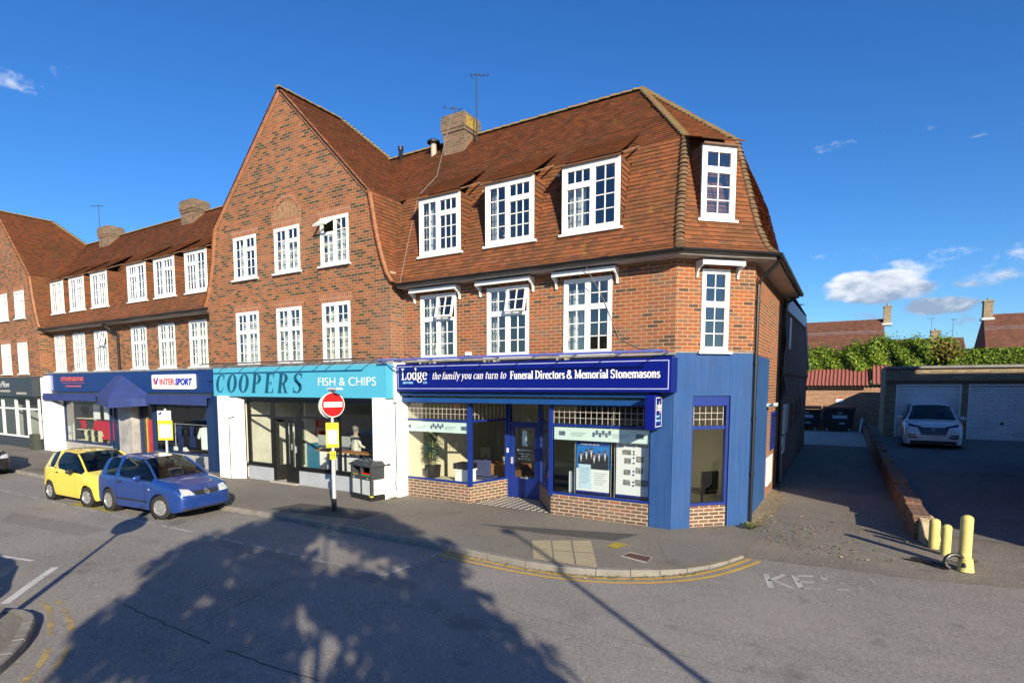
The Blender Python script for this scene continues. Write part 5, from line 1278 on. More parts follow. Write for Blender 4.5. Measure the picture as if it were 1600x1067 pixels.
kletter('E', o0+ex*.86, kp); struct(kp.build('worn_road_lettering', W_OLD)); kp = MB(); kletter('P', o0+ex*1.29, kp); struct(kp.build('faint_road_lettering', W_FAINT))
wj = MB(); strip(wj, [(-.15, -.80), (1.21, -.76), (2.6, -.4)], .05, z=KZ+.006); struct(wj.build('concrete_edging', M_['concrete']))
# cracks and tar seams
ckm = paint('tar_seam', (.022, .02, .018), .8)
ck = MB()
def crack(pts, wd, seed):
    r_ = random.Random(seed); l = resample([rd(*p) for p in pts], .16); l = [(x+r_.uniform(-.018, .018), y+r_.uniform(-.018, .018)) for x, y in l]
    a = offs(l, wd/2); b = offs(l, -wd/2)
    for i in range(len(l)-1):
        if r_.random() < .06: continue
        ck.poly([(b[i][0], b[i][1], KZ+.003), (b[i+1][0], b[i+1][1], KZ+.003), (a[i+1][0], a[i+1][1], KZ+.003), (a[i][0], a[i][1], KZ+.003)])
from mathutils import geometry
def px(x, y, z=0.0):
    d = fwd*892.083+r2*(x-758.86)-u2*(y-677.25); C_ = V((0, -12.116, 3.05)); t = (z-C_.z)/d.z; q = C_+d*t; return (q.x, q.y)
crack([px(185, 940), px(260, 975), px(330, 1005), px(420, 1040), px(500, 1064)], .016, 1)
crack([px(290, 985), px(360, 950), px(450, 905)], .009, 2);  crack([px(60, 905), px(180, 880), px(330, 852)], .008, 4)
crack([px(700, 905), px(820, 960), px(980, 1000), px(1200, 1060)], .006, 5)
struct(ck.build('road_crack', ckm))
pt = MB(); z = .004
for q in ([px(745, 818), px(1000, 835), px(960, 845), px(845, 833)],): pt.poly([p+(z,) for p in q][::-1])
pt.poly([p+(z,) for p in (px(420, 795), px(560, 812), px(600, 800), px(470, 786))][::-1])
struct(pt.build('pavement_patch', A_PATCH))
A_P2 = asphalt('faded_patch', .19, (1.0, .95, .86), .3, .3); pt = MB()
for q in ((px(640, 842), px(760, 860), px(790, 846), px(668, 830)), (px(1045, 880), px(1120, 872), px(1110, 846), px(1030, 850)), (px(365, 770), px(420, 776), px(470, 762), px(400, 757))): pt.poly([p+(.0035,) for p in q])
struct(pt.build('pavement_repair', A_P2))
pt = MB(); A_P3 = asphalt('road_repair_asphalt', .205, (1.0, .93, .86), .4, .3)
pt.poly([p+(KZ+.0015,) for p in (px(330, 850, KZ), px(640, 925, KZ), px(655, 912, KZ), px(350, 840, KZ))]); pt.poly([p+(KZ+.0015,) for p in (px(0, 815, KZ), px(130, 838, KZ), px(170, 826, KZ), px(20, 800, KZ))])
struct(pt.build('road_repair', A_P3))
# tactile paving flags
def tact():
    m, nt, b = new_mat('buff_tactile_paving'); p = gpos(nt); c = mixc(nt, mr(nt, noise(nt, p, 3, 5), .3, .7), (.42, .36, .22), (.34, .29, .19)); nt.links.new(c, b.inputs['Base Color']); b.inputs['Roughness'].default_value = .9
    v = nd(nt, 'ShaderNodeTexVoronoi'); v.inputs['Scale'].default_value = 16; v.inputs['Randomness'].default_value = 0; nt.links.new(p, v.inputs['Vector']); bump(nt, b, mr(nt, v.outputs['Distance'], .25, .4, 1, 0), .8, .01); return m
tp = MB(); A, B, C_, D = [V(p) for p in (px(832, 873), px(935, 888), px(924, 844), px(830, 844))]
for i in range(3):
    for j in range(2):
        f = lambda u, v: tuple((A*(1-u)+B*u)*(1-v)+(D*(1-u)+C_*u)*v)+(.006,)
        e = .012; tp.poly([f(i/3+e, j/2+e), f((i+1)/3-e, j/2+e), f((i+1)/3-e, (j+1)/2-e), f(i/3+e, (j+1)/2-e)])
struct(tp.build('tactile_paving', tact()))
mc = MB(); mc.poly([p+(.007,) for p in (px(948, 853), px(963, 857), px(982, 851), px(963, 847))]); tag(mc.build('hydrant_cover', wearpaint('cover_yellow', (.45, .33, .03), .2)), 'small yellow painted square cover in the pavement near the corner', 'access cover')
mc = MB(); mc.poly([p+(.008,) for p in (px(972, 868), px(1011, 878), px(1018, 871), px(984, 864))]); o = mc.build('manhole_cover', paint('rusty_iron', (.10, .045, .03), .7, var=.3, vscale=20)); tag(o, 'brown rusty oblong inspection cover set in the pavement at the corner', 'access cover')
mc = MB(); mc.poly([p+(.0065,) for p in (px(968, 869), px(1009, 880), px(1020, 871), px(984, 862))]); mc.build('cover_frame', M_['concrete'], o)
# dirt, leaves and weeds along the alley wall
lf = MB()
for k in range(900):
    t = rng.random(); x = XS+.04+abs(rng.gauss(0, .20))*(1-.3*t); y = 1.1+rng.random()**1.3*6.5
    if k % 3 == 0: x = rng.uniform(-1.6, 1.2); y = rng.uniform(-.4, 2.6)+abs(x)*.3
    s_ = rng.uniform(.008, .03); a = rng.random()*6.28
    zb = (KZ+.01+.092*min(1, max(0, (y+.8)/1.6)))
    q = Matrix.Rotation(a, 3, 'Z') @ Matrix.Rotation(rng.uniform(-.6, .6), 3, 'X')
    lf.poly([V((x, y, zb+.012))+q @ V(p) for p in ((-s_, -s_*.6, 0), (s_, -s_*.6, 0), (s_, s_*.6, 0), (-s_, s_*.6, 0))], rng.randrange(3))
for k in range(420):
    i = rng.randrange(len(kl)-5)+2; a, b = kl[i], kl[i+1]; t = rng.random(); x = a[0]+(b[0]-a[0])*t; y = a[1]+(b[1]-a[1])*t-abs(rng.gauss(.02, .10))-.01; s_ = rng.uniform(.008, .026)
    q = Matrix.Rotation(rng.random()*6.28, 3, 'Z') @ Matrix.Rotation(rng.uniform(-.5, .5), 3, 'X'); lf.poly([V((x, y, KZ+.012))+q @ V(p) for p in ((-s_, -s_*.6, 0), (s_, -s_*.6, 0), (s_, s_*.6, 0), (-s_, s_*.6, 0))], rng.randrange(3))
o = lf.build('fallen_leaves', [paint('leaf_brown', (.22, .13, .06), .9), paint('leaf_tan', (.36, .27, .14), .9), paint('leaf_green', (.12, .16, .04), .9)]); o['kind'] = 'stuff'
dt = MB(); dt.grid(lambda u, v: (XS-.0+(.05+.42*(1-abs(2*v-1)**3)+.06*math.sin(v*23))*u, 1.15+5.0*v, .002+.05*(1-u)*(1-u)+.003), 6, 40); struct(dt.build('dirt_bank', paint('dirt', (.20, .16, .10), .95, var=.5, vscale=14, bmp=1)))
def weed(loc, n, r, h, label):
    m = MB()
    for k in range(n):
        a = rng.random()*6.28; l = rng.uniform(.5, 1)*h; d = V((math.cos(a), math.sin(a), 0)); b0 = V(loc)+d*rng.random()*r*.5; s_ = V((-d.y, d.x, 0))*rng.uniform(.006, .014)
        m.poly([b0-s_, b0+s_, b0+d*r*.7+V((0, 0, l))])
        m.poly([b0+d*r*.5+V((0, 0, l*.6))-s_*2, b0+d*r*.5+V((0, 0, l*.6))+s_*2, b0+d*r*1.1+V((0, 0, l*.8))])
    return tag(m.build('weed_tuft', paint('weed', (.10, .13, .03), .9, var=.4, vscale=20)), label, 'weed', 'weeds at the foot of walls')
weed((-1.62, .95, .0), 46, .16, .14, 'low weeds at the foot of the blue corner pier beside the downpipe')
weed((1.5, 1.3, 0), 26, .14, .16, 'weeds around the two short yellow bollards')
weed((1.85, .2, 0), 18, .12, .12, 'weeds behind the tall yellow bollard')
weed((-10.3, -.62, 0), 16, .12, .10, 'weeds at the white pier beside the litter bin')
# =================================================================== VEHICLES
def lerp_tab(tab, x, k):
    for a, b in zip(tab[:-1], tab[1:]):
        if a[0] <= x <= b[0]:
            t = (x-a[0])/max(1e-9, b[0]-a[0]); return a[k]+(b[k]-a[k])*t
    return tab[-1][k] if x > tab[-1][0] else tab[0][k]
def car(name, label, spec, paint_mat, loc, rz, group=None, steer=0):
    """spec tab rows: x, half width, belt z, roof-edge half width, roof-edge z, roof z ; local x forward"""
    root = thing(name, label, 'car', (0, 0, 0), 0, group)
    tab = spec['tab']; wr, wf, wrad = spec['wr'], spec['wf'], spec['rad']; ar = wrad+.055; zb0 = spec['zb']
    xs = set(r[0] for r in tab)
    for c in (wr, wf):
        for k in (-1.25, -1, -.86, -.5, 0, .5, .86, 1, 1.25): xs.add(round(c+k*ar, 3))
    xs = sorted(x for x in xs if tab[0][0] <= x <= tab[-1][0]); keep = [xs[0]]
    for x in xs[1:]:
        if x-keep[-1] > .035 or x in [r[0] for r in tab]: keep.append(x)
    xs = keep
    def bottom(x):
        z = zb0+spec.get('endlift', .06)*(max(0, .25-(x-xs[0]))/.25+max(0, .25-(xs[-1]-x))/.25)
        for c in (wr, wf):
            d = abs(x-c)
            if d < ar*.999: z = max(z, wrad*.98+math.sqrt(ar*ar-d*d))
        return z
    NK = 8
    def ringp(x):
        w_, zbelt, we, ze, zr = (lerp_tab(tab, x, k) for k in range(1, 6)); z0 = bottom(x); fl = .0
        for c in (wr, wf): fl = max(fl, .022*max(0, 1-abs(x-c)/(ar*1.5)))
        zm = max(z0+.10, zb0+(zbelt-zb0)*.55)
        return [(w_*.97+fl, z0), (w_*.995+fl, z0+.05), (w_+fl*.6, max(zm, z0+.1)), (w_*.985, max(zbelt-.06, z0+.14)), (w_*.955, zbelt), (we, ze), (we*.72, zr-.008), (0, zr)]
    verts = []; rings = []
    for x in xs:
        r_ = ringp(x); idx = {}
        for s in (1, -1):
            for k, (y, z) in enumerate(r_):
                if k == NK-1 and s == -1: idx[(s, k)] = idx[(1, k)]; continue
                idx[(s, k)] = len(verts); verts.append((x, s*y, z))
        rings.append(idx)
    body, wind, lower = [], [], []
    W = spec['win']   # dict: side: [(x0,x1)], front:(x0,x1), rear:(x0,x1)
    for i in range(len(xs)-1):
        xm = (xs[i]+xs[i+1])/2
        for s in (1, -1):
            for k in range(NK-1):
                f = (rings[i][(s, k)], rings[i+1][(s, k)], rings[i+1][(s, k+1)], rings[i][(s, k+1)])
                if s < 0: f = f[::-1]
                tgt = body
                if k == 4 and any(a <= xm <= b for a, b in W['side']): tgt = wind
                if k >= 5 and (W['front'][0] <= xm <= W['front'][1] or W['rear'][0] <= xm <= W['rear'][1]): tgt = wind
                tgt.append(f)
    for i, rev in ((0, True), (len(xs)-1, False)):
        for k in range(NK-1):
            a, b, c, d = rings[i][(1, k)], rings[i][(-1, k)], rings[i][(-1, k+1)], rings[i][(1, k+1)]
            f = (a, b, c, d) if c != d else (a, b, c)
            body.append(f[::-1] if rev else f)
    def mk(nm, faces, mat, solid=0):
        used = sorted(set(i for f in faces for i in f)); mp = {u: j for j, u in enumerate(used)}
        me = bpy.data.meshes.new(nm); me.from_pydata([verts[u] for u in used], [], [tuple(mp[i] for i in f) for f in faces]); me.update()
        o = bpy.data.objects.new(nm, me); col.objects.link(o); md = o.modifiers.new('s', 'SUBSURF'); md.levels = md.render_levels = 2
        dg = bpy.context.evaluated_depsgraph_get(); m2 = bpy.data.meshes.new_from_object(o.evaluated_get(dg)); o.modifiers.clear(); o.data = m2; m2.name = nm
        m2.polygons.foreach_set('use_smooth', [True]*len(m2.polygons)); m2.materials.append(mat); return o
    full = mk('tmp', body+wind, paint_mat); bm = bmesh.new(); bm.from_mesh(full.data); bvh = BVHTree.FromBMesh(bm); bm.free(); bpy.data.objects.remove(full)
    bo = mk('body', body, paint_mat); setpar(bo, root)
    for s in (1, -1):
        a_, b_ = W['front']; pl_ = MB(); pts = [V((x, s*(lerp_tab(tab, x, 3)-.012), lerp_tab(tab, x, 4)-.012)) for x in [a_-.06+(b_-a_+.12)*i/8 for i in range(9)]]
        pl_.tube(pts, .026, 8); smooth_angle(pl_.build('windscreen_pillar', paint_mat, root), 60)
    wo = mk('window_glass', wind, M_['car_glass']); setpar(wo, root)
    def hit(a, b, d):
        if d == 'x': o_ = V((9, a, b)); dd = V((-1, 0, 0))
        elif d == '-x': o_ = V((-9, a, b)); dd = V((1, 0, 0))
        elif d == 'y': o_ = V((a, 9, b)); dd = V((0, -1, 0))
        elif d == '-y': o_ = V((a, -9, b)); dd = V((0, 1, 0))
        else: o_ = V((a, b, 9)); dd = V((0, 0, -1))
        h = bvh.ray_cast(o_, dd); return (h[0]+h[1]*(1 if h[1].dot(dd) < 0 else -1)*OFF) if h[0] is not None else None
    OFF = .006
    def patch(nm, corners, d, mat, par=root, n=8, off=.006, curve=0, thick=True):
        nonlocal OFF; OFF = off; mb = MB(); A, B, C_, D = [V(c) for c in corners]; g = []
        for j in range(n+1):
            row = []
            for i in range(n+1):
                u, v = i/n, j/n; p = (A*(1-u)+B*u)*(1-v)+(D*(1-u)+C_*u)*v
                p = p+V((0, curve*4*u*(1-u)*(v-.5)*2))
                row.append(hit(p.x, p.y, d))
            g.append(row)
        for j in range(n):
            for i in range(n):
                q = [g[j][i], g[j][i+1], g[j+1][i+1], g[j+1][i]]
                if all(x is not None for x in q) and max((q[a]-q[b]).length for a in range(4) for b in range(a)) < .5: mb.poly(q)
        if not mb.f: return None
        return smooth_angle(mb.build(nm, mat, par))
    def seam(pts, d, mat, w_=.013, nm='door_seam', par=bo, off=.003):
        nonlocal OFF; OFF = off; mb = MB(); l = resample(pts, .06); a = offs(l, w_/2); b = offs(l, -w_/2)
        for i in range(len(l)-1):
            q = [hit(*b[i], d), hit(*b[i+1], d), hit(*a[i+1], d), hit(*a[i], d)]
            if all(x is not None for x in q): mb.poly(q)
        if mb.f: mb.build(nm, mat, par)
    # rubber seals round the side glass and a dark sill line
    for s in (1, -1):
        for a_, b_ in W['side']:
            sb_ = MB(); pts = []
            for kk, (p4, p5) in ((0, (2, None)), ): pass
            n_ = 8; xs_ = [a_+(b_-a_)*i/n_ for i in range(n_+1)]
            lo_ = [V((x, s*(lerp_tab(tab, x, 1)*.955-.004), lerp_tab(tab, x, 2)-.004)) for x in xs_]
            sb_.tube(lo_, .011, 5); sb_.build('window_seal', M_['trim'], root)
    # inner dark shell, seats, wheels
    L_ = xs[-1]; wi = spec['tab'][len(tab)//2][1]
    un = MB(); un.box(.35, wr-ar, -wi*.92, wi*.92, zb0+.03, .55); un.box(wr-ar, wr+ar, -wi*.60, wi*.60, zb0+.03, .62); un.box(wr+ar, wf-ar, -wi*.92, wi*.92, zb0+.02, .50); un.box(wf-ar, wf+ar, -wi*.60, wi*.60, zb0+.03, .62); un.box(wf+ar, L_-.25, -wi*.8, wi*.8, zb0+.05, .5)
    un.build('underbody', M_['plastic_black'], root)
    se = MB(); sx = (wr+wf)/2
    for y in (-.36, .36):
        se.box(sx-.25, sx-.12, y-.22, y+.22, .5, 1.05); se.box(sx-.24, sx-.16, y-.12, y+.12, 1.08, 1.26); se.box(sx-.25, sx+.28, y-.22, y+.22, .45, .58)
        se.box(sx-1.0, sx-.9, y-.24, y+.24, .5, 1.02)
    se.box(sx+.62, sx+.95, -wi*.8, wi*.8, .60, spec['dash']); se.build('seat', spec.get('seat', M_['grey_metal']), root)
    for (cx, s, st) in ((wr, 1, 0), (wr, -1, 0), (wf, 1, steer), (wf, -1, steer)):
        yy = lerp_tab(tab, cx, 1)+.005; wd = .175
        M = T(cx, s*(yy-wd/2), wrad, R(st)) @ Matrix.Rotation(0 if s > 0 else math.pi, 4, 'Z')
        ty = MB(M); r_ = wrad; ty.lathe([(r_*.62, -wd/2), (r_*.90, -wd/2), (r_*.985, -wd/2+.02), (r_, -.05), (r_, .05), (r_*.985, wd/2-.02), (r_*.90, wd/2), (r_*.64, wd/2-.005), (r_*.62, wd/2-.03)], 28, axis='Y'); tyo = smooth_angle(ty.build('wheel', M_['rubber'], root), 50)
        rm = MB(M); q = r_*.64; rm.lathe([(q, wd/2-.006), (q*.93, wd/2-.02), (q*.88, wd/2-.05), (q*.3, wd/2-.03), (.0, wd/2-.012)], 24, axis='Y')
        for k in range(spec.get('spokes', 7)):
            a = 6.283*k/spec.get('spokes', 7); o_ = rm.M; rm.M = M @ Matrix.Rotation(a, 4, 'Y'); rm.box(-.022, .022, wd/2-.035, wd/2-.008, .03, q*.95); rm.M = o_
        rm.lathe([(.055, wd/2-.03), (.05, wd/2-.002), (0, wd/2)], 12, axis='Y')
        smooth_angle(rm.build('rim', M_['rim'], tyo))
        ah = MB(M); ah.lathe([(ar*.99, -.14), (ar*.99, wd/2-.03)], 20, axis='Y'); ah.lathe([(0, -.135), (ar*.99, -.135)], 20, axis='Y'); 
        a_ = ah.build('wheel_arch_liner', M_['plastic_black'], root)
        a_.data.transform(Matrix.Translation((0, 0, 0)))
    return root, bo, patch, seam, hit
def place(root, loc, rz):
    root.location = loc; root.rotation_euler = (0, 0, rz)
M_['rim'] = paint('alloy_silver', (.42, .42, .43), .35, .6, var=.05)
def carpaint(name, c, metal=.0, rough=.35): return paint(name, c, rough, metal, var=.02, coat=1.0)
P_BLUE = carpaint('blue_car_paint', (.013, .050, .24), .2); P_YEL = carpaint('yellow_car_paint', (.76, .60, .07)); P_WHITE = carpaint('white_car_paint', (.72, .74, .76)); P_BLK = carpaint('black_car_paint', (.012, .013, .016))
M_['lamp_glass'] = paint('headlamp', (.62, .66, .66), .12, .3, var=.35, vscale=25, coat=1)
M_['trim'] = paint('black_car_trim', (.02, .021, .023), .55)
def mirror(root, x, yw, z, mat, s):
    m = MB(T(x, s*yw, z)); m.box(-.05, .0, -.01 if s > 0 else -.05, .05 if s > 0 else .01, -.02, .02)
    m.lathe([(0, -.03), (.055, -.02), (.075, .03), (.07, .10), (.05, .16), (0, .18)], 12, axis='Y') if s > 0 else m.lathe([(0, .03), (.055, .02), (.075, -.03), (.07, -.10), (.05, -.16), (0, -.18)], 12, axis='Y')
    for v in range(8, len(m.v)): m.v[v].x = (m.v[v].x-x)*.75+x
    smooth_angle(m.build('wing_mirror', mat, root), 60)

# ---- blue hatchback
tab = [(0.0, .70, .72, .60, .84, .86), (.10, .77, .90, .66, .93, .94), (.34, .80, .97, .58, 1.33, 1.37), (.75, .815, .965, .575, 1.40, 1.455), (1.40, .82, .95, .575, 1.41, 1.475), (2.02, .82, .93, .56, 1.37, 1.43), (2.25, .82, .925, .60, 1.27, 1.32), (2.72, .815, .91, .72, .95, .975), (3.10, .80, .86, .68, .90, .925), (3.42, .77, .78, .60, .80, .825), (3.62, .71, .66, .52, .68, .70), (3.74, .60, .52, .44, .56, .57)]
spec = dict(tab=tab, wr=.66, wf=2.93, rad=.30, zb=.20, win=dict(side=[(.42, 1.02), (1.12, 2.62)], front=(2.06, 2.70), rear=(.11, .33)), dash=.93, seat=cloth('dark_blue_seat', (.03, .04, .06)), spokes=9)
root, bo, patch, seam, hit = car('parked_car', 'small blue three-door hatchback parked nose to the right at the kerb', spec, P_BLUE, None, 0, 'cars parked along the kerb', steer=14)
# the side seen faces local -y after the car is set nose towards +x
for s in (1, -1):
    d = 'y' if s > 0 else '-y'; 
    seam([(1.07, .92), (1.05, .5), (1.12, .24)], d, M_['trim']); seam([(2.30, .90), (2.36, .6), (2.30, .24)], d, M_['trim']); seam([(1.07, .92), (1.08, 1.36)], d, M_['trim'], .012)
    seam([(1.06, .40), (2.42, .40)], d, M_['trim'], .045, 'rubbing_strip', bo, .008); seam([(.95, .40), (1.0, .40)], d, M_['trim'], .045, 'rubbing_strip', bo, .008)
    patch('door_handle', [(1.14, .80), (1.30, .80), (1.30, .85), (1.14, .85)], d, M_['trim'], n=3, off=.02)
    patch('headlight', [(s*.34, .60), (s*.66, .61), (s*.62, .76), (s*.42, .73)], 'x', M_['lamp_glass'], n=8, off=.008)
    patch('side_repeater', [(2.50, .70), (2.58, .70), (2.58, .73), (2.50, .73)], d, M_['lamp_glass'], n=2)
    mirror(root, 2.14, .80, .97, P_BLUE, s)
    patch('rear_light', [(s*.60, .62), (s*.72, .62), (s*.70, .95), (s*.60, .95)], '-x', paint('rear_lamp', (.35, .01, .01), .2), n=4)
patch('grille', [(-.30, .59), (.30, .59), (.34, .69), (-.34, .69)], 'x', M_['trim'], n=8, off=.007)
patch('lower_bumper', [(-.66, .18), (.66, .18), (.66, .30), (-.66, .30)], 'x', M_['trim'], n=12, off=.010)
patch('wiper', [(.0, 0), (0, 0), (0, 0), (0, 0)], 'z', M_['trim'], n=1)
eb = MB()
def ring_at(mb, hit, y0, z0, r, t, n=18, off=.02):
    for i in range(n):
        a, b = 6.283*i/n, 6.283*(i+1)/n; q = []
        for rr, an in ((r-t, a), (r, a), (r, b), (r-t, b)):
            h = hit(y0+rr*math.cos(an), z0+rr*math.sin(an), 'x'); q.append(h+V((off, 0, 0)))
        mb.poly(q)
ring_at(eb, hit, 0, .645, .062, .010)
def stroke(mb, hit, a, b, y0, z0, t=.011, off=.02):
    a = V(a); b = V(b); d = (b-a).normalized(); n_ = V((-d.y, d.x))*t/2
    q = [hit(y0+p.x, z0+p.y, 'x')+V((off, 0, 0)) for p in (a-n_, b-n_, b+n_, a+n_)]; mb.poly(q)
for a, b in (((-.022, .052), (0, .004)), ((.022, .052), (0, .004)), ((-.052, .024), (-.026, -.050)), ((.052, .024), (.026, -.050)), ((-.026, -.050), (0, -.006)), ((.026, -.050), (0, -.006))): stroke(eb, hit, a, b, 0, .645)
eb.build('front_emblem', M_['rim'], root)
wp_ = MB(); 
for y0, y1 in ((-.45, .05), (.08, .55)):
    a = hit(2.66, y0, 'z'); b = hit(2.60, y1, 'z'); wp_.cyl(a+V((.0, 0, .012)), b+V((0, 0, .012)), .008, .006, 6)
wp_.build('wiper_blade', M_['trim'], root)
place(root, (-16.32, -4.50, KZ), R(4.5)); root.scale = (.915, .94, .975)

# ---- yellow city car
tab = [(0.0, .66, .70, .58, .86, .88), (.08, .74, .92, .62, .97, .98), (.30, .78, .98, .56, 1.32, 1.36), (.70, .80, .985, .56, 1.40, 1.455), (1.25, .80, .95, .56, 1.41, 1.47), (1.75, .80, .91, .55, 1.36, 1.42), (1.98, .80, .90, .60, 1.25, 1.30), (2.46, .79, .88, .70, .92, .95), (2.78, .77, .82, .64, .86, .88), (3.02, .73, .72, .56, .76, .78), (3.16, .66, .60, .46, .64, .65), (3.24, .54, .48, .40, .52, .53)]
spec = dict(tab=tab, wr=.50, wf=2.55, rad=.275, zb=.20, win=dict(side=[(.42, .86), (.94, 2.36)], front=(1.80, 2.43), rear=(.09, .29)), dash=.90, spokes=6)
root, bo, patch, seam, hit = car('parked_car', 'small yellow three-door city car parked behind the blue hatchback', spec, P_YEL, None, 0, 'cars parked along the kerb', steer=6)
for s in (1, -1):
    d = 'y' if s > 0 else '-y'
    seam([(.90, .92), (.88, .5), (.95, .24)], d, M_['trim'], .006); seam([(1.98, .88), (2.05, .55), (2.0, .24)], d, M_['trim'], .006); seam([(.90, .92), (.91, 1.34)], d, M_['trim'], .03)
    patch('door_handle', [(.98, .82), (1.08, .82), (1.08, .86), (.98, .86)], d, M_['trim'], n=3, off=.014)
    patch('headlight', [(s*.26, .62), (s*.60, .70), (s*.66, .84), (s*.52, .76)], 'x', M_['lamp_glass'], n=8, off=.008)
    patch('rear_light', [(s*.60, .66), (s*.70, .66), (s*.66, 1.1), (s*.58, 1.0)], '-x', paint('rear_lamp', (.45, .03, .01), .2), n=4)
    mirror(root, 1.88, .78, .93, M_['trim'], s)
patch('grille', [(-.40, .34), (.40, .34), (.52, .48), (-.52, .48)], 'x', M_['trim'], n=10, off=.007)
patch('number_panel', [(-.2, .54), (.2, .54), (.2, .60), (-.2, .60)], 'x', P_YEL, n=4, off=.008)
an = MB(); h = hit(.95, 0, 'z'); an.cyl(h, h+V((-.12, 0, .16)), .006, .003, 5); an.build('aerial', M_['trim'], root)
place(root, (-19.15, -4.62, KZ), R(2.0)); root.scale = (.97, .97, .97)

# ---- black car nose at the left edge
tab = [(0.0, .72, .75, .60, .84, .86), (.12, .80, .92, .66, .95, .96), (.7, .84, .95, .62, 1.32, 1.36), (1.3, .85, .94, .60, 1.39, 1.43), (2.2, .85, .92, .60, 1.38, 1.42), (2.6, .85, .91, .64, 1.24, 1.28), (3.2, .84, .89, .72, .93, .95), (3.8, .81, .82, .66, .84, .86), (4.15, .74, .70, .56, .72, .73), (4.28, .6, .55, .46, .58, .59)]
spec = dict(tab=tab, wr=.78, wf=3.42, rad=.32, zb=.20, win=dict(side=[(.75, 1.25), (1.3, 3.0)], front=(2.28, 3.15), rear=(.13, .68)), dash=.9, spokes=5)
root, bo, patch, seam, hit = car('parked_car', 'front end of a black car cut off by the left edge of the photo', spec, P_BLK, None, 0, 'cars parked along the kerb')
for s in (1, -1): patch('headlight', [(s*.40, .62), (s*.72, .62), (s*.74, .76), (s*.5, .72)], 'x', M_['lamp_glass'], n=6)
patch('grille', [(-.36, .50), (.36, .50), (.36, .62), (-.36, .62)], 'x', M_['trim'], n=6)
place(root, (-29.35, -4.85, KZ), 0)
# a grey car off the left edge that throws the rounded shadow
rt2 = clone(root); rt2['label'] = 'parked car out of the picture at lower left, casting its shadow on the road'; rt2.name = 'parked_car'
rt2.location = (-9.05, -11.0, KZ); rt2.rotation_euler = (0, 0, math.pi); rt2['group'] = 'cars parked opposite'

# ---- white suv on the forecourt
tab = [(0.0, .78, .80, .66, .98, 1.0), (.12, .86, 1.02, .72, 1.06, 1.08), (.55, .90, 1.08, .62, 1.46, 1.52), (1.2, .92, 1.06, .63, 1.58, 1.63), (2.1, .92, 1.04, .63, 1.58, 1.65), (2.65, .92, 1.03, .62, 1.52, 1.58), (2.95, .92, 1.02, .66, 1.38, 1.43), (3.45, .915, 1.01, .78, 1.07, 1.10), (3.95, .90, .95, .72, 1.01, 1.04), (4.25, .87, .84, .66, .93, .95), (4.42, .80, .70, .60, .78, .79), (4.48, .70, .55, .54, .62, .63)]
spec = dict(tab=tab, wr=.85, wf=3.55, rad=.35, zb=.26, win=dict(side=[(.6, 1.2), (1.28, 3.3)], front=(2.72, 3.42), rear=(.14, .5)), dash=1.0, spokes=5, endlift=.04)
root, bo, patch, seam, hit = car('parked_suv', 'white suv parked in the shade facing out before the left garage door', spec, P_WHITE, None, 0)
for s in (1, -1):
    patch('headlight', [(s*.30, .84), (s*.74, .90), (s*.76, .98), (s*.40, .90)], 'x', M_['trim'], n=8, off=.008)
    patch('fog_light', [(s*.44, .50), (s*.72, .50), (s*.74, .64), (s*.52, .62)], 'x', M_['trim'], n=8, off=.008)
    patch('daytime_light', [(s*.50, .545), (s*.70, .56), (s*.70, .59), (s*.50, .575)], 'x', M_['lamp_glass'], n=4, off=.014)
    mirror(root, 2.80, .90, 1.10, P_WHITE, s)
    rl_ = MB(); 
    for a, b in (((.7, s*.60), (2.5, s*.60)),):
        q = [hit(a[0]+(b[0]-a[0])*t/8, a[1], 'z')+V((0, 0, .035)) for t in range(9)]; rl_.tube(q, .018, 6)
    rl_.build('roof_rail', M_['galv'], root)
patch('grille', [(-.36, .62), (.36, .62), (.46, .86), (-.46, .86)], 'x', M_['trim'], n=10, off=.008)
for k in range(3): patch('grille_bar', [(-.37-.025*k, .66+.065*k), (.37+.025*k, .66+.065*k), (.37+.025*k, .672+.065*k), (-.37-.025*k, .672+.065*k)], 'x', M_['rim'], n=8, off=.014)
patch('lower_bumper', [(-.70, .28), (.70, .28), (.66, .42), (-.66, .42)], 'x', M_['trim'], n=12, off=.008)
eb = MB(); ring_at(eb, hit, 0, .80, .055, .010, off=.02); stroke(eb, hit, (-.02, .04), (-.026, -.04), 0, .80); stroke(eb, hit, (.026, .04), (.02, -.04), 0, .80); stroke(eb, hit, (-.022, -.004), (.022, .006), 0, .80); eb.build('front_emblem', M_['rim'], root)
place(root, (2.83, 18.95-.02, .60), R(-91.5)); root.rotation_euler = (0, R(1.2), R(-91.5)); root.scale = (1, 1, 1.07)
# =================================================================== ALLEY, GARAGES, BACKGROUND
# rear wing of the corner building
wg = thing('rear_wing', 'dark brick rear wing with white edged gambrel end along the alley', 'building', (XS, 12, 0))
XW = -1.70; MW = T(XW, 0, 0, R(90))
wb = MB(); wall(wb, MW, [(7.5, 5.50), (15.6, 5.62), (18.9, 3.9), (18.95, 3.5)], -.1, [(10.5, 11.5, 1.45, 2.45), (12.6, 13.6, 1.5, 2.5), (14.6, 15.4, 1.7, 2.6), (9.0, 9.5, 4.2, 5.2)])
wb.poly([(XW, 18.95, -.1), (XW, 18.95, 3.5), (-8, 18.95, 3.5), (-8, 18.95, -.1)][::-1]); wb.poly([(XW, 7.5, -.1), (-4, 7.5, -.1), (-4, 7.5, 5.6), (XW, 7.5, 5.5)][::-1])
wb.build('wall', M_['alley_brick'], wg)
dp = MB(MW); dp.box(7.5, 18.95, -.06, 0, 3.36, 3.48); dp.build('string_course', M_['old_brick'], wg)
ed = MB(MW)
def edge(a, b, w_, y0=-.07):
    a = V(a); b = V(b); d = (b-a).normalized(); n = V((-d.y, d.x)); n = n if n.y > 0 else -n
    ed.prism([tuple(a-n*w_), tuple(b-n*w_), tuple(b), tuple(a)], y0, .0)
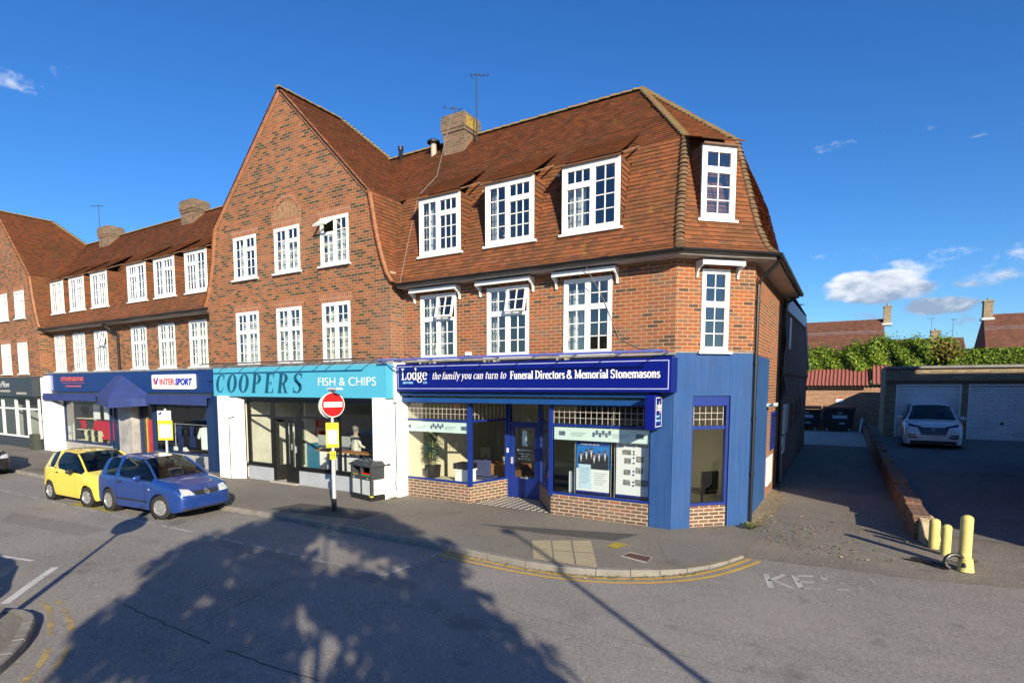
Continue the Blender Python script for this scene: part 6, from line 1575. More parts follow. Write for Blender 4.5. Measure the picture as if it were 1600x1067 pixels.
edge((7.6, 5.68), (15.5, 5.84), .42); edge((15.5, 5.84), (19.0, 3.85), .16)
ed.build('white_verge_board', M_['hood'], wg)
rf = MB(); rf.poly([(XW+.1, 7.5, 5.86), (XW+.1, 15.5, 5.88), (-8, 15.5, 5.9), (-8, 7.5, 5.9)]); rf.poly([(XW+.08, 15.5, 5.87), (XW+.08, 19.05, 3.86), (-8, 19.05, 3.86), (-8, 15.5, 5.87)]); rf.build('roof', M_['tile'], wg)
sw = MB(MW)
for a, b, z0, z1 in ((10.5, 11.5, 1.45, 2.45), (12.6, 13.6, 1.5, 2.5), (14.6, 15.4, 1.7, 2.6), (9.0, 9.5, 4.2, 5.2)):
    w0 = window(wg, MW, a, b, z0, z1, [(0, .5, 0, 1, 1, 1, 0), (.5, 1, 0, 1, 1, 1, 0)], sill=False); 
    if z0 < 4: w0.data.materials[0] = M_['dark_wood']
it = MB(); it.box(-5, XW-.3, 7.9, 8.0, 0, 5.4); it.box(-3.0, -2.9, 7.9, 18, 0, 5.4); it.box(-3, XW-.1, 7.6, 18, 2.9, 3.0); it.build('room_walls', M_['alley_brick'], wg)
el = MB(MS); el.box(6.2, 7.3, -.16, .0, 1.52, 2.42); tag(el.build('electricity_cabinet', M_['panel'], None, bevel=.015), 'upper grey electricity cabinet on the alley side wall', 'utility box')
el = MB(MS); el.box(6.1, 6.9, -.13, 0, .92, 1.46); tag(el.build('meter_box', M_['hood'], None, bevel=.015), 'pale meter box below the grey cabinet on the alley wall', 'utility box')
el = MB(MS); el.box(6.3, 6.55, -.09, 0, .05, .9); tag(el.build('cable_duct', M_['galv'], None), 'pale vertical cable duct under the meter box in the alley', 'duct')
cb = MB()
for k in range(5): cb.tube([(XS+.03+.03*k, 6.9+.05*k, 5.3-.2*k), (XS+.05+.03*k, 6.8, 4.4), (XS+.06, 6.7+.1*k, 3.6), (XS+.12+.02*k, 7.0, 3.2-.1*k), (XS+.05, 6.6, 2.5)], .014, 5)
for k in range(14):
    a0, a1 = 6.283*k/14, 6.283*(k+1)/14; cb.cyl((XS+.09, 6.95+.22*math.cos(a0), 3.25+.30*math.sin(a0)), (XS+.09, 6.95+.22*math.cos(a1), 3.25+.30*math.sin(a1)), .022, .022, 5)
tag(cb.build('cable_coil', M_['plastic_black'], None), 'tangle of black cables and a coil hanging on the alley wall', 'cables')
fl = MB(); fl.box(XS, XS+.22, 4.2, 4.35, 2.48, 2.56); fl.box(XS+.16, XS+.24, 4.1, 4.4, 2.50, 2.58); tag(fl.build('flood_light', M_['panel'], None), 'small grey flood light on a bracket high on the alley side wall', 'light')

# low brick retaining wall with rounded end
lw = MB()
def wtop(y): return .40+.30*min(1, max(0, (y-4)/12))
xb = lambda y: 1.235-.018*y
y = 1.75; k = 0
while y < 26:
    l = 1.35; z = wtop(y)+(.05 if k % 2 else 0)
    q = [(xb(y)-.0, y), (xb(y)+.24, y), (xb(y+l)+.24, y+l), (xb(y+l), y+l)]
    b_ = [V((a, b, -.1)) for a, b in q]; t_ = [V((a, b, z)) for a, b in q]
    lw.poly(t_)
    for i in range(4): j = (i+1) % 4; lw.poly([b_[i], b_[j], t_[j], t_[i]])
    cz = .045
    if k % 2 == 0 or y < 8:
        q2 = [(a-.02 if i in (0, 3) else a+.02, b+(.03 if i < 2 else -.03)) for i, (a, b) in enumerate(q)]
        b2 = [V((a, b, z+.002)) for a, b in q2]; t2 = [V((a, b, z+cz+.03)) for a, b in q2]; lw.poly(t2)
        for i in range(4): j = (i+1) % 4; lw.poly([b2[i], b2[j], t2[j], t2[i]])
    y += l+.02; k += 1
rw = thing('low_brick_wall', 'long low brick wall dividing the alley from the garage forecourt', 'wall', (1.2, 3, 0))
lw.build('brickwork', brick('wall_brick', [(0, (.22, .10, .06)), (.4, (.30, .13, .07)), (.7, (.18, .09, .06)), (.85, (.34, .2, .12))], (.3, .25, .18), .5), rw)
en = MB(); en.prism([(0, -.1), (.62, -.1), (.62, .06), (.50, .22), (.34, .38), (.16, .46), (0, .47)], -.13, .13); en.v = [T(1.36, 2.0, 0, R(-78)) @ p for p in en.v]
en.build('curved_end', paint('buff_concrete', (.40, .33, .20), .9, var=.2, vscale=6, dirt=.3, bmp=.4), rw, bevel=.02)

# bollards
bm_ = paint('pale_yellow_painted_concrete', (.64, .53, .17), .75, var=.14, vscale=6, dirt=.45, bmp=.5, streak=.3)
def bollard(x, y, h, r, label, z0=0.0, base=False):
    m = MB(T(x, y, z0)); pr_ = [(r, 0), (r, h-r*.8)]+[(r*math.cos(a*math.pi/12), h-r*.8+r*.8*math.sin(a*math.pi/12)) for a in range(1, 7)]
    m.lathe(pr_, 20)
    o = smooth_angle(m.build('bollard', bm_, None)); tag(o, label, 'bollard', 'pale yellow bollards at the alley mouth')
    return o
bollard(1.47, 1.22, .56, .085, 'short pale yellow bollard nearest the end of the low brick wall', -.01)
bollard(1.60, .82, .56, .075, 'shortest pale yellow bollard standing in the middle of the three', -.02)
bo3 = bollard(1.76, .06, .93, .088, 'tallest pale yellow bollard with a broken collar and black pipe at its foot', -.05)
m = MB(T(1.775, .0, -.05)); m.lathe([(.118, 0), (.112, .02), (.088, .21), (.05, .225)], 20); setpar(smooth_angle(m.build('collar', bm_, None)), bo3)
m = MB(); pts = []
for k in range(15):
    a = R(-30+19*k); pts.append((1.62+.13*math.cos(a), -.06+.05*math.sin(a*1.3), .085+.12*math.sin(a)))
pts += [(1.40, .0, -.0), (1.2, .12, -.005), (1.05, .16, .0)]
m.tube(pts, .035, 8); tag(smooth_angle(m.build('bent_pipe', M_['plastic_black'], None)), 'bent black pipe lying at the foot of the tallest bollard', 'pipe')

# garages
ga = thing('garage_block', 'row of tan brick garages with white up-and-over doors at the back of the forecourt', 'garage', (5, 20, .8))
GY = 18.0
gb = MB(T(0, GY, 0)); dx = [(1.72, 3.90), (4.12, 6.30), (6.52, 8.7), (8.92, 11.1)]
wall(gb, T(0, GY, 0), [(1.34, 3.72), (11.6, 3.72)], .5, [(a, b, .4, 3.03) for a, b in dx], reveal=.16)
gb.M = Matrix(); gb.poly([(1.34, GY, .3), (1.34, GY+4.6, .3), (1.34, GY+4.6, 3.72), (1.34, GY, 3.72)][::-1]); gb.box(2.9, 11.6, GY+.3, GY+7.5, .2, 3.7); gb.box(1.34, 2.9, GY+4.5, GY+4.6, .2, 3.7); gb.build('wall', M_['tan_brick'], ga)
gf = MB(); gf.box(1.30, 11.7, GY-.10, GY+.1, 3.70, 3.80); gf.box(1.30, 11.7, GY+.1, GY+4.7, 3.74, 3.79); gf.box(2.9, 11.7, GY+4.7, GY+7.6, 3.735, 3.785); gf.build('roof', M_['lead'], ga)
gf = MB(); gf.box(1.36, 11.7, GY-.05, GY, 3.08, 3.20); gf.build('lintel', M_['dark_wood'], ga)
wdoor = paint('white_garage_door', (.72, .75, .78), .5, var=.05, dirt=.3, streak=.25)
for i, (a, b) in enumerate(dx):
    f = MB(); f.box(a, a+.06, GY-.02, GY+.10, .72, 3.03); f.box(b-.06, b, GY-.02, GY+.10, .72, 3.03); f.box(a+.06, b-.06, GY-.02, GY+.10, 2.97, 3.03)
    fo = f.build('door_frame', M_['white'], ga)
    d = MB(); n = 28 if i else 9; z0, z1 = .76, 2.96
    for k in range(n):
        za = z0+(z1-z0)*k/n; zb = z0+(z1-z0)*(k+1)/n; g = .012 if i == 0 else .02
        d.poly([(a+.06, GY+.05, za), (b-.06, GY+.05, za), (b-.06, GY+.03, zb-g), (a+.06, GY+.03, zb-g)]); d.poly([(a+.06, GY+.03, zb-g), (b-.06, GY+.03, zb-g), (b-.06, GY+.05, zb), (a+.06, GY+.05, zb)])
    do = d.build('garage_door', wdoor, ga)
    h = MB(); h.box((a+b)/2-.05, (a+b)/2+.05, GY-.01, GY+.03, 1.42, 1.50); h.build('handle', M_['plastic_black'], do)
# brick store with red corrugated roof, bins before it
bs = thing('brick_store', 'pale red brick store with red corrugated roof closing the end of the alley', 'outbuilding', (-1, 28, .4))
wb = MB(); wall(wb, T(0, 27.6, 0), [(-6, 2.98), (1.9, 2.98)], .2, []); wb.build('wall', M_['pink_brick'], bs)
def corr(mb, x0, x1, y0, z0, y1, z1, per=.20):
    n = int((x1-x0)/per*6)
    def f(u, v): x = x0+(x1-x0)*u; return (x, y0+(y1-y0)*v, z0+(z1-z0)*v+.045*max(-.4, math.sin(6.283*(x-x0)/per)))
    mb.grid(f, n, 1)
cr2 = MB(); corr(cr2, -6, 1.05, 27.35, 2.96, 29.0, 3.95); corr(cr2, 1.12, 2.0, 27.25, 3.05, 28.8, 4.12); cr2.build('roof', paint('red_roof_sheet', (.26, .085, .065), .7, var=.1), bs)
g = MB(); gutter(g, [(-6, 27.28, 2.96), (1.05, 27.28, 2.96)], .07); g.build('gutter', M_['plastic_black'], bs)
sg = MB(); sg.box(-.62, -.20, 27.56, 27.6, 1.98, 2.24); so_ = sg.build('wall_sign', M_['letter'], bs); sg = MB(); sg.box(-.62, -.20, 27.55, 27.558, 2.19, 2.24); sg.build('sign_band', M_['red'], so_)
def wheelie(x, label):
    t = thing('commercial_bin', label, 'wheeled bin', (x, 26.6, .36), 0, 'large black bins at the end of the alley')
    m = MB(T(x, 26.6, .36)); m.prism([(-.66, .16), (.66, .16), (.76, 1.16), (-.76, 1.16)], -.45, .45); m.build('body', M_['plastic_black'], t, bevel=.03)
    l = MB(T(x, 26.6, .36)); l.grid(lambda u, v: (-.80+1.6*u, -.55+1.1*v, 1.18+.26*math.sin(math.pi*min(1, .15+v*.8))), 2, 8); l.box(-.8, .8, -.56, .5, 1.14, 1.2); l.build('lid', M_['plastic_black'], t)
    s = MB(T(x, 26.6, .36)); s.box(-.30, .42, -.468, -.455, .74, .92); s.box(-.05, .20, -.468, -.455, 1.02, 1.10); s.box(.05, .30, -.468, -.455, .42, .50); s.build('label', paint('bin_label', (.5, .53, .55), .6), t)
    for sx in (-.55, .55):
        w_ = MB(T(x+sx, 26.25, .36)); w_.lathe([(0, -.03), (.09, -.03), (.09, .03), (0, .03)], 14, axis='X', org=(0, 0, .09)); w_.build('wheel', M_['galv'], t)
wheelie(-.42, 'right-hand black commercial bin against the brick store'); wheelie(-2.10, 'left-hand black commercial bin half hidden by the wing')
sk = MB()
for q in (((.95, 25.8, .4), (1.35, 26.2, 1.5)), ((1.15, 25.7, .4), (1.5, 26.3, 1.45)), ((1.0, 26.0, .8), (1.5, 25.9, .85)), ((.9, 25.6, .4), (1.25, 26.0, 1.3))): sk.beam(q[0], q[1], .04, .03)
tag(sk.build('broken_trestle', M_['wood'], None), 'broken wooden trestle leaning in the corner beside the garages', 'junk wood')
st = MB(); st.beam((.62, 25.9, .38), (.72, 26.3, 1.15), .08, .03); tag(st.build('white_plank', M_['hood'], None), 'pale plank leaning at the right side of the right-hand bin', 'plank')

# hedge : trimmed right part and a shaggier left part
def leaf_mass(name, mats, shape, n, size, seed, up=.0, parent=None):
    r_ = random.Random(seed); mb = MB()
    for k in range(n):
        p, nrm = shape(r_)
        q = V((r_.uniform(-1, 1), r_.uniform(-1, 1), r_.uniform(-.6, 1)))+nrm*1.0; q.normalize()
        a = q.orthogonal().normalized(); b = q.cross(a); an = r_.random()*6.28; a, b = a*math.cos(an)+b*math.sin(an), b*math.cos(an)-a*math.sin(an)
        s_ = size*r_.uniform(.5, 1.2); mb.poly([p-a*s_-b*s_*.5, p+a*s_*.3-b*s_*.6, p+a*s_*1.1, p-a*s_*.2+b*s_*.6], r_.randrange(len(mats)))
    return mb.build(name, mats, parent)
def leafm(name, c, tl=.35):
    m, nt, b = new_mat(name); at = nd(nt, 'ShaderNodeAttribute', attribute_name='rnd'); cc = mixc(nt, at.outputs['Fac'], tuple(x*.6 for x in c), tuple(x*1.4 for x in c)); nt.links.new(cc, b.inputs['Base Color']); b.inputs['Roughness'].default_value = .6
    t_ = nd(nt, 'ShaderNodeBsdfTranslucent'); nt.links.new(cc, t_.inputs[0]); ms = nd(nt, 'ShaderNodeMixShader'); ms.inputs[0].default_value = tl; nt.links.new(b.outputs[0], ms.inputs[1]); nt.links.new(t_.outputs[0], ms.inputs[2]); nt.links.new(ms.outputs[0], nt.nodes['Material Output'].inputs[0]); return m
HG = [leafm('hedge_green', (.16, .26, .015)), leafm('hedge_light', (.27, .38, .025)), leafm('hedge_dark', (.06, .12, .01))]
import math as _m
def hz_(x): return 5.05+.16*_m.sin(x*1.7)+.12*_m.sin(x*4.1+1)+(.55*_m.exp(-((x-2.6)/1.1)**2))+(.25*_m.exp(-((x-1.2)/.5)**2))+.18*_m.exp(-((x-4.2)/.6)**2)
def shp_left(r_):
    x = r_.uniform(-4.5, 4.9); top = hz_(x)
    if r_.random() < .14: return V((x+r_.gauss(0, .06), 29.2+r_.random()*1.2, top+abs(r_.gauss(0, .22)))), V((0, -.3, 1))
    z = r_.uniform(3.2, top); bul = .35*_m.sin(x*2.3+_m.sin(z*2))+.2*_m.sin(x*5+z*3)
    if r_.random() < .3: return V((x, 29+r_.random()*1.8, top+r_.gauss(0, .07))), V((0, 0, 1))
    return V((x, 29-bul*.6+abs(r_.gauss(0, .16)), z)), V((0, -1, .3))
def shp_right(r_):
    x = r_.uniform(4.6, 15); top = 4.95
    if r_.random() < .35: return V((x, 29+r_.random()*1.6, top+r_.gauss(0, .035))), V((0, 0, 1))
    return V((x, 29+abs(r_.gauss(0, .09)), r_.uniform(3.4, top))), V((0, -1, .1))
hd1 = thing('hedge', 'shaggy bright green conifer hedge behind the store and garages', 'hedge', (0, 30, .5)); leaf_mass('foliage', HG, shp_left, 21000, .080, 5, parent=hd1)
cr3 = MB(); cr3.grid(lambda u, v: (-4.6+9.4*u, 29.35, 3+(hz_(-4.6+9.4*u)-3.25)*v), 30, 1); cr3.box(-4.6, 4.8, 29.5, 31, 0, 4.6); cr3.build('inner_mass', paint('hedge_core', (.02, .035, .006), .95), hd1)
hd2 = thing('hedge', 'neatly clipped flat-topped green hedge above the garages at the right edge', 'hedge', (9, 30, .5)); leaf_mass('foliage', HG, shp_right, 15000, .055, 6, parent=hd2)
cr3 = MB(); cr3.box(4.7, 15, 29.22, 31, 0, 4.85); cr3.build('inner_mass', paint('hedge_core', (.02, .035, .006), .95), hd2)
bu = leaf_mass('shrub', [leafm('autumn_leaf', (.20, .13, .02)), leafm('autumn_green', (.14, .17, .02))], lambda r_: (V((4.55+r_.gauss(0, .32), 28.9+r_.gauss(0, .15), 4.9+r_.gauss(0, .22))), V((0, -1, .5))), 700, .09, 8)
tag(bu, 'yellowing shrub where the shaggy hedge meets the clipped one', 'shrub')

# houses beyond the hedge
froof = paint('far_tile_roof', (.15, .060, .036), .95, var=.3, vscale=2.5, dirt=.3)
def house(label, x0, x1, y0, y1, ze, zr, chims, hipl=0, hipr=0, dark=False, gablel=False):
    t = thing('house', label, 'house', ((x0+x1)/2, y0, .5))
    w_ = MB(); w_.box(x0+.3, x1-.3, y0+.3, y1-.3, .0, ze, skip='b'); w_.build('wall', M_['pink_brick'], t)
    ym = (y0+y1)/2; r = MB(); n = 26
    for k in range(n):
        a, b = k/n, (k+1)/n
        for ya, yb in ((y0, ym), (y1, ym)):
            q = [(x0+hipl*a, ya+(yb-ya)*a, ze+(zr-ze)*a+.02), (x1-hipr*a, ya+(yb-ya)*a, ze+(zr-ze)*a+.02), (x1-hipr*b, ya+(yb-ya)*b, ze+(zr-ze)*b), (x0+hipl*b, ya+(yb-ya)*b, ze+(zr-ze)*b)]; r.poly(q)
    for x, h_ in ((x0, hipl), (x1, -hipr)): r.poly([(x, y0, ze), (x, y1, ze), (x+h_, ym, zr)])
    ro = r.build('roof', froof, t)
    for cx, cw, z0, z1 in chims:
        c = MB(); c.box(cx-cw/2, cx+cw/2, ym-.45, ym+.45, z0, z1-.12); c.box(cx-cw/2-.05, cx+cw/2+.05, ym-.5, ym+.5, z1-.12, z1); c.cyl((cx, ym, z1), (cx, ym, z1+.22), .1, .08, 8); co = c.build('chimney', M_['tan_brick'], ro)
        c = MB(); c.box(cx-cw/2-.12, cx+cw/2+.12, ym-.56, ym+.56, z0-.05, z0+.14); c.build('flashing', M_['panel'], co)
    return t
house('house behind the hedge with long brown roof and tall tan chimney at its right end', -9, 2.48, 45, 53, 4.6, 8.7, [(2.9-.35, .52, 8.15, 9.75)], 0, .15)
house('lower house between the two larger ones with a short brown chimney', 2.6, 9.2, 56, 64, 4.4, 7.55, [(7.0, .7, 7.0, 8.3)])
house('tall-roofed house at the right edge beyond the hedge with tan chimney', 9.3, 22, 48.5, 57, 4.6, 8.95, [(9.75, .6, 8.5, 10.1)], .2, 0)
aerial((6.4, 57, 7.4), 1.9, 'thin tv aerial left of the short chimney beyond the hedge', R(10))
aerial((8.0, 57, 7.4), 1.7, 'forked tv aerial right of the short chimney beyond the hedge', R(120))
aerial((-2.4, 24, 5.4), 2.05, 'tv aerial rising behind the white verge of the rear wing', R(60))
# =================================================================== STREET FURNITURE
def signpost(loc, label, aim, plate=True, cat='road sign', full=True):
    t = thing('no_entry_sign', label, cat, loc); x, y, z = loc
    p = MB(T(x, y, z)); p.lathe([(.052, .30), (.052, 1.22), (.036, 1.32), (.036, 2.92), (0, 2.93)], 16); smooth_angle(p.build('post', M_['galv'], t))
    p = MB(T(x, y, z)); p.lathe([(.056, 0), (.056, .31), (.051, .315)], 16); smooth_angle(p.build('black_base', M_['plastic_black'], t))
    nx, ny = aim; ang = math.atan2(nx, -ny); M = T(x, y, z, ang)     # local -y faces aim
    d = MB(M); d.lathe([(.30, -.060), (.30, -.052), (0, -.052)], 36, axis='Y', org=(0, 0, 2.59)); d.lathe([(0, -.0605), (.30, -.0605)], 36, axis='Y', org=(0, 0, 2.59)); do = d.build('sign_disc', M_['white'], t)
    d = MB(M); d.lathe([(0, -.064), (.282, -.064), (.282, -.0606)], 36, axis='Y', org=(0, 0, 2.59)); d.build('red_face', M_['red'], do)
    d = MB(M); d.box(-.235, .235, -.068, -.0645, 2.535, 2.655); d.build('white_bar', M_['letter'], do)
    d = MB(M); d.lathe([(0, .052), (.30, .052), (.30, .060), (0, .060)], 30, axis='Y', org=(-.02, 0, 2.56)); d.build('rear_disc', M_['galv'], t)
    l = MB(M); l.box(-.06, .06, -.10, .05, 2.90, 2.96); l.prism([(-.10, 2.95), (.10, 2.95), (.07, 3.0), (-.07, 3.0)], -.42, .08); l.build('sign_lamp', M_['panel'], t)
    if full:
        M2 = T(x, y, z, math.atan2(.62, .78)); 
        q = MB(M2); q.box(-.15, .15, -.052, -.044, 1.56, 2.16); po = q.build('yellow_notice', M_['yellow'], t)
        q = MB(M2); q.box(-.115, .115, -.056, -.053, 1.65, 1.99); q.build('paper', paint('notice_paper', (.60, .62, .72), .8, var=.1, vscale=20), po)
        for k, s_ in enumerate(('NOTICE', 'PLANNING')): lettering('notice_lettering', s_, .05, M2 @ T(0, -.0535, 2.09-.06*k), M_['plastic_black'], po, align='CENTER')
        q = MB(M2); q.box(-.072, .072, -.046, -.038, 1.27, 1.47); po = q.build('hydrant_plate', M_['yellow'], t)
        q = MB(M2); q.box(-.048, -.034, -.05, -.0465, 1.30, 1.44); q.box(.034, .048, -.05, -.0465, 1.30, 1.44); q.box(-.034, .034, -.05, -.0465, 1.362, 1.378); q.build('hydrant_mark', M_['plastic_black'], po)
    return t
signpost((-10.47, -2.5, 0), 'no entry sign with yellow notices on a grey post before the fish and chip shop', (.95, -.30))
signpost((-8.55, -10.12, 0), 'sign post out of the picture at lower left, its shadow crossing the road', (-.766, .643), full=False)
# parking sign with yellow notice by the blue car
t = thing('parking_sign', 'small parking sign over a yellow framed notice behind the blue car', 'road sign', (-16.55, -3.2, 0))
M = T(-16.55, -3.2, 0, R(38)); p = MB(T(-16.55, -3.2, 0)); p.cyl((0, 0, 0), (0, 0, 2.40), .035, .035, 12); smooth_angle(p.build('post', M_['galv'], t))
q = MB(M); q.box(-.20, .20, -.05, -.042, 1.50, 2.06); po = q.build('yellow_notice', M_['yellow'], t); q = MB(M); q.box(-.165, .165, -.054, -.051, 1.57, 1.95); q.build('paper', M_['letter'], po)
q = MB(M); q.box(-.20, .17, -.05, -.042, 2.07, 2.34); po = q.build('parking_plate', M_['letter'], t)
q = MB(M); q.box(-.185, -.09, -.054, -.051, 2.22, 2.32); q.build('blue_square', M_['blue'], po); lettering('plate_lettering', 'P', .11, M @ T(-.18, -.056, 2.24), M_['letter'], po)
q = MB(M)
for k in range(4): q.box(-.06, .16-.03*k, -.054, -.051, 2.30-.055*k, 2.315-.055*k)
q.build('text_lines', M_['grey_metal'], po)
# twin litter bin
t = thing('litter_bin', 'dark grey twin litter and recycling bin with pale panels outside the fish and chip shop', 'litter bin', (-11.0, -.98, 0)); M = T(-11.43, -1.02, 0, R(-12))
b = MB(M); b.box(0, .97, 0, .60, 0, .13); b.build('base', M_['plastic_black'], t, bevel=.015)
b = MB(M)
for x in (0, .455, .90): b.box(x, x+.07, .01, .09, .13, .93)
for x in (0, .90): b.box(x, x+.07, .51, .59, .13, .93)
b.box(.07, .90, .012, .05, .55, .70); b.box(.07, .90, .012, .05, .88, .93); b.box(.90, .958, .09, .51, .57, .93); b.box(.012, .07, .09, .51, .57, .93); b.box(.07, .9, .55, .585, .13, .93)
b.box(.07, .9, .05, .55, .66, .68); bo_ = b.build('frame', M_['grey_metal'], t, bevel=.008)
b = MB(M); b.box(.08, .445, .02, .04, .15, .54); b.box(.535, .89, .02, .04, .15, .54); b.box(.94, .955, .10, .50, .15, .56); b.build('pale_panel', M_['panel'], t)
b = MB(M)
b.poly([(-.03, -.03, .93), (1.0, -.03, .93), (.90, .12, 1.03), (.08, .12, 1.03)]); b.poly([(1.0, -.03, .93), (1.0, .63, .93), (.90, .48, 1.03), (.90, .12, 1.03)]); b.poly([(1.0, .63, .93), (-.03, .63, .93), (.08, .48, 1.03), (.90, .48, 1.03)]); b.poly([(-.03, .63, .93), (-.03, -.03, .93), (.08, .12, 1.03), (.08, .48, 1.03)]); b.poly([(.08, .12, 1.03), (.90, .12, 1.03), (.90, .48, 1.03), (.08, .48, 1.03)]); b.box(-.03, 1.0, -.03, .63, .905, .93)
lo = b.build('lid', M_['grey_metal'], t)
b = MB(M)
for k in range(22): x, y = rng.uniform(.1, .85), rng.uniform(.0, .42); b.box(x, x+rng.uniform(.02, .07), y, y+rng.uniform(.01, .04), 1.031-.0*(y > .12) if y > .12 else .95+y*.66, (1.034 if y > .12 else .953+y*.66))
b.build('droppings', paint('pale_blotches', (.45, .5, .6), .8), lo)
b = MB(M); b.box(.53, .90, .008, .012, .66, .69, 0); b.build('green_strip', paint('bin_green', (.02, .30, .06), .5), t); b = MB(M); b.box(.53, .90, .006, .03, .70, .74); b.build('red_strip', M_['red'], t)
b = MB(M); b.box(.12, .34, .004, .012, .655, .695); b.build('gold_label', paint('gold_label', (.35, .26, .06), .5), t); b = MB(M); b.box(.13, .18, .004, .011, .575, .61); b.box(.78, .83, .004, .011, .575, .61); b.build('lock', M_['galv'], t)
b = MB(M); b.box(.90, 1.0, -.008, .05, .115, .145); b.build('yellow_sticker', M_['yellow'], t)
# lamp post behind the camera whose shadow crosses the road
lp = thing('street_lamp', 'street lamp out of the picture to the right, its thin shadow crossing the road', 'street lamp', (6.35, -12.45, 0))
p = MB(); p.lathe([(.09, 0), (.09, 1.4), (.055, 1.5), (.045, 5.9), (0, 5.95)], 14, org=(6.35, -12.45, 0)); smooth_angle(p.build('post', M_['galv'], lp))
p = MB(); p.tube([(6.35, -12.45, 5.9), (6.15, -12.30, 6.05), (5.9, -12.15, 6.08)], .035, 8); p.lathe([(0, -.06), (.13, -.03), (.16, .02), (.09, .09), (0, .10)], 16, org=(5.75, -12.05, 6.05)); smooth_angle(p.build('lantern', M_['panel'], lp))

# =================================================================== SHADOW-CASTING NEIGHBOURS OUTSIDE THE FRAME
nb = thing('brick_building', 'neighbouring brick building out of the picture across the alley, shading the forecourt', 'building', (12, 6, 0))
w_ = MB(); w_.box(5.0, 9.3, .4, 12, -.1, 9.5, skip='b'); w_.build('wall', M_['brick'], nb)
w_ = MB(); w_.poly([(4.9, .3, 9.5), (9.4, .3, 9.5), (7.2, 2.5, 11.5)]); w_.poly([(9.4, 12.1, 9.5), (4.9, 12.1, 9.5), (7.2, 9.9, 11.5)]); w_.poly([(4.9, 12.1, 9.5), (4.9, .3, 9.5), (7.2, 2.5, 11.5), (7.2, 9.9, 11.5)]); w_.poly([(9.4, .3, 9.5), (9.4, 12.1, 9.5), (7.2, 9.9, 11.5), (7.2, 2.5, 11.5)]); w_.build('roof', M_['tile'], nb)
nb = thing('flat_roofed_block', 'flat-roofed brick block out of the picture to the right, shading the garages', 'building', (18, 6, 0))
w_ = MB(); w_.box(9.3, 28, .8, 11.9, -.1, 7.0, skip='b'); w_.build('wall', M_['brick'], nb); w_ = MB(); w_.box(9.3, 28.1, .7, 12.0, 7.0, 7.1); w_.build('roof', M_['lead'], nb)
BK = paint('bark', (.09, .065, .045), .95, var=.3, vscale=10)
TG = [leafm('tree_leaf', (.06, .10, .02), .3), leafm('tree_leaf_dark', (.035, .06, .012), .3)]
def tree(label, x, y, h0, blobs, n, seed, size=.13, trunk=.2, group=None):
    t = thing('tree', label, 'tree', (x, y, -.1), 0, group); r_ = random.Random(seed)
    tr = MB(); top = V((x, y, h0+.6)); tr.cyl((x, y, -.1), top, trunk, trunk*.6, 12)
    for (bx, by, bz, br) in blobs:
        a = top; b = V((bx, by, bz)); m_ = (a+b)/2+V((0, 0, -.15)); tr.cyl(a, m_, trunk*.35, trunk*.22, 7); tr.cyl(m_, b, trunk*.22, .02, 7)
        for k in range(5): d = V((r_.gauss(0, 1), r_.gauss(0, 1), r_.gauss(0, .8))).normalized()*br*.9; tr.cyl(m_.lerp(b, .5+.1*k), b+d, .025, .008, 5)
    smooth_angle(tr.build('trunk', BK, t))
    tot = sum(b[3]**2 for b in blobs)
    def shp(r_):
        k = r_.uniform(0, tot); acc = 0
        for b in blobs:
            acc += b[3]**2
            if acc >= k: break
        d = V((r_.gauss(0, 1), r_.gauss(0, 1), r_.gauss(0, 1))).normalized(); rr = b[3]*(r_.random()**.45)*(1+.18*math.sin(7*d.x+3*d.y)*math.sin(6*d.z))
        return V(b[:3])+V((d.x*rr, d.y*rr, d.z*rr*.85)), d
    leaf_mass('crown', TG, shp, n, size, seed+1, parent=t); return t
# position on the ground measured along the sun's bearing: s away from the sun, n across
def sn(s, n): return (-.756*s+.655*n, .655*s+.756*n)
def blob(s, n, h, r):
    # a crown lobe whose shadow falls at s,n on the ground
    L_ = h/math.tan(SUN_EL); x, y = sn(s-L_, n); return (x, y, h, r)
blobs = []
for (s_, n_, r_) in ((5.0, -9.7, .85), (4.2, -8.1, .8), (3.0, -11.2, .85), (1.8, -7.2, .65), (1.6, -9.9, .85), (.2, -11.4, .8), (-.6, -7.6, .85), (-1.2, -10.2, .9), (-3.2, -8.2, 1.05), (-3.4, -10.6, 1.0), (4.4, -10.6, .5), (5.9, -8.9, .45), (.3, -8.7, .7), (-6, -9.5, 1.1), (-2.6, -7.3, .8), (3.2, -7.6, .55)):
    sb = -12.6+rng.uniform(-.8, .8); h = (s_-sb)*math.tan(SUN_EL); x, y = sn(sb, n_); blobs.append((x, y, h, r_))
tx, ty = sn(-12.7, -9.3)
tree('tree out of the picture behind the viewpoint, its blotchy shadow covering the road', tx, ty, 2.9, blobs, 11500, 21, .14, .17)
for i, (x, y, h) in enumerate(((-16, -40, 7), (2, -44, 8.5), (17, -41, 7.5))):
    tree('%s tree on the far side of the road behind the viewpoint' % ('left-hand', 'tall middle', 'right-hand')[i], x, y, 3, [(x, y, h-2, 2.4), (x+1.8, y+.5, h-3, 1.8), (x-1.7, y, h-2.8, 1.9), (x, y, h, 1.6)], 1500, 40+i, .34, .25, 'trees across the road')
def far_house(label, x0):
    t = thing('house', label, 'house', (x0, -50, 0)); w_ = MB(); w_.box(x0, x0+16, -56, -49, -.1, 5.4); w_.build('wall', M_['brick'], t)
    r = MB(); r.poly([(x0, -48.5, 5.4), (x0, -52.5, 8.6), (x0+16, -52.5, 8.6), (x0+16, -48.5, 5.4)]); r.poly([(x0, -56.5, 5.4), (x0+16, -56.5, 5.4), (x0+16, -52.5, 8.6), (x0, -52.5, 8.6)]); r.build('roof', froof, t)
far_house('left-hand house across the road behind the viewpoint', -26); far_house('right-hand house across the road behind the viewpoint', 0)

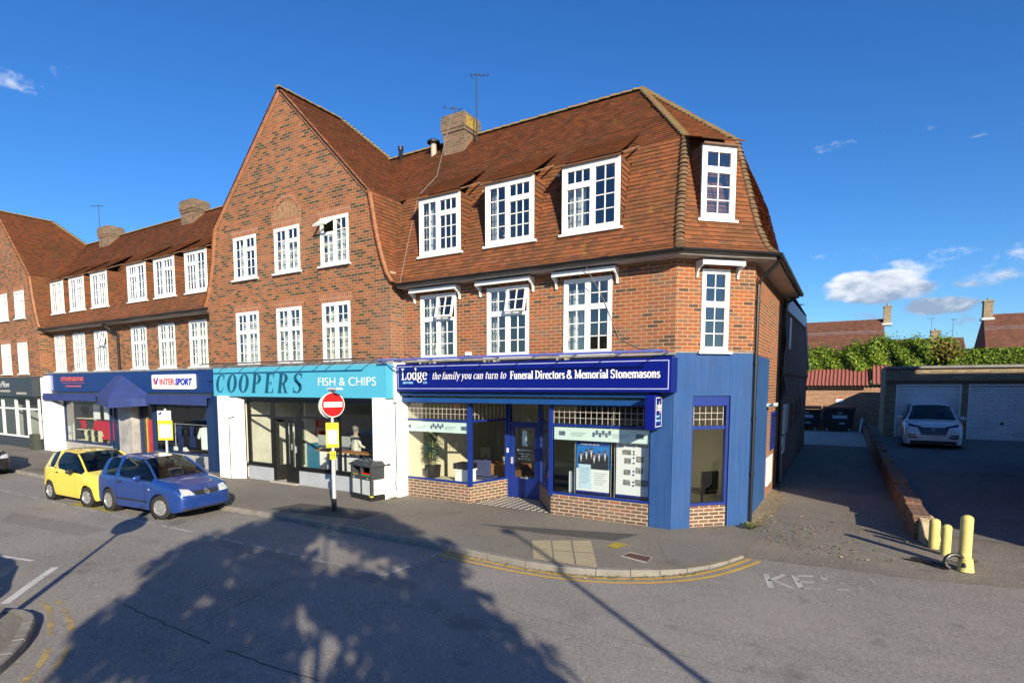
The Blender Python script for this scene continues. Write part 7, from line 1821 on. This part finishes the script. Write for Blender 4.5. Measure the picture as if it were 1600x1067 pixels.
# =================================================================== INSIDE THE SHOP WINDOWS
t = thing('pot_plant', 'tall leafy pot plant in a black planter behind the left funeral shop window', 'plant', (-9.6, .75, .02))
m = MB(T(-9.85, .62, .45)); m.prism([(-.13, 0), (.13, 0), (.17, .36), (-.17, .36)], -.16, .16); m.build('planter', M_['plastic_black'], t)
m = MB(); m.box(-10.3, -8.3, .14, .95, .02, .45); tag(m.build('window_shelf', M_['cream'], None), 'cream display shelf inside the left funeral shop window', 'shelf')
m = MB(); LF = MB(); b0 = V((-9.85, .62, .8))
for k in range(6): a = 6.283*k/6; m.tube([b0+V((.05*math.cos(a), .05*math.sin(a), 0)), b0+V((.11*math.cos(a), .09*math.sin(a), .55)), b0+V((.18*math.cos(a), .13*math.sin(a), 1.0))], .012, 5)
m.build('stem', paint('cane_stem', (.35, .30, .12), .7), t)
r_ = random.Random(3)
for k in range(620):
    a = r_.random()*6.283; z = r_.uniform(.15, 1.12); rr = r_.uniform(.03, .2); c = b0+V((rr*math.cos(a), rr*.8*math.sin(a), z)); d = V((math.cos(a), math.sin(a)*.8, r_.uniform(-.5, .6))).normalized(); l = r_.uniform(.10, .22); s_ = V((-d.y, d.x, 0)).normalized()*.026
    LF.poly([c-s_*.3, c+d*l*.5-s_, c+d*l, c+d*l*.5+s_])
LF.build('foliage', leafm('plant_leaf', (.06, .16, .02)), t)
m = MB(); m.box(-8.92, -8.50, .38, .80, .45, .74); m.box(-8.95, -8.47, .36, .82, .74, .80); m2_ = m.build('printer', M_['letter'], None, bevel=.015); tag(m2_, 'white printer with black top on the shelf beside the pot plant', 'printer')
m = MB(); m.box(-8.95, -8.47, .35, .80, .80, .95); m.build('black_top', M_['plastic_black'], m2_)
t = thing('desk', 'orange wood office desk inside the funeral shop', 'desk', (-7.9, 2.4, .02)); m = MB(); m.box(-9.55, -7.75, 1.9, 2.6, .72, .76); m.build('desk_top', M_['wood'], t); m = MB(); m.box(-9.5, -7.8, 1.93, 1.96, .12, .72); m.box(-9.55, -9.5, 1.9, 2.6, .02, .72); m.box(-7.8, -7.75, 1.9, 2.6, .02, .72); m.build('modesty_panel', M_['wood'], t)
def chair(x, y, rz, label, c):
    t = thing('office_chair', label, 'chair', (x, y, .02)); M = T(x, y, .02, rz)
    m = MB(M); m.box(-.25, .25, -.25, .25, .42, .50); m.build('seat', c, t, bevel=.03); m = MB(M); m.box(-.25, .25, -.29, -.22, .52, .98); m.build('backrest', c, t, bevel=.05); m = MB(M); m.cyl((0, 0, .05), (0, 0, .42), .03); 
    for k in range(5): a = 1.2566*k; m.beam((0, 0, .07), (.26*math.cos(a), .26*math.sin(a), .04), .04, .03)
    m.build('base', M_['plastic_black'], t)
chair(-8.45, 1.25, .15, 'blue-grey office chair with its back to the splayed window', cloth('blue_grey_cloth', (.06, .07, .16)))
chair(-2.9, 2.25, .9, 'dark leather chair behind the narrow corner window', M_['plastic_black'])
m = MB(); m.box(-9.2, -8.85, 2.1, 2.14, .90, 1.2); m.box(-9.07, -8.97, 2.1, 2.16, .76, .95); tag(m.build('monitor', M_['plastic_black'], None), 'black computer monitor standing on the wooden desk', 'monitor')
m = MB(); m.lathe([(.09, 0), (.11, .12), (.11, .2), (0, .26)], 14, org=(-8.35, 2.2, .76)); tag(smooth_angle(m.build('tea_urn', M_['letter'], None)), 'small white rounded appliance on the right of the desk', 'appliance')
m = MB(); m.box(-9.3, -8.4, 5.0, 5.3, 1.45, 1.5); m.box(-8.0, -7.7, 5.44, 5.49, 1.5, 1.95); m.box(-10.3, -8.4, 3.6, 3.68, .02, 2.6) if False else None; tag(m.build('wall_shelf', M_['wood'], None), 'wooden shelf on the back wall of the funeral shop', 'shelf')
# posters hung on wires in the right-hand window
pb1 = thing('hanging_poster', 'blue and white poster of six people in dark suits hanging in the funeral shop window', 'poster', (-5.0, .25, .55)); M = T(-5.30, .20, .60)
def flat(M, x0, x1, z0, z1, mat, nm, par, y=0.0): m = MB(M); m.box(x0, x1, y, y+.006, z0, z1); return m.build(nm, mat, par)
WT = paint('poster_white', (.74, .76, .78), .8, var=.01); PB = paint('poster_blue', (.015, .17, .55), .7, var=.1)
flat(M, 0, .80, 0, .52, WT, 'poster_sheet', pb1); flat(M, 0, .80, .52, 1.20, PB, 'blue_field', pb1); flat(M, 0, .80, -.05, 0, M_['blue'], 'blue_edge', pb1); flat(M, .02, .78, 1.05, 1.20, paint('poster_deep_blue', (.008, .06, .30), .7), 'title_band', pb1, -.003)
flat(M, .06, .38, .06, .62, paint('poster_pale_blue', (.50, .66, .80), .8), 'text_panel', pb1, -.004)
lettering('poster_lettering', 'Proud to serve', .075, M @ T(.10, -.006, 1.07), M_['letter'], pb1, shear=.2)
tl_ = MB(M)
for k in range(9): tl_.box(.09, .34-.03*(k % 3), -.0065, -.0045, .53-.045*k, .536-.045*k)
for k in range(6): tl_.box(.44, .74-.04*(k % 3), -.003, -.001, .42-.05*k, .427-.05*k)
tl_.build('text_lines', M_['grey_metal'], pb1)
suit = paint('poster_suit', (.02, .022, .035), .8); skin = paint('poster_skin', (.50, .27, .18), .8); shirt = paint('poster_shirt', (.6, .68, .75), .8); hairs = [paint('poster_hair', (.04, .025, .02), .8), paint('poster_fair_hair', (.35, .25, .12), .8)]
sm = MB(M); km = MB(M); hm = MB(M); shm = MB(M)
for i, (x, h) in enumerate(((.12, .90), (.25, .96), (.37, 1.00), (.44, .88), (.56, .93), (.70, .95))):
    sm.prism([(x-.075, .52 if x > .4 else .62), (x+.075, .52 if x > .4 else .62), (x+.08, h-.14), (x+.045, h-.085), (x-.045, h-.085), (x-.08, h-.14)], -.006-.001*i, -.0045-.001*i)
    shm.prism([(x-.0, h-.24), (x+.025, h-.09), (x-.025, h-.09)], -.0075-.001*i, -.007-.001*i)
    km.prism([(x+.03*math.cos(a), h-.05+.042*math.sin(a)) for a in [6.283*k/10 for k in range(10)]], -.008-.001*i, -.007-.001*i)
    hm.prism([(x+.036*math.cos(a), h-.035+.042*math.sin(a)) for a in [math.pi*k/6 for k in range(7)]]+([(x-.04, h-.10), (x-.03, h-.04), (x+.03, h-.04), (x+.04, h-.10)][0:0]), -.009-.001*i, -.008-.001*i)
sm.build('suits', suit, pb1); shm.build('shirts', shirt, pb1); km.build('faces', skin, pb1); hm.build('hair', hairs[0], pb1)
pb2 = thing('hanging_poster', 'white family history poster with rows of small grey photographs in the funeral shop window', 'poster', (-4.0, .25, .55)); M = T(-4.34, .20, .60)
flat(M, 0, .78, 0, 1.18, WT, 'poster_sheet', pb2); flat(M, 0, .78, -.05, 0, M_['blue'], 'blue_edge', pb2)
lettering('poster_lettering', 'Our Family History', .085, M @ T(.05, -.004, 1.08), M_['navy_frame'], pb2, shear=.2, width=.68)
ph = MB(M); dm = MB(M)
for (x, z, w_, h_) in ((.14, .90, .20, .11), (.19, .70, .15, .13), (.18, .45, .15, .12), (.17, .22, .16, .12), (.46, .75, .16, .13), (.45, .50, .16, .13), (.44, .22, .28, .14)): ph.box(x, x+w_, -.006, -.001, z, z+h_)
for z in (.98, .92, .84, .72, .54, .46, .30, .22): dm.prism([(.40+.022*math.cos(6.283*k/10), z+.022*math.sin(6.283*k/10)) for k in range(10)], -.006, -.001)
ph.build('photographs', paint('old_photo', (.22, .22, .22), .8, var=.9, vscale=16), pb2); dm.build('blue_dots', M_['blue'], pb2)
wr = MB()
for x in (-5.34, -4.46, -4.38, -3.52): wr.cyl((x, .21, .5), (x, .21, 2.55), .006, .006, 5)
tag(wr.build('hanging_wires', M_['galv'], None), 'thin steel wires holding the posters in the funeral shop window', 'wires')
m = MB(); m.box(-5.75, -3.55, .14, .55, .02, .50); tag(m.build('window_shelf', paint('dark_shelf', (.03, .035, .05), .6), None), 'dark display shelf inside the right funeral shop window', 'shelf')
m = MB(); m.beam((-4.25, .45, .62), (-3.62, .4, .55), .05, .03); m.beam((-3.9, .42, .5), (-3.85, .4, .72), .05, .03); m.beam((-4.2, .40, .56), (-3.65, .5, .62), .04, .03); tag(m.build('wooden_easel', M_['wood'], None), 'small orange wooden easel lying on the dark shelf', 'easel')
m = MB(T(-5.55, .35, .5, .5)); m.box(0, .16, 0, .04, 0, .5); tag(m.build('stone_sample', M_['panel'], None), 'pale upright stone sample at the left of the dark shelf', 'stone sample')
# dark partition behind the posters
m = MB(); m.box(-5.85, -3.6, 1.5, 1.56, .02, 2.64); tag(m.build('window_partition', paint('dark_partition', (.03, .03, .04), .9), None), 'dark partition standing behind the hanging posters', 'partition')

# fish and chip shop: eating bar, counter, customer
t = thing('eating_bar', 'long wooden eating bar on black legs inside the fish and chip shop window', 'bar', (-12.2, .4, 0)); m = MB(); m.box(-13.95, -10.85, .0, .36, 1.02, 1.07); m.build('bar_top', M_['wood'], t)
for x in (-13.5, -12.85, -12.2, -11.6, -11.0): m = MB(); m.box(x-.025, x+.025, .15, .20, .02, 1.02); m.build('leg', M_['plastic_black'], t)
t = thing('shop_counter', 'steel serving counter with white tiled front in the fish and chip shop', 'counter', (-12.5, 2.0, 0)); m = MB(); m.box(-15.5, -14.05, 1.5, 2.9, .02, .95); m.build('front', M_['letter'], t); m = MB(); m.box(-15.5, -14.0, 1.45, 2.95, .95, 1.35); m.build('hot_cabinet', M_['galv'], t)
m = MB(); m.box(-13.8, -10.9, .30, .34, .05, .92); 
for k in range(4): m.box(-13.7+.7*k, -13.15+.7*k, .27, .30, .1, .9)
tag(m.build('radiator', M_['hood'], None), 'white panelled radiators standing under the eating bar in the fish shop', 'radiator')
m = MB(); m.box(-15.80, -15.79, 1.6, 2.2, 1.3, 1.9); tag(m.build('red_poster', M_['red'], None), 'red poster on the side wall inside the fish and chip shop', 'poster')
def person(label, joints, edges, rad, mats, loc, rz, group=None):
    me = bpy.data.meshes.new('person'); me.from_pydata(joints, edges, []); me.update(); o = bpy.data.objects.new('person', me); col.objects.link(o)
    sk_ = o.modifiers.new('skin', 'SKIN'); sk_.use_smooth_shade = True
    for i, v in enumerate(me.skin_vertices[0].data): v.radius = (rad[i] if isinstance(rad[i], tuple) else (rad[i], rad[i])); v.use_root = (i == 0)
    s2 = o.modifiers.new('sub', 'SUBSURF'); s2.levels = s2.render_levels = 2
    dg = bpy.context.evaluated_depsgraph_get(); m2 = bpy.data.meshes.new_from_object(o.evaluated_get(dg)); o.modifiers.clear(); o.data = m2; m2.name = 'person'
    m2.materials.clear()
    for m in mats: m2.materials.append(m)
    m2.polygons.foreach_set('use_smooth', [True]*len(m2.polygons))
    o.location = loc; o.rotation_euler = (0, 0, rz); return tag(o, label, 'person')
J = [(0, 0, .95), (0, 0, 1.15), (0, .02, 1.38), (0, .03, 1.50), (0, .04, 1.58), (0, .06, 1.68), (.19, .02, 1.40), (.27, .10, 1.14), (.22, .32, 1.06), (.20, .40, 1.06), (-.19, .02, 1.40), (-.27, .10, 1.14), (-.20, .32, 1.08), (-.18, .40, 1.08), (.10, 0, .88), (.11, .01, .50), (.12, -.01, .09), (.12, .12, .04), (-.10, 0, .88), (-.11, .01, .50), (-.12, -.01, .09), (-.12, .12, .04)]
E_l = [(0, 1), (1, 2), (2, 3), (3, 4), (4, 5), (2, 6), (6, 7), (7, 8), (8, 9), (2, 10), (10, 11), (11, 12), (12, 13), (0, 14), (14, 15), (15, 16), (16, 17), (0, 18), (18, 19), (19, 20), (20, 21)]
Rr = [(.16, .11), (.155, .11), (.17, .11), .06, (.085, .095), (.08, .09), .062, .048, .036, .03, .062, .048, .036, .03, .088, .062, .042, .035, .088, .062, .042, .035]
po = person('customer in a white top and green trousers standing at the eating bar, seen from behind', J, E_l, Rr, [paint('white_top', (.62, .60, .56), .9), paint('green_trousers', (.12, .15, .10), .9), paint('skin', (.42, .24, .17), .7), paint('grey_hair', (.20, .19, .18), .9)], (-13.05, .78, .02), R(-25))
for p in po.data.polygons:
    c = p.center; p.material_index = 1 if c.z < .93 and abs(c.x) < .24 else (3 if c.z > 1.60 or (c.z > 1.53 and c.y < .03) else (2 if c.z > 1.47 or c.y > .24 else 0))
# hair as its own cap, hands with fingers
hc = MB(); hc.lathe([(.0, .115), (.06, .10), (.098, .05), (.103, 0), (.09, -.06), (.07, -.08)], 14, org=(0, .035, 1.68)); h_ = smooth_angle(hc.build('hair', po.data.materials[3], None)); h_.parent = po
for s in (1, -1):
    hm_ = MB(); w0 = V((.20*s if s > 0 else -.18, .42, 1.06)); hm_.box(w0.x-.035, w0.x+.035, .39, .47, w0.z-.014, w0.z+.014)
    for k in range(4): l = (.065, .078, .072, .055)[k]; x = w0.x+(-.028+.018*k); hm_.tube([(x, .465, w0.z), (x, .465+l*.55, w0.z+.008), (x, .465+l, w0.z-.012)], .008, 6)
    hm_.tube([(w0.x-s*.035, .41, w0.z), (w0.x-s*.062, .44, w0.z-.004), (w0.x-s*.06, .475, w0.z-.01)], .010, 6)
    h_ = hm_.build('hand', po.data.materials[2], None); h_.parent = po

# clothes in the sportswear and schoolwear windows
def garment(label, x, y, z, w_, h_, mat, cat='garment', rz=0, group=None, folds=5, sleeves=True):
    m = MB(T(x, y, z, rz)); out = [(-w_*.36, 0), (w_*.36, 0), (w_*.38, h_*.62), (w_*.58, h_*.45), (w_*.70, h_*.55), (w_*.46, h_*.95), (w_*.14, h_), (-w_*.14, h_), (-w_*.46, h_*.95), (-w_*.70, h_*.55), (-w_*.58, h_*.45), (-w_*.38, h_*.62)]
    m.prism(out, -.04, .04); 
    for k in range(folds): xx = -w_*.3+w_*.6*k/(folds-1); m.cyl((xx, -.04, .02), (xx*.6, -.04, h_*.9), .02, .014, 6)
    o = m.build('garment', mat, None, bevel=.012); return tag(o, label, cat, group)
cr_red = cloth('crimson_cloth', (.42, .012, .03)); cr_grn = cloth('dark_green_cloth', (.02, .045, .04)); cr_crm = cloth('cream_cloth', (.55, .52, .35)); cr_wh = cloth('white_cloth', (.68, .74, .76)); cr_gy = cloth('grey_green_cloth', (.10, .12, .10)); cr_bl = cloth('navy_cloth', (.02, .035, .12)); cr_bk = cloth('black_cloth', (.015, .015, .02))
garment('white t-shirt hanging at the right of the sportswear window', -20.55, .45, .62, .62, .86, cr_wh, rz=.15)
garment('grey green sweatshirt hanging beside the white t-shirt', -19.85, .45, .52, .62, .98, cr_gy, rz=.1)
garment('pale top at the right edge of the sportswear window', -19.35, .45, .95, .4, .6, cr_crm)
for k in range(4): garment('row of dark navy sports clothes on the rail behind the white t-shirt', -22.7+.42*k, .7, .6, .5, .85, (cr_bl, cr_bk)[k % 2], group='navy clothes on the rail', folds=3)
for k in range(7): garment('crimson school blazers bunched on the rail in the schoolwear window', -29.0+.26*k, .45+.05*(k % 2), .62, .44, .86, cr_red, group='crimson blazers on the rail', folds=4, rz=.3-.1*k)
for k, (x, z, mt, nm) in enumerate(((-30.8, 1.05, cr_red, 'crimson jumper on the upper left shelf of the schoolwear window'), (-30.1, 1.05, cr_grn, 'dark green jumper beside the crimson one on the shelf'), (-29.3, 1.2, cr_crm, 'cream shirt on the shelf in the middle of the schoolwear window'), (-30.7, .55, cr_bk, 'black folded jumper on the lower left shelf of the schoolwear window'), (-30.6, 1.6, cr_bk, 'black blazer high at the left of the schoolwear window'), (-27.3, 1.2, cr_grn, 'dark green jumper at the right of the schoolwear window'))): garment(nm, x, .6, z, .55, .5, mt, folds=3)
m = MB(); 
for z in (.52, 1.02, 1.55): m.box(-31.1, -29.6, .4, .85, z-.03, z)
tag(m.build('display_shelves', M_['cream'], None), 'cream shelves at the left of the schoolwear window', 'shelves')
m = MB(); m.cyl((-23.2, .7, 1.52), (-19.2, .7, 1.52), .015, .015, 6); m.cyl((-23.1, .7, .02), (-23.1, .7, 1.52), .015, .015, 6); tag(m.build('clothes_rail', M_['galv'], None), 'steel clothes rail in the sportswear window', 'rail')
for k, x in enumerate((-29.2, -28.2)): m = MB(); m.box(x, x+.62, .35, .36, 1.55, 2.25); tag(m.build('window_poster', M_['letter'], None), ('left', 'right')[k]+' of the two white posters high in the schoolwear window', 'poster')
m = MB(); m.box(-24.15, -23.55, .15, .2, .1, 1.7); o = m.build('red_banner', M_['red'], None); tag(o, 'tall red banner with yellow edge inside the sportswear shop door', 'banner'); m = MB(); m.box(-24.25, -24.15, .15, .2, .1, 1.75); m.box(-23.55, -23.45, .15, .2, .1, 1.75); m.build('yellow_edge', M_['yellow'], o)

mix_ = (cr_bl, cr_bk, cr_gy, cr_wh, cr_grn)
for k in range(9): garment('row of sports tops hanging on the back rail of the sportswear shop', -23.0+.42*k, 1.9, 1.35, .40, .62, mix_[(k*3) % 5], group='tops on the back rail', folds=3, rz=.2)
for k in range(8): garment('row of school jumpers hanging high at the back of the schoolwear shop', -30.9+.5*k, 1.8, 1.45, .42, .6, (cr_grn, cr_bk, cr_red, cr_bl)[(k*3) % 4], group='jumpers at the back of the schoolwear shop', folds=3)
for k in range(5): garment('row of cream and dark tops low in the middle of the schoolwear window', -30.0+.32*k, .38, .50, .34, .52, (cr_crm, cr_grn, cr_crm, cr_bk, cr_crm)[k], group='tops low in the schoolwear window', folds=3)
for k in range(4):
    m = MB(); x = -22.9+.33*k; m.prism([(0, 0), (.26, 0), (.27, .05), (.18, .09), (.10, .16), (0, .15)], 0, .10); m.v = [V((p.x+x, p.y+.3, p.z+.50)) for p in m.v]
    tag(m.build('shoe', M_['letter' if k % 2 else 'navy_frame'], None, bevel=.01), 'sports shoe in the row along the bottom of the sportswear window', 'shoe', 'shoes in the sportswear window')
# drinks fridge, menu boards and lamps of the chip shop
m = MB(); m.box(-16.5, -15.95, 1.0, 1.6, .02, 1.95); o = m.build('drinks_fridge', M_['hood'], None, bevel=.02); tag(o, 'tall white drinks fridge at the left of the fish and chip shop', 'fridge')
m = MB(); m.box(-15.948, -15.94, 1.06, 1.54, .3, 1.85); m.build('glass_door', paint('fridge_door', (.10, .16, .14), .15, var=.6, vscale=9), o)
for k in range(3): m = MB(); m.box(-13.8+1.02*k, -12.9+1.02*k, 2.95, 2.98, 1.75, 2.35); b_ = m.build('menu_board', M_['plastic_black'], None); tag(b_, ('left', 'middle', 'right')[k]+' black menu board high on the back wall of the chip shop', 'menu board'); m = MB(); [m.box(-13.7+1.02*k, -13.2+1.02*k+.05*(j % 3), 2.944, 2.949, 2.28-.07*j, 2.30-.07*j) for j in range(7)]; m.build('menu_lines', M_['letter'], b_)
m = MB(); m.lathe([(0, 0), (.10, 0), (.12, .22), (.04, .25)], 14, org=(-9.0, 4.9, 1.75)); tag(smooth_angle(m.build('wall_lamp', M_['cream'], None)), 'small cream wall lamp above the desk in the funeral shop', 'lamp')
m = MB(); m.box(-8.75, -8.35, 5.44, 5.49, 1.35, 1.85); tag(m.build('picture_frame', M_['letter'], None), 'white framed notice on the back wall of the funeral shop', 'picture')
